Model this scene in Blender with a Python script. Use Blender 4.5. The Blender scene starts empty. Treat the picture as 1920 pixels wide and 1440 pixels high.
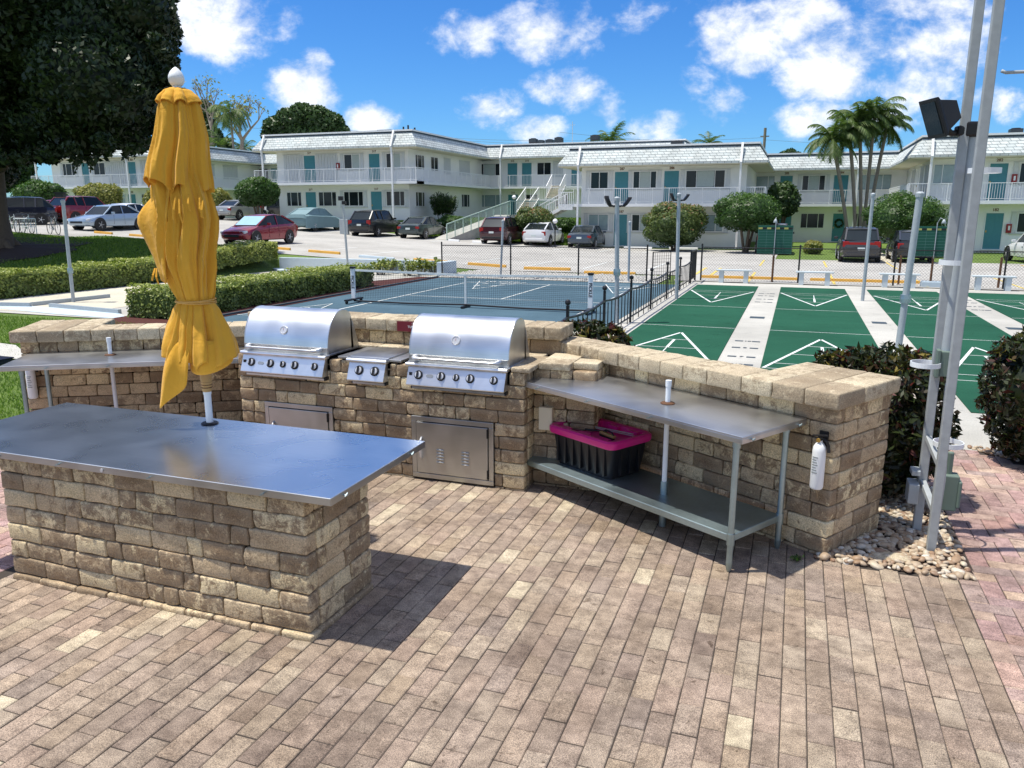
import bpy, math, random
import numpy as np
from mathutils import Vector, Matrix
rnd = random.Random(7)
np.random.seed(7)
PI = math.pi
SC = bpy.context.scene
COL = SC.collection
# ------------------------------------------------------------------ camera model
F = 1460.; H0 = 397.; HC = 2.35; TH = math.atan(540/1495.)
P = math.atan((720-H0)/F); cp, sp = math.cos(P), math.sin(P); ct, st_ = math.cos(TH), math.sin(TH)
def ray(x, y):
    u = x-960; v = y-720
    X, Y, Z = u, F*cp-v*sp, -(v*cp+F*sp)
    return (ct*X-st_*Y, st_*X+ct*Y, Z, Y)
def G(x, y, z=0.):                       # point of the plane at height z seen at x,y
    r = ray(x, y); t = (z-HC)/r[2]; return (r[0]*t, r[1]*t, z)
def PB(x, y, b):                         # point on the wall plane y = b
    r = ray(x, y); t = b/r[1]; return (r[0]*t, b, HC+r[2]*t)
def PA(x, y, a):
    r = ray(x, y); t = a/r[0]; return (a, r[1]*t, HC+r[2]*t)
def DF(x, y, d):                         # point at forward distance d
    r = ray(x, y); t = d/r[3]; return (r[0]*t, r[1]*t, HC+r[2]*t)
def sst(x, a, b):
    t = min(1, max(0, (x-a)/(b-a))); return t*t*(3-2*t)
def lot(a, b=0): return max(0., (-a-12)*.05) if a > -40 else 1.4+min(.4, (-a-40)*.02)
def H(a, b):                             # terrain height
    L = lot(a)
    if b < 27.6: return L*sst(b, 19, 27.6) if a < -20.3 else 0.
    h = L+.028*max(0., min(b, 60)-36)*min(1., max(0., (-a-27)/10))
    if b > 50.5:
        T = 1.78 if a < -14.5 else .12
        k = sst(b, 51, 53.6) if (a < -27 or a > -14.5) else sst(b, 51, 59)
        h = h+(T-h)*k
    return h
def GT(x, y, lift=0.):                   # terrain point seen at x,y
    z = .3
    for i in range(30):
        p = G(x, y, z)
        z = .5*z+.5*H(p[0], p[1])
    return (p[0], p[1], H(p[0], p[1])+lift)
# ------------------------------------------------------------------ materials
def newmat(name):
    m = bpy.data.materials.new(name); m.use_nodes = True
    nt = m.node_tree; b = nt.nodes['Principled BSDF']
    return m, nt, b
def N(nt, t, **kw):
    n = nt.nodes.new(t)
    for k, v in kw.items():
        if k in n.inputs: n.inputs[k].default_value = v
        else: setattr(n, k, v)
    return n
def c4(c): return (c[0], c[1], c[2], 1)
def ramp(nt, fac, stops):
    r = nt.nodes.new('ShaderNodeValToRGB')
    e = r.color_ramp.elements
    while len(e) < len(stops): e.new(.5)
    for i, (p, c) in enumerate(stops): e[i].position = p; e[i].color = c4(c)
    nt.links.new(fac, r.inputs[0]); return r.outputs[0]
def mix(nt, fac, a, b, mode='MIX'):
    m = nt.nodes.new('ShaderNodeMix'); m.data_type = 'RGBA'; m.blend_type = mode
    for s, v in ((m.inputs[0], fac), (m.inputs[6], a), (m.inputs[7], b)):
        if hasattr(v, 'is_linked'): nt.links.new(v, s)
        elif isinstance(v, (tuple, list)): s.default_value = c4(v)
        else: s.default_value = v
    return m.outputs[2]
def noise(nt, scale, detail=3, rough=.55, coord=None, dist=0.):
    n = N(nt, 'ShaderNodeTexNoise', Scale=scale, Detail=detail, Roughness=rough, Distortion=dist)
    if coord is None:
        tc = nt.nodes.get('TC') or nt.nodes.new('ShaderNodeTexCoord'); tc.name = 'TC'
        coord = tc.outputs['Object']
    nt.links.new(coord, n.inputs['Vector']); return n.outputs['Fac']
def bump(nt, b, h, strength=.3, dist=.01):
    n = N(nt, 'ShaderNodeBump', Strength=strength, Distance=dist)
    nt.links.new(h, n.inputs['Height']); nt.links.new(n.outputs[0], b.inputs['Normal'])
def plain(name, col, rough=.6, metal=0., var=.12, scale=6., bmp=0., spec=.4, coat=0.):
    m, nt, b = newmat(name)
    f = noise(nt, scale, 4)
    c = mix(nt, f, tuple(x*(1-var) for x in col), tuple(min(1, x*(1+var)) for x in col))
    nt.links.new(c, b.inputs['Base Color'])
    b.inputs['Roughness'].default_value = rough; b.inputs['Metallic'].default_value = metal
    b.inputs['Specular IOR Level'].default_value = spec; b.inputs['Coat Weight'].default_value = coat
    if bmp: bump(nt, b, noise(nt, scale*12, 3), bmp, .004)
    return m
def attr(nt, name='rnd'):
    a = nt.nodes.new('ShaderNodeAttribute'); a.attribute_name = name
    s = nt.nodes.new('ShaderNodeSeparateColor'); nt.links.new(a.outputs['Color'], s.inputs[0])
    return s.outputs[0], s.outputs[1], s.outputs[2], a.outputs['Color']
def stone_mat(name, cols, dark, top=False):
    m, nt, b = newmat(name)
    r, g, bb, vec = attr(nt)
    tc = nt.nodes.new('ShaderNodeTexCoord')
    sc = N(nt, 'ShaderNodeVectorMath', operation='SCALE'); nt.links.new(vec, sc.inputs[0]); sc.inputs['Scale'].default_value = 37.
    ad = N(nt, 'ShaderNodeVectorMath', operation='ADD'); nt.links.new(tc.outputs['Object'], ad.inputs[0]); nt.links.new(sc.outputs[0], ad.inputs[1])
    co = ad.outputs[0]
    base = ramp(nt, r, [(i/(len(cols)-1), c) for i, c in enumerate(cols)])
    n1 = noise(nt, 13, 8, .78, co, .5)
    a_ = N(nt, 'ShaderNodeMath', operation='MULTIPLY_ADD'); nt.links.new(g, a_.inputs[0]); a_.inputs[1].default_value = .24; nt.links.new(n1, a_.inputs[2])
    k = ramp(nt, a_.outputs[0], [(.57, (0, 0, 0)), (.66, (1, 1, 1))])
    c1 = mix(nt, k, base, dark)
    n2 = noise(nt, 110, 3, .7, co)
    c2 = ramp(nt, n2, [(.33, (.62, .60, .58)), (.5, (1, 1, 1)), (.68, (1.4, 1.4, 1.36))]); c3 = mix(nt, 1., c1, c2, 'MULTIPLY')
    n3 = noise(nt, 3, 3, .6)
    c4_ = mix(nt, 1., c3, ramp(nt, n3, [(.3, (.78, .76, .74)), (.65, (1.08, 1.08, 1.08))]), 'MULTIPLY')
    ge = nt.nodes.new('ShaderNodeNewGeometry')
    c4_ = mix(nt, ramp(nt, ge.outputs['Pointiness'], [(.51, (0, 0, 0)), (.60, (.55, .55, .55))]), c4_, (.62, .56, .42))
    nt.links.new(c4_, b.inputs['Base Color']); b.inputs['Roughness'].default_value = .93; b.inputs['Specular IOR Level'].default_value = .2
    h = N(nt, 'ShaderNodeMath', operation='MULTIPLY_ADD'); nt.links.new(n2, h.inputs[0]); h.inputs[1].default_value = .35; nt.links.new(noise(nt, 28, 5, .7, co), h.inputs[2])
    bump(nt, b, h.outputs[0], .9, .008)
    return m
M = {}
M['stone'] = stone_mat('tumbled_stone', [(.70, .57, .34), (.58, .45, .28), (.46, .34, .21), (.78, .66, .41), (.61, .48, .295), (.42, .305, .19)], (.25, .17, .10))
M['cap'] = stone_mat('cap_stone', [(.50, .425, .30), (.44, .36, .25), (.55, .475, .335), (.47, .39, .275)], (.29, .225, .15))
M['mortar'] = plain('stone_core', (.022, .017, .013), .95)
def paver_mat(name, cols, sp=1.):
    m, nt, b = newmat(name)
    r, g, bb, vec = attr(nt)
    n = len(cols)
    base = ramp(nt, r, [(i/(n-1), c) for i, c in enumerate(cols)])
    n1 = noise(nt, 190, 4, .85); n2 = noise(nt, 10, 6, .7); n3 = noise(nt, 1.3, 4, .6); n4 = noise(nt, 38, 3, .6)
    c = mix(nt, 1., base, ramp(nt, n1, [(.34, (.34, .32, .30)), (.48, (.95, .95, .95)), (.62, (1.9, 1.85, 1.75))]), 'MULTIPLY')
    c = mix(nt, 1., c, ramp(nt, n2, [(.32, (.60, .58, .58)), (.62, (1.18, 1.18, 1.17))]), 'MULTIPLY')
    c = mix(nt, 1., c, ramp(nt, n3, [(.34, (.76, .74, .72)), (.56, (1.05, 1.05, 1.05))]), 'MULTIPLY')
    c = mix(nt, 1., c, ramp(nt, n4, [(.27, (.35, .33, .31)), (.34, (1, 1, 1))]), 'MULTIPLY')
    c = mix(nt, 1., c, (.97, .955, .93), 'MULTIPLY')
    c = mix(nt, 1., c, ramp(nt, noise(nt, 11, 3, .55, None, .6), [(.26, (.45, .42, .40)), (.33, (1, 1, 1))]), 'MULTIPLY')
    c = mix(nt, 1., c, ramp(nt, noise(nt, .55, 5, .7), [(.36, (.80, .79, .78)), (.5, (1, 1, 1)), (.66, (1.12, 1.11, 1.09))]), 'MULTIPLY')
    nt.links.new(c, b.inputs['Base Color']); b.inputs['Roughness'].default_value = .9; b.inputs['Specular IOR Level'].default_value = .25
    bump(nt, b, n1, .5, .003)
    return m
M['paver'] = paver_mat('paver', [(.24, .19, .15), (.28, .23, .185), (.205, .163, .138), (.30, .24, .19), (.25, .205, .178), (.275, .22, .165), (.215, .178, .155), (.31, .25, .195), (.265, .21, .175), (.325, .27, .21), (.29, .228, .188), (.25, .205, .17), (.34, .29, .225), (.30, .25, .205), (.46, .41, .31)])
M['pinkpaver'] = paver_mat('pink_paver', [(.34, .22, .20), (.30, .22, .22), (.40, .28, .24), (.29, .23, .22), (.44, .34, .27), (.33, .24, .24), (.38, .25, .24)])
M['joint'] = plain('joint_sand', (.05, .04, .032), .95, bmp=.3)
def steel(name, col, rough, var=.3, stretch=(1, 60, 60), dent=.0, smudge=.12, cloud=.78):
    m, nt, b = newmat(name)
    tc = nt.nodes.new('ShaderNodeTexCoord'); mp = N(nt, 'ShaderNodeMapping'); nt.links.new(tc.outputs['Object'], mp.inputs[0])
    mp.inputs['Scale'].default_value = stretch
    f = noise(nt, 5, 4, .6, mp.outputs[0]); s = noise(nt, 2.6, 2, .5, None, .4)
    c = mix(nt, f, tuple(x*.86 for x in col), tuple(min(1, x*1.1) for x in col))
    c = mix(nt, 1., c, ramp(nt, s, [(.35, (cloud, cloud+.01, cloud+.02)), (.6, (1, 1, 1))]), 'MULTIPLY')
    nt.links.new(c, b.inputs['Base Color']); b.inputs['Metallic'].default_value = 1.
    r = N(nt, 'ShaderNodeMapRange'); nt.links.new(s, r.inputs[0]); r.inputs[3].default_value = rough-smudge*.6; r.inputs[4].default_value = rough+smudge
    nt.links.new(r.outputs[0], b.inputs['Roughness'])
    a = N(nt, 'ShaderNodeMath', operation='MULTIPLY_ADD'); nt.links.new(f, a.inputs[0]); a.inputs[1].default_value = .12; nt.links.new(noise(nt, 2.2, 2), a.inputs[2])
    bump(nt, b, a.outputs[0], .05+dent, .006)
    return m
M['steel'] = steel('brushed_steel', (.62, .64, .66), .30)
M['grillsteel'] = steel('polished_grill_steel', (.80, .82, .84), .34, smudge=.07)
M['darksteel'] = steel('weathered_steel', (.50, .50, .49), .40)
M['galv'] = steel('galvanized_steel', (.40, .50, .53), .45, stretch=(8, 8, 8))
M['tabletop'] = steel('table_steel', (.62, .63, .64), .34, smudge=.1)
M['islandtop'] = steel('counter_steel', (.66, .71, .75), .27, smudge=.05, cloud=.9)
M['black'] = plain('black_metal', (.012, .012, .014), .45)
M['blackplastic'] = plain('black_plastic', (.010, .011, .014), .38)
M['white'] = plain('white_paint', (.78, .80, .80), .5, var=.05)
M['pvc'] = plain('white_pipe', (.72, .76, .79), .35, var=.08)
M['greypost'] = plain('grey_painted_steel', (.36, .40, .42), .45, var=.18, scale=14)
M['mast'] = plain('dull_silver_paint', (.34, .365, .37), .5, var=.22, scale=18, bmp=.15)
M['rust'] = plain('rusty_metal', (.10, .045, .02), .8)
M['greenbox'] = plain('grey_green_box', (.13, .18, .15), .6)
M['pink'] = plain('magenta_plastic', (.62, .015, .22), .32, var=.06, coat=.2)
M['canvas'] = None
def canvas():
    m, nt, b = newmat('yellow_canvas')
    s = noise(nt, 3, 4, .6); f = noise(nt, 300, 2)
    c = mix(nt, s, (.72, .375, .032), (.88, .50, .06))
    nt.links.new(c, b.inputs['Base Color']); b.inputs['Roughness'].default_value = .85; b.inputs['Specular IOR Level'].default_value = .2
    b.inputs['Sheen Weight'].default_value = .15
    a = N(nt, 'ShaderNodeMath', operation='MULTIPLY_ADD'); nt.links.new(f, a.inputs[0]); a.inputs[1].default_value = .05
    nt.links.new(noise(nt, 14, 4, .6, None, .8), a.inputs[2])
    mp2 = N(nt, 'ShaderNodeMapping'); nt.links.new(nt.nodes['TC'].outputs['Object'], mp2.inputs[0]); mp2.inputs['Scale'].default_value = (22, 22, 3.5)
    a2 = N(nt, 'ShaderNodeMath', operation='MULTIPLY_ADD'); nt.links.new(noise(nt, 1, 4, .6, mp2.outputs[0], .6), a2.inputs[0]); a2.inputs[1].default_value = .7; nt.links.new(a.outputs[0], a2.inputs[2])
    bump(nt, b, a2.outputs[0], .35, .02)
    t = N(nt, 'ShaderNodeBsdfTranslucent'); t.inputs[0].default_value = (.8, .38, .03, 1)
    ms = N(nt, 'ShaderNodeMixShader'); ms.inputs[0].default_value = .22
    nt.links.new(b.outputs[0], ms.inputs[1]); nt.links.new(t.outputs[0], ms.inputs[2])
    nt.links.new(ms.outputs[0], nt.nodes['Material Output'].inputs[0])
    return m
M['canvas'] = canvas()
M['hem'] = plain('faded_hem', (.62, .36, .10), .9)
M['wood'] = plain('pale_wood', (.42, .26, .10), .6, scale=20)
M['benchpaint'] = plain('bench_paint', (.50, .56, .58), .7, var=.12)
M['brownwood'] = plain('brown_post', (.16, .08, .04), .8)
def leafmat(name, cols, trans=.25, gloss=.5):
    m, nt, b = newmat(name)
    r, g, bb, vec = attr(nt)
    c = ramp(nt, r, [(i/(len(cols)-1), x) for i, x in enumerate(cols)])
    nt.links.new(c, b.inputs['Base Color']); b.inputs['Roughness'].default_value = gloss; b.inputs['Specular IOR Level'].default_value = .35
    t = N(nt, 'ShaderNodeBsdfTranslucent'); nt.links.new(mix(nt, 1., c, (1.2, 1.5, .6), 'MULTIPLY'), t.inputs[0])
    ms = N(nt, 'ShaderNodeMixShader'); ms.inputs[0].default_value = trans
    nt.links.new(b.outputs[0], ms.inputs[1]); nt.links.new(t.outputs[0], ms.inputs[2])
    nt.links.new(ms.outputs[0], nt.nodes['Material Output'].inputs[0])
    return m
M['leaf_big'] = leafmat('dark_fig_leaf', [(.010, .020, .006), (.018, .036, .010), (.028, .052, .014)], .08, .5)
M['leaf_hedge'] = leafmat('hedge_leaf', [(.07, .10, .02), (.14, .19, .04), (.27, .31, .07), (.46, .46, .15)], .2, .45)
M['leaf_round'] = leafmat('clipped_bush_leaf', [(.025, .06, .012), (.05, .11, .02), (.10, .18, .03)], .2)
M['leaf_yellow'] = leafmat('yellow_green_leaf', [(.10, .13, .03), (.24, .24, .06), (.38, .34, .10)], .2)
M['leaf_croton'] = leafmat('croton_leaf', [(.012, .016, .006), (.03, .045, .012), (.045, .018, .012), (.09, .012, .012), (.07, .09, .02), (.18, .14, .03)], .12, .35)
M['leaf_oleander'] = leafmat('oleander_leaf', [(.04, .07, .02), (.08, .12, .03), (.14, .18, .05), (.45, .12, .10)], .2)
M['leaf_tree'] = leafmat('tree_leaf', [(.02, .04, .012), (.04, .08, .02), (.07, .12, .03)], .15)
M['leaf_palm'] = leafmat('palm_frond', [(.03, .06, .015), (.075, .125, .03), (.14, .19, .05)], .3)
M['grassblade'] = leafmat('grass_blade', [(.08, .15, .02), (.13, .22, .03), (.22, .30, .05)], .25, .6)
M['bark'] = plain('bark', (.11, .085, .06), .9, var=.35, scale=9, bmp=.5)
M['greybark'] = plain('pale_bark', (.22, .19, .15), .9, var=.25, scale=9, bmp=.4)
M['wall'] = plain('white_stucco', (.82, .82, .79), .85, var=.04, scale=2)
M['cream'] = plain('cream_stucco', (.70, .64, .48), .85, var=.05, scale=2)
M['trim'] = plain('white_trim', (.78, .79, .78), .6, var=.04)
M['teal'] = plain('teal_door_paint', (.055, .23, .27), .45, var=.08)
M['shutter'] = plain('white_shutter', (.60, .62, .62), .6, var=.06)
M['roofdark'] = plain('dark_flashing', (.04, .06, .075), .6)
M['curtain'] = plain('pale_curtain', (.42, .48, .46), .8, var=.15, scale=9)
def glassm():
    m, nt, b = newmat('window_glass')
    f = noise(nt, .9, 2)
    nt.links.new(mix(nt, f, (.008, .010, .012), (.02, .03, .035)), b.inputs['Base Color']); b.inputs['Roughness'].default_value = .10; b.inputs['Specular IOR Level'].default_value = .35
    return m
M['glass'] = glassm()
M['glazed'] = plain('curtained_window', (.26, .34, .36), .12, var=.25, scale=3, spec=.7)
def shingle():
    m, nt, b = newmat('roof_shingle')
    tc = nt.nodes.new('ShaderNodeTexCoord'); sx = nt.nodes.new('ShaderNodeSeparateXYZ'); nt.links.new(tc.outputs['Object'], sx.inputs[0])
    a = N(nt, 'ShaderNodeMath', operation='ADD'); nt.links.new(sx.outputs[0], a.inputs[0]); nt.links.new(sx.outputs[1], a.inputs[1])
    cb = nt.nodes.new('ShaderNodeCombineXYZ'); nt.links.new(a.outputs[0], cb.inputs[0]); nt.links.new(sx.outputs[2], cb.inputs[1])
    br = N(nt, 'ShaderNodeTexBrick'); nt.links.new(cb.outputs[0], br.inputs['Vector'])
    br.inputs['Scale'].default_value = 1.; br.inputs['Brick Width'].default_value = .42; br.inputs['Row Height'].default_value = .17; br.inputs['Mortar Size'].default_value = .016
    br.inputs['Color1'].default_value = (.62, .66, .65, 1); br.inputs['Color2'].default_value = (.50, .55, .55, 1); br.inputs['Mortar'].default_value = (.17, .20, .21, 1)
    c = mix(nt, 1., br.outputs['Color'], ramp(nt, noise(nt, 1.1, 5, .7), [(.3, (.72, .70, .68)), (.6, (1.05, 1.05, 1.03))]), 'MULTIPLY')
    nt.links.new(c, b.inputs['Base Color']); b.inputs['Roughness'].default_value = .9
    bump(nt, b, br.outputs['Fac'], -.6, .03)
    return m
M['shingle'] = shingle()
def court(name, col, col2, stain=.8):
    m, nt, b = newmat(name)
    tc = nt.nodes.new('ShaderNodeTexCoord'); mp = N(nt, 'ShaderNodeMapping'); nt.links.new(tc.outputs['Object'], mp.inputs[0]); mp.inputs['Scale'].default_value = (.5, 1.6, 1)
    c = mix(nt, noise(nt, 1.2, 6, .65, mp.outputs[0]), col, col2)
    c = mix(nt, 1., c, ramp(nt, noise(nt, .35, 4, .6), [(.35, (stain, stain, stain)), (.6, (1.04, 1.04, 1.04))]), 'MULTIPLY')
    c = mix(nt, 1., c, ramp(nt, noise(nt, 60, 2), [(.3, (.85, .85, .85)), (.7, (1.12, 1.12, 1.12))]), 'MULTIPLY')
    c = mix(nt, 1., c, ramp(nt, noise(nt, 2.6, 7, .75, None, 1.2), [(.33, (.70, .72, .72)), (.42, (1, 1, 1)), (.62, (1, 1, 1)), (.70, (1.16, 1.16, 1.14))]), 'MULTIPLY')
    nt.links.new(c, b.inputs['Base Color']); b.inputs['Roughness'].default_value = .95; b.inputs['Specular IOR Level'].default_value = .08
    bump(nt, b, noise(nt, 220, 2), .3, .004)
    return m
M['blue'] = court('blue_grey_court', (.060, .108, .145), (.088, .148, .188), .85)
M['green'] = court('green_court', (.014, .072, .043), (.024, .100, .060), .85)
M['concrete'] = court('concrete', (.40, .39, .355), (.52, .51, .465), .82)
M['lot'] = court('parking_asphalt', (.36, .35, .325), (.47, .46, .43), .84)
M['sand'] = court('pale_sand', (.52, .48, .38), (.62, .58, .47), .9)
M['line'] = plain('white_line_paint', (.64, .67, .65), .8, var=.3, scale=9)
M['yellow'] = plain('yellow_kerb_paint', (.62, .34, .06), .7, var=.22, scale=5)
M['yline'] = plain('yellow_line', (.62, .48, .12), .7)
M['paleblue'] = plain('pale_blue_concrete', (.47, .56, .62), .8, var=.1)
M['mulch'] = plain('red_mulch', (.07, .018, .012), .95, var=.5, scale=30, bmp=.6)
M['soil'] = plain('dark_soil', (.035, .02, .014), .95, var=.5, scale=20, bmp=.6)
M['gravel'] = plain('gravel_stone', (.46, .45, .42), .9, var=.3, scale=9)
def grassm(name, a_, b_):
    m, nt, b = newmat(name)
    c = mix(nt, noise(nt, 14, 6, .75), a_, b_)
    c = mix(nt, 1., c, ramp(nt, noise(nt, .6, 4), [(.35, (.75, .8, .7)), (.65, (1.1, 1.1, 1.1))]), 'MULTIPLY')
    nt.links.new(c, b.inputs['Base Color']); b.inputs['Roughness'].default_value = .9
    bump(nt, b, noise(nt, 90, 4, .7), .8, .03)
    return m
M['lawn'] = grassm('lawn', (.06, .12, .015), (.17, .25, .04))
def pebm():
    m, nt, b = newmat('river_pebble')
    r, g, bb, vec = attr(nt)
    c = ramp(nt, r, [(0, (.50, .42, .30)), (.25, (.30, .19, .11)), (.45, (.56, .50, .38)), (.6, (.22, .12, .07)), (.8, (.44, .35, .24)), (1, (.62, .58, .50))])
    c = mix(nt, 1., c, mix(nt, noise(nt, 60, 4), (.7, .7, .7), (1.2, 1.2, 1.2)), 'MULTIPLY')
    nt.links.new(c, b.inputs['Base Color']); b.inputs['Roughness'].default_value = .55
    return m
M['pebble'] = pebm()
def paint(name, col, metal=.3): 
    m, nt, b = newmat(name)
    b.inputs['Base Color'].default_value = c4(col); b.inputs['Metallic'].default_value = metal; b.inputs['Roughness'].default_value = .32
    b.inputs['Coat Weight'].default_value = 1.; b.inputs['Coat Roughness'].default_value = .04
    return m
M['tyre'] = plain('tyre_rubber', (.012, .012, .012), .8)
M['rim'] = plain('alloy', (.62, .63, .65), .3, metal=.35)
M['boardline'] = plain('faint_grid_line', (.12, .26, .22), .6)
M['carglass'] = M['glass']
M['lampred'] = plain('red_lens', (.30, .012, .012), .2)
M['lampclear'] = plain('clear_lens', (.65, .67, .68), .12)
M['plate'] = plain('number_plate', (.62, .68, .66), .5)
M['red'] = plain('red_paint', (.28, .012, .012), .4)
M['signred'] = plain('maroon_sign', (.16, .012, .022), .45)
M['globe'] = plain('white_globe', (.85, .85, .85), .25, var=.02)
M['badge'] = plain('grey_badge', (.35, .37, .38), .35, metal=.6)
M['labelgrey'] = plain('label_ink', (.25, .28, .28), .6)
M['brass'] = plain('brass', (.55, .36, .10), .35, metal=.8)
M['navycap'] = plain('dark_blue_panel', (.008, .010, .03), .4)
M['boardgreen'] = plain('scoreboard_green', (.008, .085, .055), .5, var=.06)
M['boardyellow'] = plain('faded_yellow', (.40, .38, .10), .6)
# ------------------------------------------------------------------ mesh builder
class MB:
    def __init__(s): s.v = []; s.f = []; s.r = []; s.cur = (0, 0, 0)
    def add(s, vs, fs):
        o = len(s.v); s.v.extend(vs); s.f.extend([tuple(i+o for i in f) for f in fs]); s.r.extend([s.cur]*len(vs))
    def box(s, x0, x1, y0, y1, z0, z1):
        s.add([(x0, y0, z0), (x1, y0, z0), (x1, y1, z0), (x0, y1, z0), (x0, y0, z1), (x1, y0, z1), (x1, y1, z1), (x0, y1, z1)],
              [(0, 3, 2, 1), (4, 5, 6, 7), (0, 1, 5, 4), (1, 2, 6, 5), (2, 3, 7, 6), (3, 0, 4, 7)]); return s
    def obox(s, c, ex, ey, ez):
        c = Vector(c); ex = Vector(ex); ey = Vector(ey); ez = Vector(ez); v = []
        for k in (-1, 1):
            for i, j in ((-1, -1), (1, -1), (1, 1), (-1, 1)): v.append(tuple(c+ex*i+ey*j+ez*k))
        s.add(v, [(0, 3, 2, 1), (4, 5, 6, 7), (0, 1, 5, 4), (1, 2, 6, 5), (2, 3, 7, 6), (3, 0, 4, 7)]); return s
    def bar(s, p, q, w, h=None):            # rectangular bar from p to q
        p = Vector(p); q = Vector(q); d = q-p; L = d.length
        if L < 1e-6: return s
        d /= L; h = h or w
        u = d.cross(Vector((0, 0, 1)));
        if u.length < 1e-3: u = Vector((1, 0, 0))
        u.normalize(); w_ = u.cross(d).normalized()
        return s.obox((p+q)/2, d*L/2, u*w/2, w_*h/2)
    def tube(s, pts, r, n=10, cap=True):
        pts = [Vector(p) for p in pts]; m = len(pts)
        rs = r if isinstance(r, (list, tuple)) else [r]*m
        base = len(s.v); u = None; vs = []; fs = []
        for i, p in enumerate(pts):
            d = (pts[min(i+1, m-1)]-pts[max(i-1, 0)]).normalized()
            if u is None: u = d.orthogonal().normalized()
            else: u = (u-d*u.dot(d)).normalized()
            w = d.cross(u)
            for k in range(n):
                a = 2*PI*k/n; vs.append(tuple(p+(u*math.cos(a)+w*math.sin(a))*rs[i]))
        for i in range(m-1):
            for k in range(n):
                k2 = (k+1) % n; fs.append((i*n+k, i*n+k2, (i+1)*n+k2, (i+1)*n+k))
        if cap: fs.append(tuple(range(n))[::-1]); fs.append(tuple((m-1)*n+k for k in range(n)))
        s.add(vs, fs); return s
    def lathe(s, prof, c=(0, 0, 0), n=20, axis='z'):
        vs = []; fs = []
        for (r, h) in prof:
            for k in range(n):
                a = 2*PI*k/n; x, y = r*math.cos(a), r*math.sin(a)
                p = {'z': (x, y, h), 'y': (x, h, y), 'x': (h, x, y)}[axis]
                vs.append((c[0]+p[0], c[1]+p[1], c[2]+p[2]))
        m = len(prof)
        for i in range(m-1):
            for k in range(n):
                k2 = (k+1) % n; fs.append((i*n+k, i*n+k2, (i+1)*n+k2, (i+1)*n+k))
        fs.append(tuple(range(n))[::-1]); fs.append(tuple((m-1)*n+k for k in range(n)))
        s.add(vs, fs); return s
    def prism(s, poly, axis, d0, d1):       # poly in the two other axes, extruded along axis
        n = len(poly); vs = []
        for d in (d0, d1):
            for (a, b) in poly: vs.append({'x': (d, a, b), 'y': (a, d, b), 'z': (a, b, d)}[axis])
        fs = [tuple(range(n)), tuple(range(2*n-1, n-1, -1))]+[(i, i+n, (i+1) % n+n, (i+1) % n) for i in range(n)]
        s.add(vs, fs); return s
    def quad(s, a, b, c, d): s.add([a, b, c, d], [(0, 1, 2, 3)]); return s
    def xf(s, fn, start=0):
        for i in range(start, len(s.v)): s.v[i] = tuple(fn(s.v[i]))
        return s
    def build(s, name, mat, parent=None, smooth=False, bevel=0., loc=None):
        me = bpy.data.meshes.new(name)
        me.from_pydata(s.v, [], s.f); me.update()
        import bmesh
        bm = bmesh.new(); bm.from_mesh(me); bmesh.ops.recalc_face_normals(bm, faces=bm.faces); bm.to_mesh(me); bm.free()
        if any(c != (0, 0, 0) for c in s.r):
            at = me.attributes.new('rnd', 'FLOAT_COLOR', 'POINT')
            arr = np.ones((len(s.v), 4), dtype=np.float32); arr[:, :3] = np.array(s.r, dtype=np.float32); at.data.foreach_set('color', arr.ravel())
        if isinstance(mat, str): mat = M[mat]
        me.materials.append(mat)
        if smooth:
            me.polygons.foreach_set('use_smooth', [True]*len(me.polygons))
            if smooth == 'auto':
                me.set_sharp_from_angle(angle=math.radians(38))
        o = bpy.data.objects.new(name, me); COL.objects.link(o)
        if parent is not None: o.parent = parent
        if loc: o.location = loc
        if bevel:
            b = o.modifiers.new('b', 'BEVEL'); b.width = bevel; b.segments = 2; b.limit_method = 'ANGLE'; b.angle_limit = math.radians(40)
        return o
def tag(o, label=None, cat=None, group=None, kind=None):
    if label: o['label'] = label
    if cat: o['category'] = cat
    if group: o['group'] = group
    if kind: o['kind'] = kind
    return o
def thing(name, label, cat, loc=(0, 0, 0), rz=0., group=None):
    o = bpy.data.objects.new(name, None); COL.objects.link(o); o.empty_display_size = .2
    o.location = loc; o.rotation_euler = (0, 0, rz)
    return tag(o, label, cat, group)
def struct(name, mb, mat, **k): return tag(mb.build(name, mat, **k), kind='structure')
def copy_tree(o, parent=None):
    c = o.copy(); COL.objects.link(c)
    if parent is not None: c.parent = parent
    for ch in [x for x in bpy.data.objects if x.parent == o]: copy_tree(ch, c)
    return c
def text(s, size, mat, parent, name, loc, rot, depth=.002, bold=0., sx=1.):
    cu = bpy.data.curves.new(name, 'FONT'); cu.body = s; cu.size = size; cu.extrude = depth; cu.align_x = 'CENTER'; cu.align_y = 'CENTER'; cu.offset = bold
    t = bpy.data.objects.new(name, cu); COL.objects.link(t)
    bpy.context.view_layer.update()
    me = bpy.data.meshes.new_from_object(t.evaluated_get(bpy.context.evaluated_depsgraph_get()))
    bpy.data.objects.remove(t); bpy.data.curves.remove(cu)
    me.materials.clear(); me.materials.append(M[mat] if isinstance(mat, str) else mat)
    o = bpy.data.objects.new(name, me); COL.objects.link(o); o.location = loc; o.rotation_euler = rot; o.scale = (sx, 1, 1)
    if parent is not None: o.parent = parent
    return o
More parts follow.
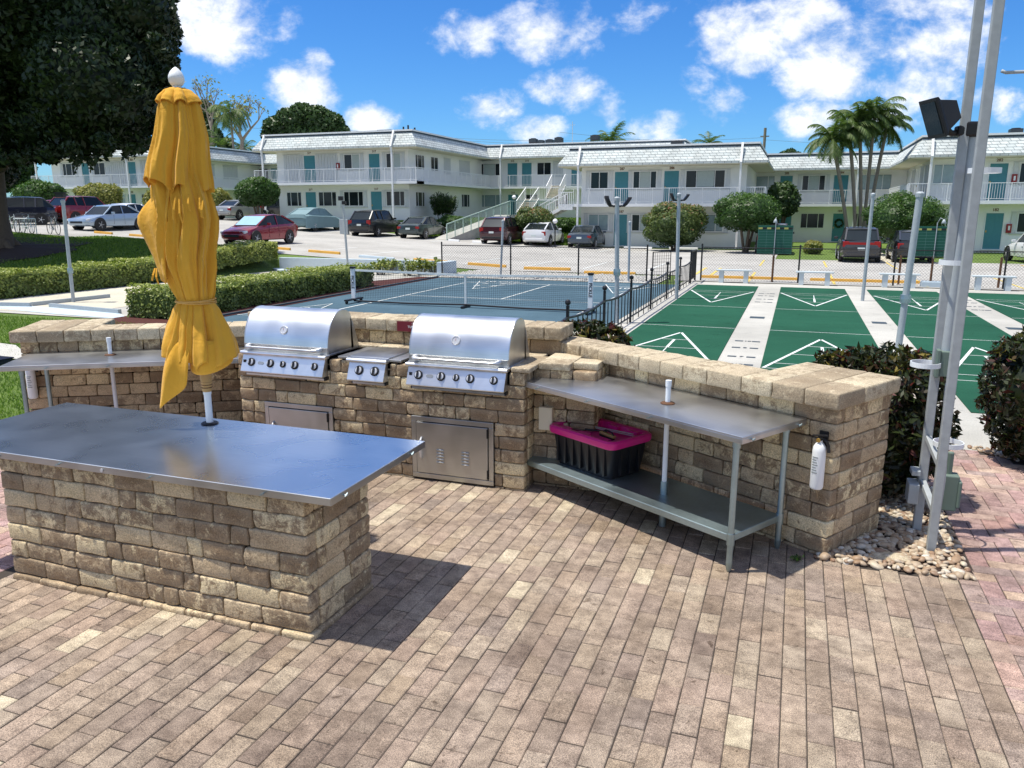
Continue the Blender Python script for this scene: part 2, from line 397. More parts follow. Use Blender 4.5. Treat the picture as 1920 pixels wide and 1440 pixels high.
# rounded stone block: template of a cube surface grid
def _cube():
    g = [0, 1, 2, 3, 4, 5, 6]; idx = {}; vs = []; fs = []
    def vid(i, j, k):
        if (i, j, k) not in idx: idx[(i, j, k)] = len(vs); vs.append((i, j, k))
        return idx[(i, j, k)]
    for a in range(6):
        for b in range(6):
            for e in (0, 6):
                for ax in range(3):
                    q = []
                    for (u, v) in ((a, b), (a+1, b), (a+1, b+1), (a, b+1)):
                        c = [0, 0, 0]; c[ax] = e; c[(ax+1) % 3] = u; c[(ax+2) % 3] = v; q.append(vid(*c))
                    fs.append(tuple(q) if e == 6 else tuple(q[::-1]))
    return vs, fs
CV, CF = _cube()
CVn = np.array(CV)
def block(mb, o, ex, ey, ez, r=.012, rough=.004, col=None):
    """rounded tumbled block; o = corner, ex,ey,ez edge vectors"""
    o = np.array(o, float); E = [np.array(e, float) for e in (ex, ey, ez)]
    L = [np.linalg.norm(e) for e in E]; U = [e/l for e, l in zip(E, L)]
    loc = np.zeros((len(CV), 3)); inn = np.zeros_like(loc)
    for a in range(3):
        h = L[a]/2; rr = min(r, h*.9)
        g = np.array([-h, -h+rr*.35, -h+rr, 0, h-rr, h-rr*.35, h])
        loc[:, a] = g[CVn[:, a]]; inn[:, a] = np.clip(loc[:, a], -(h-rr), h-rr)
    d = loc-inn; n = np.linalg.norm(d, axis=1); n[n == 0] = 1
    rr = min(r, min(L)/2*.9)
    loc2 = inn+d/n[:, None]*np.minimum(n, rr)[:, None]
    sd = rnd.random()*100
    w = o+E[0]/2+E[1]/2+E[2]/2
    q = loc2/.05+sd
    disp = np.sin(q[:, 0]*1.7+np.sin(q[:, 1]*1.3))*np.cos(q[:, 2]*1.9+q[:, 1])+np.sin(q[:, 0]*3.1+q[:, 2]*2.7)*.5
    nrm = loc/np.array([l/2 for l in L]); nrm /= np.linalg.norm(nrm, axis=1)[:, None]
    loc2 = loc2+nrm*(disp*rough)[:, None]
    P_ = w+loc2[:, 0:1]*U[0]+loc2[:, 1:2]*U[1]+loc2[:, 2:3]*U[2]
    mb.cur = col or (rnd.random(), rnd.random(), rnd.random()+.01)
    mb.add([tuple(p) for p in P_], CF)
    mb.cur = (0, 0, 0)
def course(mb, p0, d, L, nin, z0, rows, thick=.10, ex=(), lens=(.15, .2, .22, .26, .3), jit=.005, lead=None):
    """rows of blocks along direction d; nin points into the wall"""
    d = np.array([d[0], d[1], 0.]); nin = np.array([nin[0], nin[1], 0.]); z = z0
    for ri, h in enumerate(rows):
        s = 0.; gap = .0055
        while s < L-.01:
            l = rnd.choice(lens)*rnd.uniform(.92, 1.08)
            if ri % 2 and s == 0: l *= .6
            if s+l > L-.09: l = L-s
            parts = [(s, s+l)]
            for (e0, e1, ez0, ez1) in ex:
                if z+h > ez0+.01 and z < ez1-.01:
                    np_ = []
                    for (a, b) in parts:
                        if b <= e0 or a >= e1: np_.append((a, b)); continue
                        if a < e0: np_.append((a, e0))
                        if b > e1: np_.append((e1, b))
                    parts = np_
            for (a, b) in parts:
                if b-a < .025: continue
                j = rnd.uniform(-jit, jit)
                o = np.array([p0[0], p0[1], z])+d*(a+gap/2)+nin*j
                block(mb, o, d*(b-a-gap*1.2), nin*thick, (0, 0, h-gap), r=.013, rough=.0042)
            s += l
        z += h
def leaves(name, pts, size, mat, parent=None, aspect=.5, up=0., nrm=None, rv=None, jit=.35):
    pts = np.asarray(pts, float); n = len(pts)
    nv = np.random.normal(size=(n, 3)) if nrm is None else nrm+np.random.normal(size=(n, 3))*.55
    nv[:, 2] += up; nv /= np.linalg.norm(nv, axis=1)[:, None]
    t = np.cross(nv, np.random.normal(size=(n, 3))); t /= np.linalg.norm(t, axis=1)[:, None]
    b = np.cross(nv, t)
    s = (size*(1+np.random.uniform(-jit, jit, n)))[:, None]
    A = pts-t*s*.5; B = pts+b*s*aspect*.5-nv*s*.04; C = pts+t*s*.5+nv*s*.06; D_ = pts-b*s*aspect*.5-nv*s*.04
    V = np.stack([A, B, C, D_], 1).reshape(-1, 3)
    me = bpy.data.meshes.new(name)
    me.vertices.add(4*n); me.vertices.foreach_set('co', V.ravel())
    me.loops.add(4*n); me.loops.foreach_set('vertex_index', np.arange(4*n, dtype=np.int32))
    me.polygons.add(n); me.polygons.foreach_set('loop_start', np.arange(0, 4*n, 4, dtype=np.int32))
    me.update(calc_edges=True)
    at = me.attributes.new('rnd', 'FLOAT_COLOR', 'POINT')
    r = np.random.random(n) if rv is None else np.clip(rv+np.random.normal(size=n)*.12, 0, 1)
    arr = np.ones((n, 4, 4), np.float32); arr[:, :, 0] = r[:, None]; arr[:, :, 1] = .5; at.data.foreach_set('color', arr.ravel())
    me.materials.append(M[mat]); me.validate()
    o = bpy.data.objects.new(name, me); COL.objects.link(o)
    if parent is not None: o.parent = parent
    return o
def shellpts(blobs, n, inner=.72, lower=1.):
    """points and outward normals spread in the outer layer of ellipsoids"""
    w = np.array([b[3]*b[4]+b[4]*b[5]+b[3]*b[5] for b in blobs]); w = w/w.sum(); out = []; nr = []
    for bl, k in zip(blobs, (w*n).astype(int)):
        d = np.random.normal(size=(k, 3)); d /= np.linalg.norm(d, axis=1)[:, None]
        rad = np.random.uniform(inner, 1.02, k)**.6
        c = np.array(bl[:3]); R_ = np.array(bl[3:6])
        out.append(c+d*R_*rad[:, None]); nr.append(d/R_*min(R_))
    return np.concatenate(out), np.concatenate(nr)
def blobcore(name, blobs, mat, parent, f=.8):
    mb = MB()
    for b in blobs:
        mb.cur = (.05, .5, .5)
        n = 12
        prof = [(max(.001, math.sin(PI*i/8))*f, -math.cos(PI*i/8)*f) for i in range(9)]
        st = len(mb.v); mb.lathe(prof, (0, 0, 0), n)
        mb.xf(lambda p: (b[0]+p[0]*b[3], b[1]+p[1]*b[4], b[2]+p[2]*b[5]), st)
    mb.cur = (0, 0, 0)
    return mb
# ================================================================== GROUND
def sheet(name, a0, a1, b0, b1, mat, da=1., db=1., lift=0., base=None, **k):
    mb = MB(); na = max(1, int(round((a1-a0)/da))); nb = max(1, int(round((b1-b0)/db)))
    f = base or H
    vs = [(a0+(a1-a0)*i/na, b0+(b1-b0)*j/nb) for j in range(nb+1) for i in range(na+1)]
    mb.add([(x, y, f(x, y)+lift) for x, y in vs], [(j*(na+1)+i, j*(na+1)+i+1, (j+1)*(na+1)+i+1, (j+1)*(na+1)+i) for j in range(nb) for i in range(na)])
    return struct(name, mb, mat, **k)
def flat(name, pts, mat, z):
    mb = MB(); mb.add([(p[0], p[1], z) for p in pts], [tuple(range(len(pts)))]); return struct(name, mb, mat)
# lawn-covered base ground with terrain out to the horizon
mb = MB()
xs = [-900, -400, -150, -90]+[-80+i*1. for i in range(0, 150)]+[80, 120, 300, 900]
ys = [-60, -10, 0]+[2+i*1. for i in range(0, 25)]+[27, 27.5, 27.61, 27.9, 28.5, 29, 30]+[31+i*1. for i in range(0, 40)]+[75, 90, 140, 400, 1500]
mb.add([(x, y, H(x, y)-.02) for y in ys for x in xs], [(j*len(xs)+i, j*len(xs)+i+1, (j+1)*len(xs)+i+1, (j+1)*len(xs)+i) for j in range(len(ys)-1) for i in range(len(xs)-1)])
struct('ground', mb, 'lawn', smooth=True)
# bed under pavers
PZ = 0.
flat('paving_bed', [(-30, -6), (6.2, -6), (6.2, 8.75), (-1.5, 8.75), (-6.2, 7.0), (-9.2, 6.0), (-9.2, 3)], 'joint', -.006)
def pavers(name, mat, gen, inside):
    mb = MB(); g = .0024; c = .0045
    for (x0, y0, w, h) in gen:
        if not inside(x0+w/2, y0+h/2): continue
        dz = rnd.uniform(-.0022, .0022); x0 += rnd.uniform(-.0012, .0012); y0 += rnd.uniform(-.002, .002); x1, y1 = x0+w-g, y0+h-g; x0 += g; y0 += g
        r = rnd.random(); mb.cur = (r, rnd.random(), rnd.random())
        mb.add([(x0, y0, -.012), (x1, y0, -.012), (x1, y1, -.012), (x0, y1, -.012),
                (x0, y0, -.004+dz), (x1, y0, -.004+dz), (x1, y1, -.004+dz), (x0, y1, -.004+dz),
                (x0+c, y0+c, dz), (x1-c, y0+c, dz), (x1-c, y1-c, dz), (x0+c, y1-c, dz)],
               [(8, 9, 10, 11), (4, 5, 9, 8), (5, 6, 10, 9), (6, 7, 11, 10), (7, 4, 8, 11), (0, 1, 5, 4), (1, 2, 6, 5), (2, 3, 7, 6), (3, 0, 4, 7)])
    mb.cur = (0, 0, 0)
    return struct(name, mb, mat)
def running():
    w, l = .118, .236; i = 0; x = 1.15-w
    while x > -4.75:
        off = ((i % 2)*.5+rnd.uniform(-.14, .14))*l
        for j in range(-2, 34): yield (x, .4+off+j*l, w, l)
        x -= w; i += 1
pavers('patio_paving', 'paver', running(), lambda x, y: y < 7.2 and not (y > 6.9 and x < -4.9) and not (x > .27+ (y-5.42)*.35 and y > 5.47 and x < 1.2))
def herring(a0, a1, b0, b1, w=.118):
    n = int((a1-a0)/w)+6; m = int((b1-b0)/w)+6
    for i in range(-4, n):
        for j in range(-4, m):
            k = (i-j) % 4
            if k == 0: yield (a0+i*w, b0+j*w, 2*w, w)
            elif k == 2: yield (a0+i*w, b0+(j-1)*w, w, 2*w)
def rightin(x, y):
    if x < 1.27 or x > 6: return False
    if y > 6.95: return y < 8.7 and not (x > 1.75 and y > 8.75-(x-1.75)*.9)
    return True
pavers('side_paving', 'pinkpaver', herring(1.27, 6.0, 1.8, 8.8), rightin)
def leftin(x, y): return x < -4.92 and (x > -9 and y < 5.4+(x+7.3)*.6 and y > 1.8 or False) 
pavers('left_paving', 'pinkpaver', herring(-9.1, -4.8, 1.8, 7.2), lambda x, y: x < -4.87 and y < 7.0+(x+4.9)*.6)
# border courses between the pavings
def border():
    for j in range(6, 46): yield (1.152, .02+j*.118+.2, .118, .118) if False else (1.152, .4+j*.236, .118, .236)
pavers('paving_border', 'pinkpaver', border(), lambda x, y: y < 5.5)
# concrete apron round the shuffleboard courts, strips between the courts
GX = [(-3.0, -1.08), (-.40, 1.48), (2.10, 4.02), (4.66, 6.56), (7.2, 9.1), (9.75, 11.6)]
B0, B1 = 10.35, 26.3
flat('concrete_apron', [(-3.62, 8.8), (14, 8.8), (14, 27.5), (-3.62, 27.5)], 'concrete', .000)
flat('concrete_walk', [(-1.4, 8.65), (14, 8.65), (14, 8.8), (-1.4, 8.8)], 'concrete', .002)
for i, (x0, x1) in enumerate(GX):
    struct('shuffle_court', MB().box(x0, x1, B0, B1, -.05, .012), 'green', bevel=.004)
    ln = MB(); z = .0155; w = .028
    def seg(p, q, w=w):
        p = Vector((p[0], p[1], z)); q = Vector((q[0], q[1], z)); d = (q-p).normalized(); u = Vector((-d.y, d.x, 0))*w/2
        ln.quad(tuple(p-u), tuple(q-u), tuple(q+u), tuple(p+u))
    xm = (x0+x1)/2; hw = (x1-x0)/2-.04
    for e, s in ((B0, 1), (B1, -1)):
        f = lambda y: e+s*y*.3048
        for (yy, frac) in ((6.5, 1.), (8., .87), (11, .575), (14, .29)): seg((xm-hw*frac, f(yy)), (xm+hw*frac, f(yy)), .022)
        seg((xm-hw, f(6.5)), (xm, f(17)), .05); seg((xm+hw, f(6.5)), (xm, f(17)), .05)
        seg((xm, f(8)), (xm, f(14)) if False else (xm, f(11)), .02); seg((xm, f(11)), (xm, f(14)), .05)
        seg((x0, f(20)), (x1, f(20)), .024)
        z += .0012
    struct('court_lines', ln, 'line')
STR = [(-1.08, -.40), (1.48, 2.10), (4.02, 4.66), (6.56, 7.2)]
mk = MB(); mkn = []
for i, (x0, x1) in enumerate(STR):
    xm = (x0+x1)/2; w = (x1-x0)*.62
    if i != 1:
        for e, s in ((B0, 1), (B1, -1)):
            for (yy, t) in ((7.2, '10'), (9.5, '7'), (12.5, '8'), (15, '10')):
                y = e+s*yy*.3048
                for k in (-1, 1): mk.box(xm+k*w*.36-w*.17, xm+k*w*.36+w*.17, y-.05, y+.05, .001, .0045)
                mkn.append((t, xm, y))
    mk.box(xm-w*.38, xm+w*.38, 18.3, 18.62, .001, .004)
struct('court_markings', mk, 'roofdark')
mo = None
for t, x, y in mkn: 
    o = text(t, .13, 'roofdark', None, 'court_number', (x, y, .004), (0, 0, 0), .001, .004); tag(o, kind='structure')
# drains between the lanes are slotted grates
# pickleball court
flat('ball_court', [(-12.35, 13.1), (-7.5, 13.1), (-5.5, 7.1), (-3.62, 7.1), (-3.62, 26.1), (-12.35, 26.1)], 'blue', .002)
ln = MB(); NB = 17.9; CA = (-10.5, -4.72); z = .006
def seg2(p, q, w=.05):
    global z
    p = Vector((p[0], p[1], z)); q = Vector((q[0], q[1], z)); d = (q-p).normalized(); u = Vector((-d.y, d.x, 0))*w/2
    ln.quad(tuple(p-u), tuple(q-u), tuple(q+u), tuple(p+u)); z += .0003
for x in CA: seg2((x, NB-6.7), (x, NB+6.7))
for y in (NB-6.7, NB-2.13, NB+2.13, NB+6.7): seg2((CA[0], y), (CA[1], y))
for s in (-1, 1): seg2((-7.55, NB+s*2.13), (-7.55, NB+s*6.7))
# faded shuffleboard triangles on the blue court
for (xc, e, s) in ((-9.4, 25.7, -1), (-5.0, 25.9, -1), (-11.3, 14.2, 1)):
    f = lambda y: e+s*y*.3
    seg2((xc-.85, f(2)), (xc, f(11)), .03); seg2((xc+.85, f(2)), (xc, f(11)), .03)
    for yy, k in ((2, 1), (4, .8), (6.5, .5), (9, .25)): seg2((xc-.85*k, f(yy)), (xc+.85*k, f(yy)), .02)
struct('ball_court_lines', ln, 'line')
for (t, x, y) in (('10 OFF', -9.4, 25.0), ('7', -9.7, 24.2), ('7', -9.1, 24.2), ('8', -9.7, 23.5), ('8', -9.1, 23.5), ('10', -5.0, 24.1), ('8', -4.8, 25.0), ('7', -11.6, 15.4), ('8', -11.4, 16.4)):
    tag(text(t, .42, 'line', None, 'court_number', (x, y, .012), (0, 0, 0), .0005), kind='structure')
# left: sandy strip, path, kerbs, mulch
flat('sand_court', [(-20.0, 13.6), (-15.9, 13.6), (-15.9, 27.4), (-20.0, 27.4)], 'sand', .004)
flat('left_path', [(-24, 13.3), (-12.35, 13.3), (-12.35, 27.45), (-24, 27.45)], 'concrete', -.001)
flat('lawn_path', [G(-60, 652), G(0, 646), G(30, 650), G(47, 664), G(44, 678), G(0, 672), G(-60, 676)], 'concrete', .03)
nb = G(14, 683); o = MB().box(-.30, .30, -.16, .16, 0, .09).box(-.32, .32, -.18, .18, .09, .11).build('low_bin', 'navycap', None, bevel=.01, loc=(nb[0]-.25, nb[1]-.1, .0)); tag(o, 'low dark navy box on the lawn at the left edge beside the steel table', 'box')
lw = flat('pale_path', [G(-40, 572), G(0, 579), G(100, 589), G(206, 597), G(245, 600), G(215, 583), G(60, 575), G(-40, 569)], 'paleblue', .008)
flat('mulch_bed', [(-14.4, 12.6), (-12.2, 12.6), (-12.2, 26.1), (-13.0, 26.1), (-14.4, 22)], 'mulch', .010)
kb = MB(); kb.box(-12.36, -12.28, 13, 26.1, -.02, .05); struct('court_edging', kb, 'roofdark')
kb = MB()
for p, q in (((60, 574), (205, 558)), ((95, 576), (225, 588)), ((0, 574), (58, 575))):
    a, b = G(*p), G(*q); kb.bar((a[0], a[1], .05), (b[0], b[1], .05), .09, .1)
struct('sand_edging', kb, 'greypost')
# parking lot following the terrain
def parkH(a, b): return H(a, b)
mb = MB()
xs = [-75+i for i in range(0, 111)]; ys = [27.7, 28.5]+[29+i for i in range(0, 23)]
def frontb(a): return 29.5 if a < -20 else 30.6 if a < -4.2 else 27.75
vs = []
for y in ys:
    for x in xs: vs.append((x, y))
k = len(xs); fs = [(j*k+i, j*k+i+1, (j+1)*k+i+1, (j+1)*k+i) for j in range(len(ys)-1) for i in range(k-1) if (ys[j] >= frontb(xs[i])-1.2 if xs[i] < -4.2 else True)]
fs = [f for f in fs if not (vs[f[0]][0] < -20 and vs[f[0]][1] < (29.5 if (vs[f[0]][0] < -34 or vs[f[0]][0] > -26) else 31.5))]
fs = [f for f in fs if not (vs[f[0]][0] >= 5 and vs[f[0]][1] > 42.5)]
fs = [f for f in fs if not (vs[f[0]][0] >= -1 and vs[f[0]][1] > 41.5)]
mb.add([(x, y, H(x, y)+.006) for x, y in vs], fs)
struct('parking_lot', mb, 'lot', smooth=True)
# gravel bed behind the ball court
flat('gravel_bed', [(-12.3, 26.12), (-4.3, 26.12), (-4.3, 29.0), (-12.3, 29.9)], 'gravel', .012)
ly = MB()
def onlot(p, q, w=.12, mbx=None):
    mbx = mbx or ly; n = 8; p = Vector(p[:2]+(0,)); q = Vector(q[:2]+(0,)); d = (q-p).normalized(); u = Vector((-d.y, d.x, 0))*w/2
    for i in range(n):
        a = p.lerp(q, i/n); b = p.lerp(q, (i+1)/n)
        mbx.quad(*[(c.x, c.y, H(c.x, c.y)+.012) for c in (a-u, b-u, b+u, a+u)])
for a in (-3.6, -3.0): onlot((a, 30.5), (a, 34.5))
for a in np.arange(-1.5, 12, 2.75): onlot((float(a), 27.9), (float(a), 32.5), .09)
for a in np.arange(-1.5, 12, 2.75): onlot((float(a), 36.5), (float(a), 41), .09)
struct('parking_lines', ly, 'yline')
lw_ = MB()
for a in np.arange(-30, -4, 2.7): onlot((float(a), 32.0), (float(a), 36.5), .09, lw_); onlot((float(a), 45.5), (float(a), 50), .09, lw_)
struct('faded_parking_lines', lw_, 'line')
fw = MB(); p = G(1515, 485, .0); 
ys2 = list(np.arange(41.2, 52.5, .8))
for i in range(len(ys2)-1): fw.quad((3.4, ys2[i], H(4, ys2[i])+.01), (4.7, ys2[i], H(4, ys2[i])+.01), (4.7, ys2[i+1], H(4, ys2[i+1])+.01), (3.4, ys2[i+1], H(4, ys2[i+1])+.01))
struct('garden_path', fw, 'sand')
# grass blades
def bladefield(name, n, inside, box, hgt=.06, size=.03, label='', mat='grassblade'):
    a0, a1, b0, b1 = box
    P_ = np.random.uniform((a0, b0), (a1, b1), (n, 2)); P_ = np.array([p for p in P_ if inside(p[0], p[1])])
    k = len(P_); z = np.array([H(p[0], p[1]) for p in P_])-.015
    an = np.random.uniform(0, 2*PI, k); w = size*.28; h = hgt*np.random.uniform(.5, 1.2, k)
    A = np.stack([P_[:, 0]-np.cos(an)*w, P_[:, 1]-np.sin(an)*w, z], 1); B = np.stack([P_[:, 0]+np.cos(an)*w, P_[:, 1]+np.sin(an)*w, z], 1)
    C = np.stack([P_[:, 0]+np.random.normal(size=k)*h*.5, P_[:, 1]+np.random.normal(size=k)*h*.5, z+h], 1)
    V = np.stack([A, B, C], 1).reshape(-1, 3)
    me = bpy.data.meshes.new(name); me.vertices.add(3*k); me.vertices.foreach_set('co', V.ravel()); me.loops.add(3*k); me.loops.foreach_set('vertex_index', np.arange(3*k, dtype=np.int32))
    me.polygons.add(k); me.polygons.foreach_set('loop_start', np.arange(0, 3*k, 3, dtype=np.int32)); me.update(calc_edges=True)
    at = me.attributes.new('rnd', 'FLOAT_COLOR', 'POINT'); arr = np.ones((k, 3, 4), np.float32); arr[:, :, 0] = np.random.random(k)[:, None]; at.data.foreach_set('color', arr.ravel())
    me.materials.append(M[mat]); o = bpy.data.objects.new(name, me); COL.objects.link(o)
    return tag(o, label, 'grass', kind='stuff')
def inlawn(x, y): return y > 5.2+(x+9.2)*.6 if x < -7 else (y > 6.9+(x+7)*.5 and x < -6.2)
bladefield('lawn_grass', 90000, lambda x, y: inlawn(x, y) and y < 13.3-(x+18)*.0, (-19, -6.5, 3.5, 12.9), .055, .03, 'short bright green lawn left of the stone barbecue wall')
bladefield('lawn_grass', 60000, lambda x, y: y < (29.6 if x < -34 or x > -26 else 31.6), (-42, -22.2, 20, 32), .10, .09, 'shaded lawn under the big dark tree behind the hedge')
bladefield('lawn_grass', 30000, lambda x, y: y > 51.0, (-27, -14.6, 51, 60), .16, .13, 'sunny grass bank between the ramp and the building')
# ================================================================== STONE WORK
def rows_for(h, n): return [h/n]*n
# island
isl = thing('stone_counter', 'freestanding stone block counter with a long steel top, nearest the camera', 'counter', (-3.6, 3.7, 0))
def L0(mb, o=(3.6, -3.7, 0)): return mb.xf(lambda p: (p[0]+o[0], p[1]+o[1], p[2]+o[2]))
IA0, IA1, IB0, IB1 = -4.69, -2.40, 3.34, 4.02
mb = MB(); R8 = [.045]+[.1025]*8
# foot course then eight rows
course(mb, (IA0, IB0-.02), (1, 0), IA1-IA0+.02, (0, 1), -.01, [.05], lens=(.22, .26, .3))
course(mb, (IA0, IB0), (1, 0), IA1-IA0, (0, 1), .04, [.1157]*7, lens=(.12, .25, .27, .29, .28, .31, .3))
course(mb, (IA1, IB0+.10), (0, 1), IB1-IB0-.10, (-1, 0), .04, [.1157]*7, lens=(.14, .2, .24, .28))
course(mb, (IA1+.015, IB0), (0, 1), IB1-IB0, (-1, 0), -.01, [.05])
course(mb, (IA0, IB1), (0, -1), IB1-IB0-.1, (1, 0), -.01, [.05]+[.1157]*7)
course(mb, (IA1, IB1), (-1, 0), IA1-IA0, (0, -1), -.01, [.05]+[.1157]*7)
L0(mb).build('stone_blocks', 'stone', isl, smooth=True)
L0(MB().box(IA0+.05, IA1-.05, IB0+.05, IB1-.05, -.05, .845)).build('core', 'mortar', isl)
CT0, CT1, CB0, CB1 = -5.32, -2.20, 3.295, 4.41
mb = MB().box(CT0, CT1, CB0, CB1, .852, .885)
L0(mb).build('countertop', 'islandtop', isl, bevel=.003)
mb = MB().box(CT0, CT1, CB0-.003, CB0+.012, .842, .884).box(CT1-.012, CT1+.003, CB0, CB1, .842, .884)
L0(mb).build('edge_strip', 'darksteel', isl, bevel=.002)
for a in (-4.72, -4.1, -3.4, -2.62): 
    mb = MB().tube([(a, CB0-.002, .862), (a, CB0-.022, .862)], .005, 8).bar((a-.012, CB0-.018, .857), (a+.014, CB0-.018, .869), .006, .008); L0(mb).build('wing_nut', 'galv', isl)
for b in (3.42, 4.2):
    mb = MB().tube([(CT1, b, .862), (CT1+.024, b, .862)], .005, 8).bar((CT1+.018, b-.012, .857), (CT1+.018, b+.014, .869), .006, .008); L0(mb).build('wing_nut', 'galv', isl)
for a in (-4.60, -3.76): L0(MB().lathe([(.011, 0), (.011, .004), (.006, .006)], (a, CB0-.009, .862), 12, 'y')).build('rivet', 'rim', isl)
mb = MB().lathe([(.055, 0), (.06, .004), (.052, .010), (.04, .012)], (-3.82, 4.28, .886), 20)
L0(mb).build('pole_collar', 'black', isl, smooth='auto')
# barbecue counter
BB = 5.99; BA0, BA1 = -4.95, -2.05
bq = thing('barbecue_counter', 'stone block barbecue counter carrying two steel grills and a side burner', 'counter', (-3.5, 6.3, 0))
def L1(mb): return mb.xf(lambda p: (p[0]+3.5, p[1]-6.3, p[2]))
g1 = (-4.86, -3.94); g2 = (-3.12, -2.19); sb = (-3.71, -3.32)
ex = [(g1[0]-BA0, g1[1]-BA0, .935, 1.2), (g2[0]-BA0, g2[1]-BA0, .935, 1.2), (sb[0]-BA0, sb[1]-BA0, .935, 1.2), (.28, 1.03, -.1, .588), (1.84, 2.62, -.1, .588)]
mb = MB()
course(mb, (BA0, BB), (1, 0), BA1-BA0, (0, 1), -.01, [.03]+[.1137]*9, ex=ex, lens=(.13, .2, .25, .27, .28, .3))
course(mb, (BA1, BB+.1), (0, 1), .62, (-1, 0), -.01, [.03]+[.1137]*9)
course(mb, (BA0, BB+.7), (0, -1), .6, (1, 0), -.01, [.03]+[.1137]*9)
L1(mb).build('stone_blocks', 'stone', bq, smooth=True)
L1(MB().box(BA0+.06, BA1-.06, BB+.06, BB+.72, -.05, .86).box(BA0+.06, g1[0]-.01, BB+.06, BB+.72, .86, 1.04).box(g1[1]+.02, sb[0]-.02, BB+.06, BB+.72, .86, 1.04).box(sb[1]+.02, g2[0]-.02, BB+.06, BB+.72, .86, 1.04).box(g2[1]+.01, BA1-.06, BB+.06, BB+.72, .86, 1.04).box(BA0+.06, BA1-.06, BB+.60, BB+.72, .86, 1.04)).build('core', 'mortar', bq)
mb = MB()
def capblock(mb, x0, x1, y0, y1, z0=1.045, z1=1.085): block(mb, (x0+.002, y0, z0), (x1-x0-.004, 0, 0), (0, y1-y0-.004, 0), (0, 0, z1-z0), r=.01, rough=.0015)
for i in range(12): capblock(mb, BA0+.24*i, BA0+.24*(i+1), BB+.56, BB+.72)
for i in range(3): capblock(mb, -2.17, -2.0, BB-.02+.2*i, BB+.2*(i+1)-.02)
capblock(mb, -2.0, -1.72, BB+.20, BB+.44, 1.04, 1.10); capblock(mb, -2.0, -1.72, BB+.44, BB+.70, 1.04, 1.10); capblock(mb, -1.72, -1.5, BB+.30, BB+.52, 1.04, 1.10)
L1(mb).build('cap_stones', 'cap', bq, smooth=True)
mb = MB(); course(mb, (-2.05, BB+.22), (1, 0), .55, (0, 1), -.01, [.03]+[.1137]*9); course(mb, (-1.5, BB+.3), (0, 1), .3, (-1, 0), -.01, [.03]+[.1137]*9)
L1(mb).build('corner_blocks', 'stone', bq, smooth=True)
for (x0, x1, z1, hasv) in ((-4.67, -3.92, .588, False), (-3.11, -2.33, .588, True)):
    mb = MB(); f = .045; z0 = .02; y0, y1 = BB-.012, BB+.04
    mb.box(x0, x1, y0, y1, z1-f, z1).box(x0, x1, y0, y1, z0, z0+f).box(x0, x0+f, y0, y1, z0+f, z1-f).box(x1-f, x1, y0, y1, z0+f, z1-f)
    fr = L1(mb).build('door_frame', 'darksteel', bq, bevel=.004)
    fr['label'] = 'steel door frame under the right grill' if hasv else 'steel door frame under the left grill'
    mb = MB().box(x0+f+.006, x1-f-.006, BB-.020, BB+.0, z0+f+.006, z1-f-.006)
    dp = L1(mb).build('access_door', 'darksteel', bq, bevel=.004)
    mb = MB().tube([(x0+.10, BB-.02, .40), (x0+.10, BB-.045, .37), (x0+.10, BB-.055, .30), (x0+.10, BB-.045, .23), (x0+.10, BB-.02, .20)], [.008, .011, .013, .011, .008], 10)
    L1(mb).build('handle', 'rim', dp, smooth=True)
    for cx in (x0+.28, x0+.52):
        mb = MB()
        for k in range(5): mb.tube([(cx-.034, BB-.021, .185+k*.028), (cx+.034, BB-.021, .185+k*.028)], .0085, 8)
        L1(mb).build('vent', 'darksteel', dp, smooth=True)
    for hz in (z0+.06, z1-.14): L1(MB().box(x1-f-.012, x1-f-.002, BB-.026, BB-.012, hz, hz+.08)).build('hinge', 'black', dp)
# electrical box at the right end of the counter
eb = MB().box(-1.98, -1.86, BB+.16, BB+.21, .52, .72); eb = eb.build('outlet_box', 'cream', None, bevel=.006)
tag(eb, 'small cream outlet box in the shade behind the left leg of the right prep table', 'outlet box')
# back wall
bw = thing('stone_wall', 'raised stone block wall straight behind the grills', 'wall', (-3.5, 6.9, 0))
def L2(mb): return mb.xf(lambda p: (p[0]+3.5, p[1]-6.9, p[2]))
mb = MB()
course(mb, (-5.3, 6.72), (1, 0), 3.34, (0, 1), 1.07, [.142], lens=(.2, .26, .3))
course(mb, (-1.98, 7.02), (-1, 0), 3.3, (0, -1), -.01, [.103]*12)
course(mb, (-1.96, 6.72), (0, 1), .3, (-1, 0), .9, [.105]*3)
L2(mb).build('stone_blocks', 'stone', bw, smooth=True)
L2(MB().box(-5.25, -2.02, 6.77, 6.98, -.05, 1.2)).build('core', 'mortar', bw)
mb = MB(); x = -5.34; ws = [.22, .24, .23, .25, .22, .24, .23, .24, .25, .22, .23, .24, .23, .2, .24]
for w in ws:
    w = min(w, -1.93-x)
    if w < .05: break
    block(mb, (x+.002, 6.66, 1.215), (w-.004, 0, 0), (0, .40, 0), (0, 0, .118), r=.014, rough=.003); x += w
L2(mb).build('cap_stones', 'cap', bw, smooth=True)
sg = thing('warning_sign', 'small maroon sign fixed to the wall cap between the two grills', 'sign', (-3.42, 6.648, 1.27))
MB().box(-.16, .22, -.006, .006, -.046, .050).build('sign_plate', 'signred', sg)
text('TURN OFF GAS', .030, 'line', sg, 'sign_lettering', (.06, -.008, 0), (PI/2, 0, 0), .0006, .0006)
text('CAUTION', .014, 'line', sg, 'sign_lettering', (.03, -.008, .033), (PI/2, 0, 0), .0006)
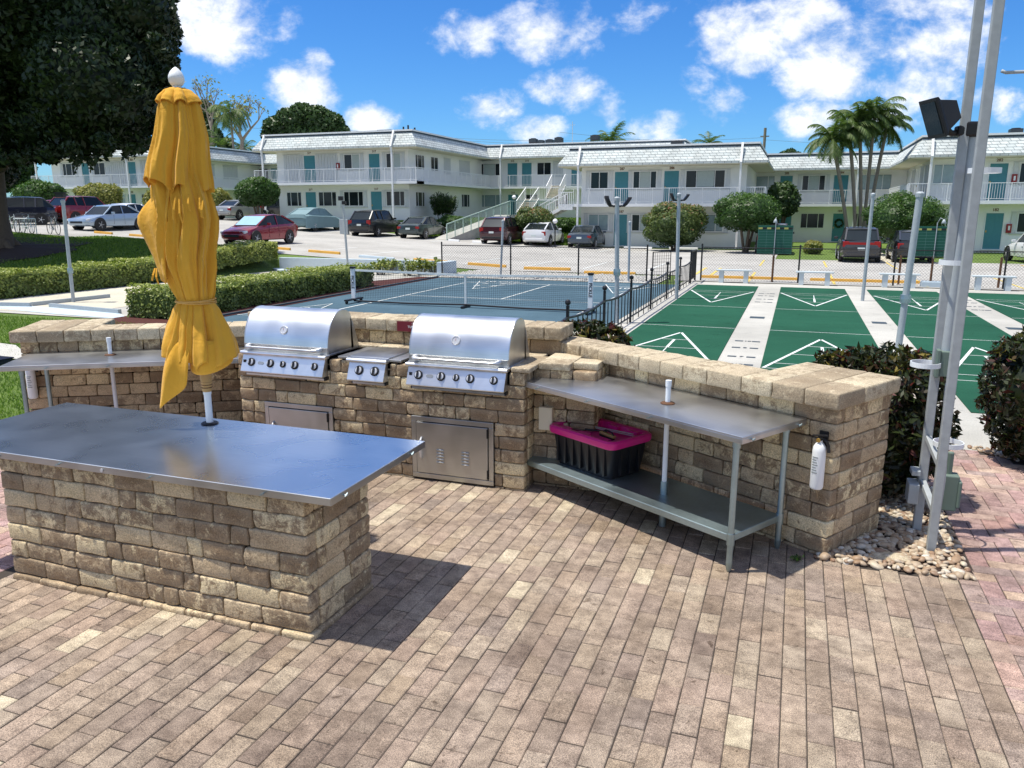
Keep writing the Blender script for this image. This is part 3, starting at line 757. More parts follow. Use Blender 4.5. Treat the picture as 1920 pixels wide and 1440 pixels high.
# wings
def wing(label, O, ang, x0, x1, pier, ext_x, mirror):
    t = thing('stone_wall', label, 'wall', (O[0], O[1], 0), ang)
    mb = MB(); f = .10
    rows = [.035]+[.1165]*9
    xa, xb = (x0, x1)
    course(mb, (xa, f), (1, 0), xb-xa, (0, 1), -.01, rows, lens=(.16, .2, .24, .28, .3))
    ends = (xb-.06, xa+.06)
    # pier end
    if not mirror:
        course(mb, (xb, f+.1), (0, 1), .66, (-1, 0), -.01, rows, lens=(.2, .26, .32))
        course(mb, (xb, .80), (-1, 0), pier, (0, -1), -.01, rows)
        course(mb, (xb-pier, .34), (-1, 0), xb-pier-xa, (0, -1), -.01, rows)
        core = MB().box(xa+.04, xb-.05, f+.04, .32, -.05, 1.07).box(xb-pier, xb-.05, .3, .76, -.05, 1.07)
        caps = (xa, xb-pier+.0); px = (xb-pier, xb+.05)
    else:
        course(mb, (xa, .80), (0, -1), .66, (1, 0), -.01, rows, lens=(.2, .26, .32))
        course(mb, (xa+pier, .80), (-1, 0), pier, (0, -1), -.01, rows)
        course(mb, (xb, .34), (-1, 0), xb-xa-pier, (0, -1), -.01, rows)
        core = MB().box(xa+.05, xb-.04, f+.04, .32, -.05, 1.07).box(xa+.05, xa+pier, .3, .76, -.05, 1.07)
        caps = (xa+pier, xb); px = (xa-.05, xa+pier)
    mb.build('stone_blocks', 'stone', t, smooth=True); core.build('core', 'mortar', t)
    mb = MB(); x = caps[0]
    while x < caps[1]-.02:
        w = rnd.uniform(.2, .235); w = w if caps[1]-x-w > .1 else caps[1]-x
        block(mb, (x+.002, rnd.uniform(-.004, .004), 1.075), (w-.004, 0, 0), (0, .37, 0), (0, 0, .118), r=.014, rough=.0035); x += w
    n = 3; w = (px[1]-px[0])/n
    for i in range(n):
        for (y0, y1) in ((0, .36), (.362, .87)):
            block(mb, (px[0]+i*w+.002, y0, 1.075), (w-.004, 0, 0), (0, y1-y0-.004, 0), (0, 0, .118), r=.016, rough=.0035)
    mb.build('cap_stones', 'cap', t, smooth=True)
    return t
AR = math.radians(-31)
OR_ = (.33, 5.35)
wR = wing('long stone block wall behind the right prep table, ending in a square pier', OR_, AR, -2.86, -.05, .70, 0, False)
AL = math.radians(31); OL = (-7.27, 5.47)
wL = wing('long stone block wall behind the left prep table beside the lawn', OL, AL, .05, 2.75, .70, 0, True)
# ================================================================== PREP TABLES
def prep_table(label, O, ang, x0, x1, y0, y1, ztop, shelf, legs_mid, sleeve, inl=.09):
    t = thing('prep_table', label, 'table', (O[0], O[1], 0), ang, 'steel prep tables against the stone walls')
    MB().box(x0, x1, y0, y1, ztop-.012, ztop).box(x0, x1, y0, y0+.012, ztop-.048, ztop-.012).box(x0, x0+.012, y0+.012, y1, ztop-.048, ztop-.012).box(x1-.012, x1, y0+.012, y1, ztop-.048, ztop-.012).box(x0+.012, x1-.012, y1-.012, y1, ztop-.048, ztop-.012).build('tabletop', 'tabletop', t, bevel=.003)
    for (lx, ly) in ((x0+inl, y0+.07), (x1-.09, y0+.07), (x0+inl, y1-.1), (x1-.09, y1-.1)):
        MB().tube([(lx, ly, .06), (lx, ly, ztop-.04)], .021, 14).tube([(lx, ly, 0), (lx, ly, .02), (lx, ly, .07)], [.012, .019, .0225], 14).tube([(lx, ly, ztop-.1), (lx, ly, ztop-.015)], .027, 12).build('leg', 'galv', t, smooth='auto')
    if shelf:
        sx0, sx1, sy0, sy1 = x0+.09, x1-.09, y0+.07, y1-.1
        MB().box(sx0, sx1, sy0, sy1, .245, .257).box(sx0, sx1, sy0-.006, sy0, .21, .256).box(sx0, sx1, sy1, sy1+.006, .21, .256).box(sx0-.006, sx0, sy0, sy1, .21, .256).box(sx1, sx1+.006, sy0, sy1, .21, .256).build('shelf', 'galv', t, bevel=.002)
        for (lx, ly) in ((sx0, sy0), (sx1, sy0), (sx0, sy1), (sx1, sy1)):
            MB().tube([(lx, ly, .19), (lx, ly, .27)], .027, 14).build('shelf_bracket', 'galv', t, smooth='auto')
    sx, sy = sleeve
    MB().tube([(sx, sy, .0), (sx, sy, .36)], .027, 14).build('sleeve_socket', 'galv', t, smooth='auto')
    MB().tube([(sx, sy, .33), (sx, sy, ztop+.13)], .019, 16, False).tube([(sx, sy, ztop+.13), (sx, sy, ztop+.175)], [.022, .0225], 16, True).build('umbrella_sleeve', 'pvc', t, smooth='auto')
    MB().lathe([(.052, 0), (.055, .004), (.045, .010), (.028, .014)], (sx, sy, ztop), 18).build('sleeve_flange', 'rust', t, smooth='auto')
    for k, fx in enumerate((.18, .42, .68)):
        x = x0+(x1-x0)*fx
        MB().tube([(x, y0, ztop-.03), (x, y0-.018, ztop-.03)], .005, 8).bar((x-.015, y0-.014, ztop-.034), (x+.015, y0-.014, ztop-.024), .006, .009).build('wing_nut', 'galv', t)
    for y in (y0+.1, y1-.1):
        MB().tube([(x1, y, ztop-.03), (x1+.018, y, ztop-.03)], .005, 8).bar((x1+.014, y-.015, ztop-.034), (x1+.014, y+.015, ztop-.024), .006, .009).build('wing_nut', 'galv', t)
    return t
tR = prep_table('right steel prep table with a lower shelf holding the pink lidded tote', OR_, AR, -2.66, -.26, -.66, .085, .965, True, True, (-1.14, -.33))
tL = prep_table('left steel prep table without a shelf, standing beside the closed umbrella', OL, AL, .15, 2.36, -.66, .085, .965, False, True, (.98, -.22), .16)
# tote
tt = thing('storage_tote', 'black plastic tote with a magenta lid on the shelf of the right prep table', 'tote', (OR_[0]+math.cos(AR)*-1.92+math.sin(-AR)*-.24, OR_[1]+math.sin(AR)*-1.92+math.cos(AR)*-.24, .258), AR)
def rrect(w, d, r, n=5):
    p = []
    for cx, cy, a0 in ((w-r, d-r, 0), (-w+r, d-r, 90), (-w+r, -d+r, 180), (w-r, -d+r, 270)):
        for k in range(n+1): a = math.radians(a0+90*k/n); p.append((cx+r*math.cos(a), cy+r*math.sin(a)))
    return p
def loft(mb, rings, cap=True):
    n = len(rings[0]); vs = [p for r in rings for p in r]; fs = []
    for i in range(len(rings)-1):
        for k in range(n): fs.append((i*n+k, i*n+(k+1) % n, (i+1)*n+(k+1) % n, (i+1)*n+k))
    if cap: fs.append(tuple(range(n))[::-1]); fs.append(tuple((len(rings)-1)*n+k for k in range(n)))
    mb.add(vs, fs); return mb
ring = lambda w, d, r, z: [(x, y, z) for x, y in rrect(w, d, r)]
mb = loft(MB(), [ring(.31, .19, .05, 0), ring(.33, .205, .05, .12), ring(.352, .222, .06, .262)])
for k in range(7):
    x = -.27+k*.09; mb.box(x-.01, x+.01, -.226, -.19, .03, .27)
for y in (-.1, 0, .1): mb.box(.32, .352, y-.01, y+.01, .03, .27)
mb.build('tub', 'blackplastic', tt, smooth='auto')
mb = loft(MB(), [ring(.36, .23, .065, .264), ring(.378, .248, .07, .268), ring(.386, .256, .075, .285), ring(.386, .256, .075, .318), ring(.372, .242, .07, .332), ring(.345, .215, .06, .332), ring(.328, .198, .05, .326), ring(.318, .188, .05, .276), ring(.05, .03, .02, .274)])
for k in (-.22, 0, .22): mb.box(k-.055, k+.055, -.20, -.155, .270, .325).box(k-.055, k+.055, .155, .20, .270, .325)
mb.build('lid', 'pink', tt, smooth='auto')
def W(p, O, a): return (O[0]+math.cos(a)*p[0]-math.sin(a)*p[1], O[1]+math.sin(a)*p[0]+math.cos(a)*p[1], p[2])
to = tuple(tt.location)
def onlid(x, y): return W((x, y, .258+.277), to, AR)
br = thing('grill_brush', 'wooden handled grill brush lying on the magenta lid', 'brush', onlid(.05, -.02), AR-.15)
MB().box(-.02, .17, -.016, .016, .02, .042).build('handle', 'wood', br, bevel=.006)
MB().tube([(.02, 0, .046), (.05, 0, .066), (.13, 0, .062), (.165, 0, .03)], .006, 8).build('grip', 'black', br)
MB().box(-.02, .15, -.014, .014, .003, .02).build('bristles', 'black', br)
tg = thing('grill_tongs', 'long thin steel tongs lying across the magenta lid', 'tongs', onlid(-.02, .07), AR+.12)
MB().bar((-.22, 0, .03), (.30, .0, .045), .012, .005).build('arm', 'rim', tg); MB().bar((-.22, 0, .02), (.29, .03, .02), .012, .005).build('arm', 'rim', tg)
sp_ = thing('grill_spatula', 'dark grill spatula lying left on the magenta lid', 'spatula', onlid(-.16, -.01), AR+.35)
MB().box(-.1, .0, -.04, .04, .008, .012).build('blade', 'darksteel', sp_); MB().tube([(0, 0, .012), (.2, 0, .02)], .008, 8).build('handle', 'black', sp_)
# fire extinguishers
def exting(label, loc, rz):
    t = thing('fire_extinguisher', label, 'fire extinguisher', loc, rz, 'white fire extinguishers hung on the stone piers')
    MB().lathe([(.030, 0), (.040, .006), (.044, .02), (.044, .27), (.040, .30), (.026, .322), (.016, .33), (.016, .345)], (0, 0, 0), 24).build('cylinder', 'white', t, smooth='auto')
    MB().tube([(0, 0, .34), (0, 0, .372)], .016, 12).bar((-.05, -.012, .372), (.05, -.006, .388), .02, .008).bar((-.045, -.01, .36), (.03, -.01, .362), .018, .006).build('valve_handle', 'black', t)
    MB().lathe([(.014, 0), (.016, .004), (.010, .012)], (0, -.03, .348), 14, 'y').build('gauge', 'brass', t)
    MB().tube([(.02, 0, .36), (.05, .0, .345), (.058, .01, .31), (.062, .01, .27)], [.008, .009, .010, .012], 10).build('hose', 'black', t)
    MB().box(-.03, .03, .035, .052, .28, .40).build('bracket', 'black', t)
    mb = MB()
    for k in range(7): mb.box(-.020, .020-.006*(k % 3), -.0452, -.0442, .12+k*.018, .127+k*.018)
    mb.build('label_print', 'labelgrey', t)
    return t
p = W((-.13, .045, .50), OR_, AR); exting('white fire extinguisher hung on the pier at the right end of the prep table', p, AR)
p = W((.135, .045, .50), OL, AL); exting('white fire extinguisher hung under the left prep table by the lawn', p, AL)
# ================================================================== GRILLS
def knob(mb, mb2, x, y, z, r, tilt):
    st = len(mb.v); mb.lathe([(r*1.15, 0), (r*1.15, -.006), (r*.95, -.010), (r*.95, -.012)], (0, 0, 0), 24, 'y')
    c, s = math.cos(tilt), math.sin(tilt)
    fn = lambda p: (x+p[0], y+p[1]*c-p[2]*s, z+p[1]*s+p[2]*c)
    mb.xf(fn, st)
    st = len(mb2.v); mb2.lathe([(r*.86, -.010), (r*.82, -.020), (r*.6, -.022)], (0, 0, 0), 24, 'y'); mb2.xf(fn, st)
    return MB().box(-r*.19, r*.19, -.036, -.021, -r*.82, r*.82).xf(fn)
def grill(label, x0, x1, burner=False):
    W_ = x1-x0; t = thing('side_burner' if burner else 'gas_grill', label, 'side burner' if burner else 'grill', (x0, BB, 0), 0, None if burner else 'steel gas grills set in the stone counter')
    zt = 1.075; tilt = math.atan2(.065, .16)
    # panel
    MB().prism([(.0, zt-.03), (-.035, zt-.03), (-.10, zt-.185), (-.095, zt-.195), (.0, zt-.195)], 'x', .012, W_-.012).build('control_panel', 'grillsteel', t, bevel=.003)
    MB().prism([(.0, zt-.03), (-.06, zt-.03), (-.07, zt-.016), (-.06, zt), (.02, zt)], 'x', -.006, W_+.006).build('front_trim', 'grillsteel', t, bevel=.004)
    MB().prism([(.02, zt-.198), (-.05, zt-.198), (-.05, zt-.206), (-.055, zt-.228), (.02, zt-.228)], 'x', .035, W_-.01).build('drip_tray', 'black', t)
    MB().box(.05, W_-.02, -.062, -.056, zt-.226, zt-.207).build('tray_lip', 'steel', t)
    rm = MB(); rm2 = MB()
    ks = [(.13, .024), (.36, .024), (.51, .019), (.65, .024), (.88, .022)] if not burner else [(.32, .026), (.72, .026)]
    py = lambda h: (-.035-.065*(h/.155)-.001, zt-.03-h)
    for fx, r in ks:
        y, z = py(.072)
        m1 = MB(); m2 = MB(); m3 = knob(m1, m2, W_*fx, y, z, r*1.42, -tilt)
        b = m1.build('knob', 'blackplastic', t, smooth='auto'); m2.build('knob_face', 'rim', b); m3.build('knob_grip', 'black', b)
    if not burner:
        y, z = py(.065); MB().box(W_*.035, W_*.06, y-.008, y+.004, z-.012, z+.012).build('igniter', 'black', t)
        y, z = py(.075)
        m = MB(); m.prism([(x*1., y2) for x, y2 in rrect(.032, .014, .0135)], 'y', -.003, .003)
        c, s = math.cos(-tilt), math.sin(-tilt); m.xf(lambda p: (W_*.245+p[0], y+p[1]*c-p[2]*s, z+p[1]*s+p[2]*c)); m.build('badge', 'badge', t)
        # lid
        prof = [(.0, zt+.065), (.015, zt+.15), (.045, zt+.23), (.09, zt+.30), (.14, zt+.345), (.20, zt+.375), (.27, zt+.385), (.34, zt+.375), (.40, zt+.34)]
        m = MB(); vs = []; fs = []
        # smooth profile
        pr = []
        for i in range(len(prof)-1):
            for k in range(4):
                tt_ = k/4; p0 = prof[max(i-1, 0)]; p1 = prof[i]; p2 = prof[i+1]; p3 = prof[min(i+2, len(prof)-1)]
                pr.append(tuple(.5*((2*p1[j])+(-p0[j]+p2[j])*tt_+(2*p0[j]-5*p1[j]+4*p2[j]-p3[j])*tt_**2+(-p0[j]+3*p1[j]-3*p2[j]+p3[j])*tt_**3) for j in (0, 1)))
        pr.append(prof[-1]); n = len(pr)
        for x in (.006, W_-.006):
            for (y, z) in pr: vs.append((x, y, z))
        fs = [(i, i+1, n+i+1, n+i) for i in range(n-1)]
        m.add(vs, fs); m.build('hood', 'grillsteel', t, smooth=True)
        for x0_, x1_, lab in ((0, .008, None), (W_-.008, W_, None)):
            MB().prism([(.0, zt+.0)]+[(y*1.0-.003, z+.003) for y, z in pr]+[(.42, zt+.30), (.44, zt+.0)], 'x', x0_, x1_).build('hood_side', 'steel', t, bevel=.003)
        MB().box(.008, W_-.008, -.004, .012, zt+.004, zt+.064).build('hood_base_band', 'darksteel', t, bevel=.003)
        MB().box(.01, W_-.01, .38, .41, zt, zt+.34).build('hood_back', 'darksteel', t)
        MB().prism([(.40, zt), (.40, zt+.30), (.45, zt+.24), (.52, zt+.06), (.54, zt)], 'x', W_-.03, W_+.0).build('rear_bracket', 'darksteel', t)
        MB().prism([(.40, zt), (.40, zt+.30), (.45, zt+.24), (.52, zt+.06), (.54, zt)], 'x', 0, .03).build('rear_bracket', 'darksteel', t)
        MB().box(-.012, W_+.012, .0, .54, zt-.012, zt+.003).build('flange', 'darksteel', t, bevel=.002)
        hb = MB().tube([(.10*W_, -.062, zt+.04), (.88*W_, -.062, zt+.04)], .0115, 14).build('hood_handle', 'steel', t, smooth='auto')
        for sx in (1, -1):
            xa = .10*W_ if sx == 1 else .88*W_
            MB().tube([(xa-sx*.03, .0, zt+.045), (xa-sx*.028, -.04, zt+.043), (xa-sx*.01, -.062, zt+.04), (xa+sx*.03, -.062, zt+.04)], [.022, .02, .017, .014], 12).build('handle_bracket', 'rim' if sx == 1 else 'steel', t, smooth='auto')
        # thermometer on the hood face
        y, z = .034, zt+.20; ti = math.atan2(.03, .08)
        m = MB(); m.lathe([(.034, .004), (.037, -.008), (.033, -.014), (.027, -.014), (.026, -.010)], (0, 0, 0), 28, 'y'); c, s = math.cos(-ti-.05), math.sin(-ti-.05)
        fn = lambda p: (W_*.47+p[0], y+p[1]*c-p[2]*s, z+p[1]*s+p[2]*c)
        m.xf(fn); m.xf(lambda p: (W_*.47+(p[0]-W_*.47)*1.15, p[1], z+(p[2]-z)*1.15)); th_ = m.build('thermometer', 'rim', t, smooth='auto')
        m = MB().box(-.001, .001, -.0125, -.0105, -.004, .018).xf(fn); m.build('needle', 'red', th_)
    else:
        MB().box(.0, W_, .0, .50, zt-.01, zt+.012).box(-.005, W_+.005, -.055, -.0, zt+.0, zt+.008).build('burner_cover', 'steel', t, bevel=.004)
        for fa, fb in ((-.13, -.004), (W_+.004, W_+.12)): MB().box(fa, fb, .0, .52, zt-.02, zt+.0).build('counter_flange', 'darksteel', t, bevel=.003)
    return t
grill('left steel gas grill with domed hood, beside the yellow umbrella', *g1)
grill('right steel gas grill with domed hood, next to the maroon sign', *g2)
grill('small steel side burner with two knobs between the two grills', *sb, burner=True)
# ================================================================== UMBRELLA
UX, UY = -3.82, 4.28
um = thing('patio_umbrella', 'closed yellow canvas patio umbrella tied round its pole in the stone counter', 'umbrella', (UX, UY, .886))
def R2(px, z):          # image column offset -> lateral offset in metres at the pole
    return (px)/279.
# view-side frame: lateral vector u (to the right in the picture), toward-camera vector
ul = Vector((ct, st_, 0)) ; uc = Vector((st_, -ct, 0))
def surf(name, z0, z1, nz, cfun, rfun, fold, mat='canvas', nth=160, thick=.004, th0=0, th1=2*PI):
    mb = MB(); vs = []; fs = []
    for i in range(nz+1):
        z = z0+(z1-z0)*i/nz; tz = i/nz
        cx, cy = cfun(z)
        for k in range(nth):
            th = th0+(th1-th0)*k/nth
            dz, r = fold(th, tz, z, rfun(z, th))
            p = ul*(cx+r*math.cos(th))+uc*(cy+r*.92*math.sin(th))
            vs.append((p.x, p.y, z+dz-.886))
    for i in range(nz):
        for k in range(nth):
            k2 = (k+1) % nth; fs.append((i*nth+k, i*nth+k2, (i+1)*nth+k2, (i+1)*nth+k))
    mb.add(vs, fs); o = mb.build(name, mat, um, smooth=True)
    s = o.modifiers.new('s', 'SOLIDIFY'); s.thickness = thick
    return o
def interp(tab, z):
    tab = sorted(tab)
    if z <= tab[0][0]: return tab[0][1]
    for (a, va), (b, vb) in zip(tab, tab[1:]):
        if z <= b: t = (z-a)/(b-a); t = t*t*(3-2*t)*.5+t*.5; return va+(vb-va)*t
    return tab[-1][1]
def pleat(th, n, ph, sharp=.5):
    s = math.sin(n*th+ph); return math.copysign(abs(s)**sharp, s)
# lower tier (long skirt)
def knife(th, n, ph):
    s = (n*(th+.13*math.sin(th*2+1.3)+.07*math.sin(th*5+2))/(2*PI)+ph) % 1.
    return (2*(s/.93)**.85-1) if s < .93 else 1-2*(s-.93)/.07
def lobes(th, n, ph, e=.7):
    s = abs(math.sin(n*(th+.16*math.sin(th*2+ph*3)+.09*math.sin(5*th+1))/2+ph)); return 2*s**(e*.72)-1
def cL(z): return (interp([(1.15, -.02), (1.35, -.02), (1.75, -.022), (2.05, -.045), (2.3, -.02), (2.6, -.06), (2.9, -.03)], z), 0)
def rL(z, th): return interp([(1.30, .215), (1.42, .198), (1.55, .165), (1.68, .130), (1.75, .108), (1.84, .124), (2.0, .160), (2.2, .170), (2.45, .155), (2.7, .10), (2.9, .06)], z)
def foldL(th, t, z, r):
    a = interp([(1.1, .046), (1.45, .042), (1.70, .026), (1.76, .012), (1.85, .026), (2.05, .042), (2.5, .036)], z)
    tw = (z-1.75)
    if z > 1.75: f = knife(th, 11, .2+tw*.75)*a*.72+lobes(th, 4, 1.5+tw*1.6, 1.)*a*.45+math.sin(17*th-tw*5)*a*.18+math.sin(th*3+z*2.5)*a*.5+math.sin(th*29+z*5)*a*.10
    else: f = knife(th, 7, .3+tw*.5)*a*.45+lobes(th, 7, 1.1+tw*.8, .8)*a*.6+math.sin(th*2+1.2)*a*.7+math.sin(th*15+z*7)*a*.16+math.sin(th*4-z*15)*a*.12
    if z < 1.70:
        k = (1.70-z)/.34; f += k*.02*math.sin(2*th+1.2); dz = -.035*k*math.sin(th+.0)*1.2+.035*k*lobes(th, 7, 1.1)
    else: dz = 0
    return dz, r+f
surf('canopy', 1.36, 2.80, 110, cL, rL, foldL, nth=420)
def cloth(name, grid, mat='canvas', thick=.004, sub=2):
    mb = MB(); nr = len(grid); nc = len(grid[0]); vs = []
    for row in grid:
        for (l, z, d) in row:
            p = ul*l+uc*d; vs.append((p.x, p.y, z-.886))
    mb.add(vs, [(i*nc+k, i*nc+k+1, (i+1)*nc+k+1, (i+1)*nc+k) for i in range(nr-1) for k in range(nc-1)])
    o = mb.build(name, mat, um, smooth=True)
    s = o.modifiers.new('u', 'SUBSURF'); s.levels = s.render_levels = sub
    s = o.modifiers.new('s', 'SOLIDIFY'); s.thickness = thick
    return o
UXL = ct*UX+st_*UY; UYF = -st_*UX+ct*UY
q = lambda px, z: (px-960)*(UYF*cp-(z-HC)*sp)/F-UXL
cloth('canopy_tail', [[(q(330, 1.5), 1.50, .06), (q(340, 1.5), 1.50, .11), (q(352, 1.5), 1.5, .10), (q(370, 1.5), 1.5, .12)],
                      [(q(322, 1.36), 1.36, .12), (q(334, 1.36), 1.36, .20), (q(350, 1.36), 1.34, .15), (q(372, 1.36), 1.34, .19)],
                      [(q(319, 1.2), 1.22, .13), (q(329, 1.2), 1.20, .20), (q(345, 1.2), 1.20, .145), (q(369, 1.2), 1.22, .16)],
                      [(q(317, 1.1), 1.10, .135), (q(325, 1.1), 1.11, .185), (q(340, 1.1), 1.14, .14), (q(364, 1.18), 1.18, .14)],
                      [(q(315, 1.02), 1.02, .14), (q(321, 1.04), 1.045, .165), (q(334, 1.09), 1.09, .14), (q(356, 1.15), 1.15, .125)]])
cloth('canopy_tail', [[(q(374, 1.5), 1.50, .10), (q(395, 1.5), 1.50, .15), (q(415, 1.5), 1.5, .12), (q(428, 1.5), 1.5, .04)],
                      [(q(368, 1.36), 1.36, .12), (q(392, 1.36), 1.34, .19), (q(425, 1.36), 1.36, .15), (q(444, 1.36), 1.38, .04)],
                      [(q(368, 1.3), 1.28, .12), (q(390, 1.3), 1.26, .16), (q(420, 1.3), 1.28, .14), (q(442, 1.3), 1.33, .04)]])
# flat triangular flap pulled out to the left
LB = [(309, 345, 2.54), (284, 376, 2.43), (256, 408, 2.32), (266, 432, 2.235), (280, 462, 2.13), (293, 495, 2.01), (303, 530, 1.89)]
RB = [(336, 2.54), (334, 2.43), (330, 2.32), (328, 2.235), (326, 2.13), (324, 2.01), (330, 1.89)]
gr = []
for (lp, _, lz), (rp, rz) in zip(LB, RB):
    gr.append([(q(lp+(rp-lp)*k/5, lz), lz+.012*math.sin(k*1.3), .02+.115*(k/5)**.8+.018*math.sin(k*2.2+lz*9)) for k in range(6)])
cloth('canopy_flap', gr, sub=1)
def cU(z): return (interp([(2.4, -.085), (2.6, -.07), (2.85, -.03), (3.14, -.022)], z), 0)
def rU(z, th): return interp([(2.4, .190), (2.55, .175), (2.8, .148), (3.0, .120), (3.14, .075)], z)
def foldU(th, t, z, r):
    k = interp([(2.5, 1.), (2.7, .8), (2.95, .6), (3.14, .25)], z)
    f = knife(th, 8, .35+.12*(z-2.5))*.030*k+lobes(th, 8, .7+.25*(z-2.5), .8)*.016*k+math.sin(th*3+2)*.014*k+math.sin(th*19+z*6)*.006*k+math.sin(th*31-z*9)*.003*k
    lo = max(0, (2.85-z)/.3)
    return lo*(.035*lobes(th, 8, .7, .8)-.035*math.cos(th)), r+f
surf('upper_canopy', 2.50, 3.11, 60, cU, rU, foldU, nth=400)
def rV(z, th): return interp([(3.0, .140), (3.06, .120), (3.11, .085), (3.13, .045)], z)
def foldV(th, t, z, r):
    k = max(0, (3.14-z)/.12); return (.018*k*lobes(th, 8, .7), r+lobes(th, 8, .7)*.022*k)
surf('top_flounce', 3.03, 3.13, 14, lambda z: (-.022, 0), rV, foldV)
# pole, hub, finial, tie
def lat(l, z, d=0.): p = ul*l+uc*d; return (p.x, p.y, z-.886)
MB().tube([lat(-.0, .88), lat(-.0, 1.16)], .024, 20).tube([lat(0, 1.10), lat(0, 1.16)], .0275, 20).build('pole', 'pvc', um, smooth='auto')
MB().tube([lat(0, 1.12), lat(-.0, 1.14), lat(-.0, 1.3), lat(-.022, 3.16)], [.03, .034, .045, .02], 18).build('wooden_hub', 'wood', um, smooth='auto')
mb = MB()
for z in (1.15, 1.17, 1.19): mb.lathe([(.036, -.003), (.038, 0), (.036, .003)], lat(-.0, z), 18)
mb.build('hub_groove', 'rust', um)
mb = MB().lathe([(.03, 3.105), (.040, 3.112), (.038, 3.122), (.026, 3.13), (.025, 3.138), (.036, 3.148), (.047, 3.165), (.049, 3.185), (.050, 3.187), (.047, 3.205), (.036, 3.228), (.018, 3.248), (.004, 3.258)], (0, 0, 0), 24)
c_ = lat(-.024, 0); mb.xf(lambda p: (p[0]+c_[0], p[1]+c_[1], p[2]-.886)); mb.build('finial', 'white', um, smooth='auto')
mb = MB()
for dz in (0, .012, -.006):
    pts = []
    for k in range(41):
        th = 2*PI*k/40; r = .128+.004*math.sin(k*2.3); p = ul*(-.022+r*math.cos(th))+uc*(r*.95*math.sin(th)); pts.append((p.x, p.y, 1.752+dz+.006*math.sin(th+dz*200)-.886))
    mb.tube(pts, .0045, 6, False)
mb.build('tie_cord', 'hem', um, smooth=True)
for (px, z, L, dx) in ((350, 2.44, .17, -.02), (357, 2.43, .20, .02), (374, 2.46, .13, .01), (394, 2.44, .16, .02), (400, 2.42, .13, -.01), (297, 1.98, .10, -.02), (300, 1.98, .13, .012)):
    l = q(px, z-.06); d = .19 if px > 300 else .06
    mb = MB(); mb.add([lat(l-.005, z, d-.02), lat(l+.005, z, d-.018), lat(l+dx*.3+.006, z-L*.45, d+.005), lat(l+dx*.3-.006, z-L*.45, d+.008), lat(l+dx+.008, z-L*.85, d+.004), lat(l+dx-.005, z-L*.8, d+.0)], [(0, 1, 2, 3), (3, 2, 4, 5)])
    o = mb.build('tie_strap', 'canvas', um); s = o.modifiers.new('s', 'SOLIDIFY'); s.thickness = .002
# ================================================================== FLOODLIGHT MAST
ms = thing('light_mast', 'tall twin post steel light mast with ring brackets and a black floodlight', 'light mast', (1.05, 5.9, 0))
def L3(mb): return mb.xf(lambda p: (p[0]-1.05, p[1]-5.9, p[2]))
P1 = (1.05, 5.86); P2 = (1.00, 6.20)
for (x, y) in (P1, P2):
    L3(MB().box(x-.029, x+.029, y-.029, y+.029, -.03, 6.2)).build('post', 'mast', ms, bevel=.005)
for z in (.28, .62, 3.95, 5.4):
    L3(MB().bar((P1[0], P1[1]+.03, z), (P2[0], P2[1]-.03, z+(.12 if z < 3 else 0)), .04)).build('rung', 'mast', ms, bevel=.004)
for k, (px, py, side) in enumerate(((1846, 320, 1), (1790, 492, -1), (1735, 683, -1), (1778, 832, 1))):
    c = DF(px, py, 5.3 if side == 1 else 5.45); n = 32; r0, r1 = .098, .092; z0, z1 = c[2]-.017, c[2]+.017
    mb = MB(); vs = []; fs = []
    for i in range(n):
        a = 2*PI*i/n
        for r, z in ((r0, z0), (r0, z1), (r1, z1), (r1, z0)): vs.append((c[0]+r*math.cos(a), c[1]+r*math.sin(a), z))
    for i in range(n):
        j = (i+1) % n
        for e in range(4): fs.append((i*4+e, j*4+e, j*4+(e+1) % 4, i*4+(e+1) % 4))
    mb.add(vs, fs); mb.box(min(c[0]+.05*side, P1[0])-.0, max(c[0], P1[0]), c[1]+.02, c[1]+.05, z0+.01, z1-.01) if False else None
    L3(mb).build('ring_bracket', 'pvc', ms)
cj = DF(1770, 690, 5.45); ctop = DF(1822, 252, 5.5)
L3(MB().tube([(cj[0], cj[1], 1.35), (ctop[0], ctop[1], ctop[2])], .033, 16)).build('conduit', 'greypost', ms, smooth='auto')
cb_ = DF(1776, 682, 5.42)
L3(MB().box(cb_[0]-.05, cb_[0]+.04, cb_[1]-.035, cb_[1]+.05, cb_[2]-.09, cb_[2]+.09).box(cb_[0]-.075, cb_[0]-.05, cb_[1]-.045, cb_[1]+.06, cb_[2]-.1, cb_[2]+.1)).build('outlet_box', 'greenbox', ms, bevel=.006)
e0 = DF(1778, 720, 5.42); e1 = DF(1775, 800, 5.45); e2 = DF(1768, 900, 5.5)
L3(MB().tube([e0, DF(1774, 750, 5.45), e1, e2, DF(1755, 985, 5.6)], .019, 12)).build('cable_conduit', 'greypost', ms, smooth=True)
bx = DF(1782, 922, 5.6)
L3(MB().box(bx[0]-.06, bx[0]+.05, bx[1]-.02, bx[1]+.10, bx[2]-.15, bx[2]+.13).box(bx[0]+.045, bx[0]+.07, bx[1]-.03, bx[1]+.11, bx[2]-.12, bx[2]+.09).tube([(bx[0]-.02, bx[1]+.05, bx[2]+.1), (bx[0]-.02, bx[1]+.05, bx[2]+.30)], .025, 10)).build('breaker_box', 'greenbox', ms, bevel=.01)
L3(MB().box(P2[0]-.10, P2[0]-.03, P2[1]-.12, P2[1]+.04, .25, .40).box(P2[0]-.09, P2[0]-.03, P2[1]-.1, P2[1]+.02, .46, .50)).build('junction_box', 'greypost', ms, bevel=.006)
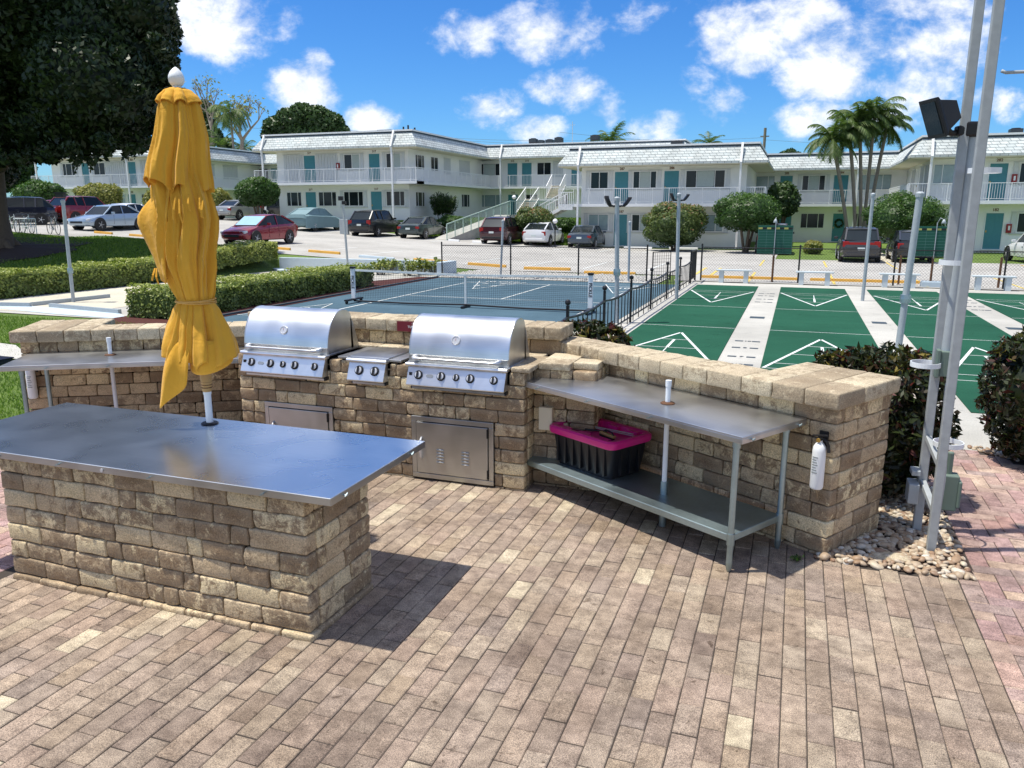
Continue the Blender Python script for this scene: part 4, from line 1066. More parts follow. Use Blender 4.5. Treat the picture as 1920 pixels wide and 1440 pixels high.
# floodlight head
fh = DF(1766, 219, 5.5); fj = DF(1822, 246, 5.5)
up_ = Vector((0, 0, 1)); lt = -ul
L3(MB().obox(DF(1818, 243, 5.5), ul*.045, uc*.05, up_*.05).obox(DF(1806, 246, 5.5), ul*.05, uc*.035, up_*.035)).build('mount_box', 'black', ms, bevel=.015)
L3(MB().tube([DF(1806, 248, 5.5), DF(1785, 250, 5.5), DF(1775, 246, 5.5), DF(1770, 236, 5.5)], [.02, .02, .028, .03], 12)).build('swivel_arm', 'black', ms, smooth=True)
fd = (-ul*.90-up_*.36-uc*.02).normalized(); fu = (up_*.9-ul*.42); fu = (fu-fd*fu.dot(fd)).normalized(); fr_ = fd.cross(fu)
c = Vector(DF(1768, 215, 5.5))
mb = MB(); vs = []
for (dd, w, h) in ((-.085, .05, .06), (-.02, .075, .085), (.035, .095, .105), (.055, .115, .13), (.075, .118, .133)):
    for (i, j) in ((-1, -1), (1, -1), (1, 1), (-1, 1)): vs.append(tuple(c+fd*dd+fr_*w*i+fu*h*j))
mb.add(vs, [(0, 1, 2, 3)]+[(4*i+k, 4*i+(k+1) % 4, 4*i+4+(k+1) % 4, 4*i+4+k) for i in range(4) for k in range(4)]+[(19, 18, 17, 16)])
lh = L3(mb).build('lamp_head', 'black', ms, bevel=.004)
L3(MB().obox(c+fd*.077, fr_*.095, fu*.108, fd*.002)).build('lens', 'glass', ms)
# overhead wire going off to the right from the mast top
p0 = DF(1878, 133, 5.45)
wr = MB().tube([p0, DF(1886, 136, 5.45), DF(1930, 134, 5.4), DF(2300, 100, 5.2)], .011, 8).build('power_cable', 'greypost', None, smooth=True)
tag(wr, 'thin grey cable leaving the twin post mast towards the right edge', 'cable')
# ================================================================== HEDGES AND NEAR SHRUBS
def hedge(label, path, w, h, n, mat, size, name='hedge', cat='hedge', group=None, base=0.):
    t = thing(name, label, cat, (path[0][0], path[0][1], 0), 0, group); o = Vector((path[0][0], path[0][1], 0))
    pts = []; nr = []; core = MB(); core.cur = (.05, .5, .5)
    L = [math.dist(a, b) for a, b in zip(path, path[1:])]; T = sum(L)
    for (a, b), l in zip(zip(path, path[1:]), L):
        k = int(n*l/T); d = Vector((b[0]-a[0], b[1]-a[1], 0))/l; u = Vector((-d.y, d.x, 0))
        s = np.random.uniform(0, l, k); face = np.random.random(k); per = 2*h+w; f = face*per
        for si, fi in zip(s, f):
            bump_ = .05*math.sin(si*2.1+1)+.04*math.sin(si*5.3)+.03*math.sin(si*11)
            hh = h+bump_; inn = -rnd.random()**2*.12
            if fi < h: x, z, nn = -w/2-inn*1., fi, (-1, 0)
            elif fi < h+w: x, z, nn = fi-h-w/2, hh+inn, (0, 1)
            else: x, z, nn = w/2+inn, fi-h-w, (1, 0)
            if nn[0]: x += nn[0]*(.04*math.sin(si*4+z*7)+.03*math.sin(si*9-z*11))
            p = Vector((a[0], a[1], 0))+d*si+u*x-o
            pts.append((p.x, p.y, H(a[0]+d.x*si, a[1]+d.y*si)+max(.03, z))); nr.append((u.x*nn[0], u.y*nn[0], nn[1]+.2))
        m = int(l*3)+1
        for i in range(m):
            c = Vector((a[0], a[1], 0))+d*l*(i+.5)/m-o; z0 = H(c.x+o.x, c.y+o.y)
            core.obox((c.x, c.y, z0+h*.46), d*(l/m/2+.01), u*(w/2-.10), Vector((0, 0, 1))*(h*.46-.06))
    for e, sgn in ((path[0], -1), (path[-1], 1)):
        q0, q1 = (path[0], path[1]) if sgn == -1 else (path[-2], path[-1])
        d = Vector((q1[0]-q0[0], q1[1]-q0[1], 0)).normalized()*sgn; u = Vector((-d.y, d.x, 0))
        for _ in range(int(n*.06)):
            p = Vector((e[0], e[1], 0))+u*rnd.uniform(-w/2, w/2)+d*rnd.uniform(-.06, .05)-o
            pts.append((p.x, p.y, H(e[0], e[1])+rnd.uniform(.03, h))); nr.append((d.x, d.y, .2))
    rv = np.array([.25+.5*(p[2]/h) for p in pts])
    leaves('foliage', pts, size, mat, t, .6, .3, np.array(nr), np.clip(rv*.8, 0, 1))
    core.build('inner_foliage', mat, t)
    return t
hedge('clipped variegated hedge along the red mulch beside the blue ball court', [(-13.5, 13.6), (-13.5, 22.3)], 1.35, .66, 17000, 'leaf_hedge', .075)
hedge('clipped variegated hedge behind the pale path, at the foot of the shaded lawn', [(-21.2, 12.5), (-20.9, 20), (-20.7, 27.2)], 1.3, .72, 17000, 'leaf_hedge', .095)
def stemplant(name, label, c, r, h, n, size, mat, cat='shrub', group=None, stems=14, leafasp=.35, z0=None):
    z0 = H(c[0], c[1]) if z0 is None else z0
    t = thing(name, label, cat, (c[0], c[1], z0), 0, group); mb = MB(); P_ = []; NR = []
    for i in range(stems):
        a = rnd.uniform(0, 2*PI); rr = r*math.sqrt(rnd.random()); top = Vector((math.cos(a)*rr, math.sin(a)*rr, h*rnd.uniform(.75, 1.05)*(1-.25*(rr/r)**2)))
        b = Vector((top.x*.4, top.y*.4, 0)); mb.tube([b, (b+top)/2+Vector((0, 0, .02)), top], [.009, .006, .003], 5)
        for k in range(int(n/stems)):
            f = rnd.uniform(.25, 1.05)**.7; p = b.lerp(top, f); az = rnd.uniform(0, 2*PI); d = Vector((math.cos(az), math.sin(az), rnd.uniform(-.1, .8)))*size*.6
            P_.append(tuple(p+d)); NR.append((-d.x*.4, -d.y*.4, .8*size))
    mb.build('stem', 'bark', t)
    leaves('foliage', P_, size, mat, t, leafasp, 0, np.array(NR)/size*.8)
    return t
for (x, y, r, h) in ((-13.6, 23.0, .35, .6), (-13.4, 24.0, .4, .62), (-13.6, 25.2, .4, .68), (-13.2, 25.9, .35, .6), (-12.9, 26.35, .35, .65)):
    pass
for k, (px, py, lab) in enumerate(((715, 515, 'small round variegated shrub left of the net post in the mulch bed'), (735, 512, 'small variegated shrub in the mulch bed, second from the hedge end'), (765, 517, 'low variegated shrub in the mulch bed before the pale retaining wall'), (790, 515, 'bushy variegated shrub near the black fence corner post'), (812, 514, 'last variegated shrub against the end of the pale retaining wall'))):
    p = G(px, py); stemplant('small_shrub', lab, p, .38, .62, 420, .10, 'leaf_hedge', group='young shrubs in the mulch bed', stems=22, leafasp=.6)
def crotonbush(label, c, rx, ry, h, n, size=.085, seed=1):
    t = thing('croton_shrub', label, 'shrub', (c[0], c[1], 0))
    bl = [(0, 0, h*.52, rx, ry, h*.5), (rx*.25, -ry*.2, h*.66, rx*.62, ry*.62, h*.36), (-rx*.3, ry*.2, h*.64, rx*.6, ry*.6, h*.36), (0, 0, h*.25, rx*.75, ry*.75, h*.26)]
    P_ = []; NR = []; RV = []
    pts, nr = shellpts(bl, n//6, .66)
    for p, m in zip(pts, nr):
        if p[2] < .08: continue
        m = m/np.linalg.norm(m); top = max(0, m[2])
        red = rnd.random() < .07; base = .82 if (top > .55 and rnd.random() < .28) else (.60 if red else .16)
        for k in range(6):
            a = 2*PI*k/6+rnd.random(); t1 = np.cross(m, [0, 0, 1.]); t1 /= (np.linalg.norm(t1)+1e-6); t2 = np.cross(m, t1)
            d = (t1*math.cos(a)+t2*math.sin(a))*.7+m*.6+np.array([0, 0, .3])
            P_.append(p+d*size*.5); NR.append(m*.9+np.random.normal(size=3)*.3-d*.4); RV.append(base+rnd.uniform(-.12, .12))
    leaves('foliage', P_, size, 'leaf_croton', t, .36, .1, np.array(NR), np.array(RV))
    core = blobcore('c', bl, None, None, .74); core.build('inner_foliage', 'leaf_croton', t)
    mb = MB()
    for i in range(7):
        a = i*.9; mb.tube([(math.cos(a)*.06, math.sin(a)*.06, 0), (math.cos(a)*rx*.5, math.sin(a)*ry*.5, h*.6)], [.014, .006], 6)
    mb.build('stem', 'bark', t)
    return t
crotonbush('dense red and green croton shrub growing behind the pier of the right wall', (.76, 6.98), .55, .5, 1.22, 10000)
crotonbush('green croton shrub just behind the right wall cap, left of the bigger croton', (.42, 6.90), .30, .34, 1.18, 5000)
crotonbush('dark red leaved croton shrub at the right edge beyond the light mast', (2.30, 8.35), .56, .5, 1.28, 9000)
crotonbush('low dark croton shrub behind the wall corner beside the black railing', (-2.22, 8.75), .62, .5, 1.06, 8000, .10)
w_ = G(1493, 1050); stemplant('weed', 'tiny green weed growing from the paver joint at the wall foot', (w_[0], w_[1]-.01), .03, .035, 40, .035, 'leaf_round', 'weed', stems=5)
# pebbles
import bmesh as _b
def pebbles(name, inside, box, n, s0, s1, label):
    bm = _b.new(); _b.ops.create_icosphere(bm, subdivisions=2, radius=1); TV = np.array([v.co[:] for v in bm.verts]); TF = [tuple(v.index for v in f.verts) for f in bm.faces]; bm.free()
    mb = MB(); cnt = 0
    while cnt < n:
        x, y = rnd.uniform(box[0], box[1]), rnd.uniform(box[2], box[3])
        if not inside(x, y): cnt += .2; continue
        cnt += 1
        s = rnd.uniform(s0, s1)*(1 if rnd.random() < .85 else 1.4); e = (s, s*rnd.uniform(.55, .85), s*rnd.uniform(.38, .6)); a = rnd.uniform(0, PI); tl = rnd.uniform(-.4, .4)
        q = TV+.12*np.sin(TV[:, [1, 2, 0]]*2.3+rnd.random()*6)
        q = q*np.array(e); c, si = math.cos(tl), math.sin(tl); q = np.stack([q[:, 0]*c-q[:, 2]*si, q[:, 1], q[:, 0]*si+q[:, 2]*c], 1)
        c, si = math.cos(a), math.sin(a); q = np.stack([q[:, 0]*c-q[:, 1]*si+x, q[:, 0]*si+q[:, 1]*c+y, q[:, 2]+rnd.uniform(.0, .022)], 1)
        mb.cur = (rnd.random(), rnd.random(), .5); mb.add([tuple(p) for p in q], TF)
    mb.cur = (0, 0, 0); return tag(mb.build(name, 'pebble', None, smooth=True), label, 'pebbles', kind='stuff')
def inp(x, y): return x > .27+(y-5.42)*.25 and 5.42 < y < 7.3 and x < 1.25 and not (x < .66+.0*(y) and y > 5.9+0*(x) and x+.0 < .3+(y-5.4)*.55)
pebbles('river_pebbles', inp, (.2, 1.25, 5.42, 7.3), 1500, .018, .034, 'tan and white river pebbles round the foot of the pier and light mast')
pebbles('river_pebbles', lambda x, y: y > 8.72-(x-1.75)*.9 and y < 8.78, (1.7, 3.6, 7.3, 8.8), 900, .016, .03, 'small tan pebbles under the croton shrub at the right edge')
flat('shrub_soil', [(.27, 5.42), (1.26, 5.42), (1.26, 7.3), (-1.0, 8.6), (-2.0, 8.0), (.2, 6.2)], 'soil', .001)
flat('shrub_soil', [(1.75, 8.75), (3.4, 7.2), (6, 7.2), (6, 8.78)], 'soil', .001)
rk = MB(); block(rk, (.62, 5.52, -.01), (.26, .03, 0), (-.01, .14, 0), (0, 0, .035), r=.02, rough=.006); tag(rk.build('flat_rock', 'cap', None, smooth=True), 'flat pale rock lying among the pebbles by the pier', 'rock')
gv = MB()
for i in range(4200):
    x, y = rnd.uniform(-12.25, -4.4), rnd.uniform(26.15, 29.0); s = rnd.uniform(.03, .075); z = .02
    gv.add([(x-s, y, z), (x+s*.4, y-s, z), (x+s, y+s*.5, z), (x-s*.3, y+s, z), (x, y, z+s*rnd.uniform(.6, 1.1))], [(0, 1, 4), (1, 2, 4), (2, 3, 4), (3, 0, 4)])
tag(gv.build('crushed_gravel', 'gravel'), 'white grey crushed gravel strip behind the black chain link fence', 'gravel', kind='stuff')
# ================================================================== COURT FURNITURE
nt_ = thing('ball_net', 'portable pickleball net on wheels across the blue court', 'net', (-7.7, NB, 0))
NL, NR_ = -3.2, 3.2
mb = MB()
def nz(x): return .86-.05*(1-(abs(x)/3.2))
for i in range(129):
    x = NL+i*.05; mb.bar((x, 0, .12), (x, 0, nz(x)), .004)
for k in range(17):
    for i in range(16):
        x0 = NL+i*.4; x1 = x0+.4; f = k/16; mb.bar((x0, 0, .12+(nz(x0)-.12)*f), (x1, 0, .12+(nz(x1)-.12)*f), .004)
mb.build('mesh', 'black', nt_)
mb = MB()
for i in range(16):
    x0 = NL+i*.4; x1 = x0+.4; mb.bar((x0, 0, nz(x0)), (x1, 0, nz(x1)), .03, .05)
mb.box(-.028, .028, -.012, .012, .1, .8)
mb.build('white_tape', 'line', nt_)
MB().tube([(NL, 0, .06), (-1.6, 0, .05), (0, 0, .08), (1.6, 0, .05), (NR_, 0, .06)], .022, 8).box(-.03, .03, -.25, .25, .0, .06).build('base_bar', 'black', nt_)
for x in (NL, NR_):
    pp = MB().box(x-.055, x+.055, -.03, .03, .12, .93).build('post', 'white', nt_, bevel=.006)
    text('PICKLE', .11, 'black', pp, 'post_lettering', (x, -.032, .55), (PI/2, PI/2, 0), .001, .003)
    MB().box(x-.05, x+.05, -.4, .4, .08, .12).box(x-.06, x+.06, -.06, .06, .9, .95).build('base_foot', 'black', nt_)
    for s in (-.36, .36): MB().lathe([(.05, -.018), (.055, 0), (.05, .018)], (x, s, .055), 12, 'x').build('wheel', 'tyre', nt_)
# black railing between the courts
rl = thing('low_railing', 'low black picket railing between the blue court and the green courts', 'railing', (-3.3, 12, 0))
mb = MB()
y = 9.2; k = 0
while y < 26.6:
    po = MB().box(-.022, .022, y-12-.022, y-12+.022, 0, .92).build('post', 'black', rl)
    MB().lathe([(.005, .92), (.04, .94), (.05, .97), (.04, 1.0), (.005, 1.02)], (0, y-12, 0), 10).build('ball_finial', 'black', po)
    n = 10; prev = None
    for i in range(n+1):
        f = i/n; yy = y+f*2.5; zz = .68+.05*abs(2*f-1)**2.2
        if prev: mb.bar((0, prev[0]-12, prev[1]), (0, yy-12, zz), .045, .03)
        prev = (yy, zz)
    mb.bar((0, y-12, .12), (0, y-12+2.5, .12), .025)
    for i in range(1, 8): MB().box(-.009, .009, y-12+i*.3125-.009, y-12+i*.3125+.009, 0 if i % 2 else .1, .67).build('picket', 'black', rl)
    y += 2.5
mb.build('rail', 'black', rl)
gt = MB(); 
for yy in (26.75, 28.0): gt.box(-.03, .03, yy-12-.03, yy-12+.03, 0, 1.05)
gt.bar((0, 14.7, 1.05), (0, 16.05, 1.05), .05).bar((0, 14.7, .12), (0, 16.05, .12), .03)
for i in range(9): gt.box(-.01, .01, 14.85+i*.14-.01, 14.85+i*.14+.01, .1, 1.05)
gt.build('end_panel', 'black', rl)
# chain link fences
def chain(label, a0, a1, b, posts, h=1.12, z=0., group='black chain link fences by the parking lot'):
    t = thing('chain_link_fence', label, 'fence', (a0, b, z), 0, group); L = a1-a0; mb = MB(); s = .075; k = -h
    x = -h
    while x < L:
        for sg in (0, 1):
            xa, xb = x, x+h; za, zb = (0, h) if sg == 0 else (h, 0)
            if xa < 0: f = -xa/(xb-xa); za += (zb-za)*f; xa = 0
            if xb > L: f = (L-xa)/(xb-xa); zb = za+(zb-za)*f; xb = L
            mb.bar((xa, 0, za+.03), (xb, 0, zb+.03), .0045)
        x += s*1.3
    mb.build('wire_mesh', 'black', t)
    MB().tube([(0, 0, h+.03), (L, 0, h+.03)], .016, 8).build('top_rail', 'black', t)
    for p in posts: MB().tube([(p-a0, .02, 0), (p-a0, .02, h+.12)], .028, 8).lathe([(.034, h+.1), (.03, h+.14), (.005, h+.16)], (p-a0, .02, 0), 8).build('post', 'black', t)
    return t
chain('black chain link fence along the gravel behind the blue court', -12.3, -4.72, 26.42, (-12.3, -9.6, -7.1, -4.72))
chain('black chain link fence behind the benches and scoreboards', -3.1, 13.2, 28.0, (-3.1, .1, 3.0, 6.1, 9.2, 12.3))
gt = thing('wire_gate', 'open square wire gate standing at the gap in the chain link fence', 'gate', (-4.55, 26.6, 0), .9)
mb = MB()
for i in range(9): mb.bar((i*.1, 0, .05), (i*.1, 0, 1.0), .008)
for i in range(10): mb.bar((0, 0, .05+i*.105), (.8, 0, .05+i*.105), .008)
mb.build('gate_mesh', 'black', gt); MB().bar((0, 0, .05), (0, 0, 1.02), .03).bar((.8, 0, .05), (.8, 0, 1.02), .02).bar((0, 0, 1.02), (.8, 0, 1.02), .02).build('gate_frame', 'black', gt)
# retaining wall
rw = MB(); rw.prism([(-20.2, 0), (-12.32, 0), (-12.32, .50), (-20.2, .50)], 'y', 27.45, 27.65); rw.box(-12.55, -12.25, 26.5, 27.65, 0, .52)
tag(rw.build('retaining_wall', 'paleblue', None, bevel=.01), 'low pale blue concrete retaining wall between the path and the parking lot', 'wall')
kb = MB(); a, b = G(570, 505), G(655, 503); rw = MB().bar((-20.2, 27.2, .03), (-19.2, 26.4, .03), .3, .1)
tag(rw.build('kerb_ramp', 'paleblue'), kind='structure')
# benches
def bench(label, x, y=27.45):
    t = thing('bench', label, 'bench', (x, y, 0), 0, 'white benches at the far end of the green courts')
    MB().box(-.58, .58, -.14, .14, .40, .445).build('seat', 'benchpaint', t, bevel=.006)
    for s in (-.40, .40): MB().box(s-.075, s+.075, -.11, .11, 0, .40).build('leg', 'benchpaint', t, bevel=.006)
bench('white concrete bench at the end of the leftmost green court, nearest the railing', -1.95)
bench('white concrete bench standing right of the left scoreboard post', .6)
bench('white concrete bench left of the right scoreboard post', 3.1)
bench('white concrete bench seen right behind the twin post light mast', 5.7)
# scoreboards
def board(label, x, lampdx):
    t = thing('scoreboard', label, 'scoreboard', (x, 28.15, 0), 0, 'green scoreboards behind the shuffleboard courts'); y = -1.2
    MB().box(-.56, .56, -.02, .02, .96, 1.90).build('panel', 'boardgreen', t, bevel=.004)
    mb = MB(); 
    for i in range(10):
        z = .97+.82*i/9; mb.box(-.55, .55, -.0235, -.0205, z-.003, z+.003)
    for i in range(5): xx = -.55+1.1*i/4; mb.box(xx-.003, xx+.003, -.0245, -.0215, .97, 1.79)
    mb.build('grid_lines', 'boardline', t)
    mb = MB(); mb2 = MB()
    for i in range(8):
        (mb if i % 2 == 0 else mb2).box(-.55+i*.1375, -.55+i*.1375+.13, -.026, -.021, 1.775, 1.835)
    mb.build('yellow_label', 'boardyellow', t); mb2.build('black_label', 'black', t)
    MB().tube([(0, .03, 0), (0, .03, .96)], .035, 8).build('lower_post', 'brownwood', t)
    MB().tube([(0, -.04, .9), (0, -.04, 2.02)], .014, 8).build('rod', 'greypost', t)
    MB().tube([(0, -.04, 2.0), (lampdx*.4, -.1, 2.16), (lampdx, -.14, 2.10)], .012, 6).lathe([(.02, 2.12), (.05, 2.06), (.07, 2.0), (.06, 1.99)], (lampdx, -.14, 0), 12).build('lamp', 'greypost', t, smooth=True)
board('green scoreboard on a brown post between the first and second benches', -.73, -.02)
board('green scoreboard on a brown post just left of the twin post light mast', 4.1, .16)
for k, (px, py, h) in enumerate(((1684, 534, .95), (1871, 540, .95))):
    p = G(px, py); o = MB().box(-.03, .03, -.03, .03, 0, h).box(-.025, .025, -.025, .025, h, h+.012).build('wooden_post', 'brownwood', None, loc=p)
    tag(o, ('short dark wooden post at the fence behind the third bench' if k == 0 else 'short dark wooden post at the fence behind the bench by the mast'), 'post')
p = G(1755, 538); ob = MB().box(-.45, .45, -.2, .2, 0, .16).box(-.43, .43, -.18, .18, .16, .18).build('concrete_block', 'paleblue', None, loc=p, bevel=.01); tag(ob, 'low pale concrete block under the right scoreboard', 'block')
# court lamp posts
def lamppost(label, base, top_px, r=.045, heads=0, d=None, lower=None, fork=False):
    t = thing('lamp_post', label, 'lamp post', (base[0], base[1], base[2] if len(base) > 2 else 0))
    Y = -st_*base[0]+ct*base[1]; z0 = base[2] if len(base) > 2 else 0; tp = DF(top_px[0], top_px[1], Y); lean = (tp[0]-base[0], tp[1]-base[1]); h = tp[2]-z0
    MB().tube([(0, 0, 0), (lean[0], lean[1], h)], r, 12).build('pole', 'greypost', t, smooth='auto')
    if lower: MB().tube([(lean[0]*lower*0, 0, 0), (lean[0]*lower, lean[1]*lower, h*lower)], r*.8, 10).build('lower_pole', 'galv', t) if False else MB().lathe([(r*1.5, h*lower-.07), (r*1.6, h*lower), (r*1.5, h*lower+.07)], (lean[0]*lower, lean[1]*lower, 0), 10).build('joint_collar', 'galv', t)
    MB().lathe([(r*1.25, h-.03), (r*1.3, h+.03), (r*.6, h+.06)], (lean[0], lean[1], 0), 12).build('cap', 'greypost', t)
    if heads:
        for s in (-1, 1):
            c = Vector((lean[0], lean[1], h-.12)); u = Vector((ct, st_, 0))*s
            MB().tube([c, c+u*.07+Vector((0, 0, -.02)), c+u*.10+Vector((0, 0, .0))], .02, 8).build('arm', 'black', t)
            q_ = c+u*.09+Vector((0, 0, -.03)); d1 = (u*.62+Vector((0, 0, .8))).normalized() if s > 0 else (u*.45+Vector((0, 0, .9))).normalized(); s2 = uc
            mb = MB(); k = heads; vs = []
            for (f, w, o_) in ((0, .04, 0), (.05, .08, .015), (.20, .085, .01), (.25, .06, -.01)):
                for (i, j) in ((-1, -1), (1, -1), (1, 1), (-1, 1)): vs.append(tuple(q_+d1*f*k+s2*w*i*k*.9+(u*.03+u*o_)*k+u*.042*j*k))
            mb.add(vs, [(3, 2, 1, 0)]+[(4*i+a, 4*i+(a+1) % 4, 4*i+4+(a+1) % 4, 4*i+4+a) for i in range(3) for a in range(4)]+[(12, 13, 14, 15)])
            mb.build('lamp_head', 'black', t, smooth='auto')
    return t
lamppost('grey court lamp post with two black lamp heads rising from the black railing', (-3.55, 16.5, 0), (1157, 374), .048, 1.0, lower=.42)
lamppost('slimmer grey post with two small black lamp heads near the far railing end', (-3.03, 21.75, 0), (1273, 366), .048, .9)
lamppost('bare leaning grey pole on the strip between the second and third green courts', (1.75, 14.6, 0), (1725, 366), .055, lower=.35)
lamppost('thin bare grey pole at the far end, left of the third green court', (1.76, 22.98, 0), (1637, 366), .045)
lamppost('thin grey pole standing just behind the net beside the chain link fence', (-10.2, 27.0, 0), (943, 415), .04)
t = lamppost('thin grey pole with a curved tip near the fence corner by the wire gate', (-5.28, 26.2, 0), (1181, 418), .04)
t = lamppost('thin leaning lamp post with a flat box lantern at the left hedge', (-18.0, 15.5, 0), (118, 378), .045, lower=.32)
c = DF(114, 366, -st_*-18.0+ct*15.5)
MB().obox((c[0]+18.0, c[1]-15.5, c[2]), ul*.10, uc*.08, Vector((0, 0, .05))).obox((c[0]+18.03, c[1]-15.5, c[2]+.06), ul*.14, uc*.11, Vector((0, 0, .012))).build('lantern', 'black', t)
t = lamppost('green grey lamp post with a small spotlight left of the shiny black car', G(653, 511), (643, 382), .045)
sb_ = G(653, 511); Y = -st_*sb_[0]+ct*sb_[1]
for (px, py, s) in ((639, 372, 1), (645, 380, .8)):
    c = DF(px, py, Y); MB().obox((c[0]-sb_[0], c[1]-sb_[1], c[2]), ul*.09*s, uc*.08, Vector((0, 0, .08*s))).build('spotlight', 'black', t)
# yellow bumpers
def bumper(px0, py0, px1, py1, col, lab):
    m = GT((px0+px1)/2, (py0+py1)/2); a0 = GT(px0, py0); a1 = GT(px1, py1); L = min(2.0, math.dist(a0[:2], a1[:2]))
    zs = [H(m[0]+s*L/2, m[1])+.0 for s in (-1, 1)]; sl = (zs[1]-zs[0])/L
    t = MB(); t.prism([(-.075, -.02), (.075, -.02), (.05, .10), (.035, .125), (-.035, .125), (-.05, .10)], 'x', -L/2, L/2)
    o = t.build('wheel_stop', col, None, bevel=.012, loc=(m[0], m[1], m[2])); o.rotation_euler = (0, -math.atan(sl), 0)
    tag(o, lab, 'wheel stop', 'concrete wheel stops along the parking lot'); return o
for i, (a, b, c, d, col, lab) in enumerate(((170, 438, 218, 439, 'yellow', 'weathered yellow wheel stop below the silver blue sedan'), (238, 443, 275, 444, 'yellow', 'weathered yellow wheel stop left of the umbrella behind the lawn'), (487, 466, 549, 469, 'yellow', 'yellow wheel stop right under the red hatchback'), (576, 473, 640, 477, 'yellow', 'yellow wheel stop left of the spotlight lamp post'),
        (672, 483, 740, 488, 'paleblue', 'white blue wheel stop behind the retaining wall'), (775, 489, 842, 494, 'yellow', 'yellow wheel stop reaching the black fence corner post'), (877, 497, 949, 502, 'yellow', 'yellow wheel stop seen through the fence below the dark red car'),
        (987, 504, 1064, 509, 'yellow', 'yellow wheel stop seen through the fence below the white hatchback'), (1102, 512, 1184, 518, 'yellow', 'yellow wheel stop seen through the fence by the two headed lamp post'))):
    bumper(a, b, c, d, col, lab)
for (x, y, lab) in ((-2.3, 29.2, 'yellow wheel stop behind the left end bench, seen through the fence'), (-.6, 29.2, 'yellow wheel stop behind the left scoreboard post, seen through the fence'), (1.4, 29.2, 'yellow wheel stop behind the second bench, seen through the fence'), (3.1, 29.2, 'yellow wheel stop between the second and third benches behind the fence')):
    o = MB().prism([(-.075, -.02), (.075, -.02), (.05, .10), (-.05, .10)], 'x', -.9, .9).build('wheel_stop', 'yellow', None, bevel=.012, loc=(x, y, 0)); tag(o, lab, 'wheel stop', 'concrete wheel stops along the parking lot')
for i, (a, b, c, d, lab) in enumerate(((840, 452, 862, 453, 'white wheel stop at the foot of the ramp grass'), (885, 455, 908, 456, 'white wheel stop left of the dark red car'), (1170, 466, 1222, 467, 'white wheel stop by the teal ground floor door'), (1255, 467, 1308, 468, 'white wheel stop before the oleander bush'))):
    bumper(a, b, c, d, 'trim', lab)
# hydrant
p = GT(1329, 461)
hy = thing('fire_hydrant', 'cream and yellow fire hydrant on the grass strip beside the oleander bush', 'hydrant', (p[0], p[1], p[2]))
MB().lathe([(.16, 0), (.16, .05), (.11, .06), (.11, .5), (.15, .51), (.15, .55), (.11, .60), (.06, .66), (.03, .68), (.03, .74)], (0, 0, 0), 14).build('barrel', 'boardyellow', hy, smooth='auto')
for s in (-1, 1): MB().lathe([(.07, .1*s), (.07, .17*s), (.04, .2*s)], (0, 0, .42), 10, 'x').build('nozzle', 'boardyellow', hy)
MB().lathe([(.08, -.1), (.08, -.18), (.04, -.2)], (0, 0, .36), 10, 'y').build('nozzle', 'boardyellow', hy)
# ================================================================== CARS
PA_ = {k: paint('paint_'+k, v, m) for k, v, m in (('navy', (.008, .010, .025), .3), ('red', (.22, .008, .012), .2), ('darkred', (.10, .008, .014), .3), ('white', (.75, .76, .77), 0), ('silverblue', (.38, .47, .56), .5), ('crimson', (.26, .006, .02), .3), ('champagne', (.36, .36, .34), .5), ('black', (.006, .006, .008), .2), ('darkgreen', (.04, .06, .06), .4), ('maroon', (.05, .008, .014), .3), ('slate', (.045, .065, .09), .4), ('darkgrey', (.03, .03, .035), .3))}
STY = {  # L, W, H, belt height, hood height, stations of greenhouse: base front, roof front, roof rear, base rear, deck height
    'sedan': (4.6, 1.78, 1.42, .92, .80, 1.25, 1.95, 3.20, 3.95, .98),
    'hatch': (4.45, 1.75, 1.48, .96, .84, 1.05, 2.0, 3.3, 4.25, 1.05),
    'suv': (4.65, 1.85, 1.70, 1.08, 1.00, 1.25, 1.85, 3.95, 4.50, 1.10),
    'wagon': (4.8, 1.82, 1.62, 1.02, .90, 1.25, 1.95, 4.05, 4.62, 1.05)}
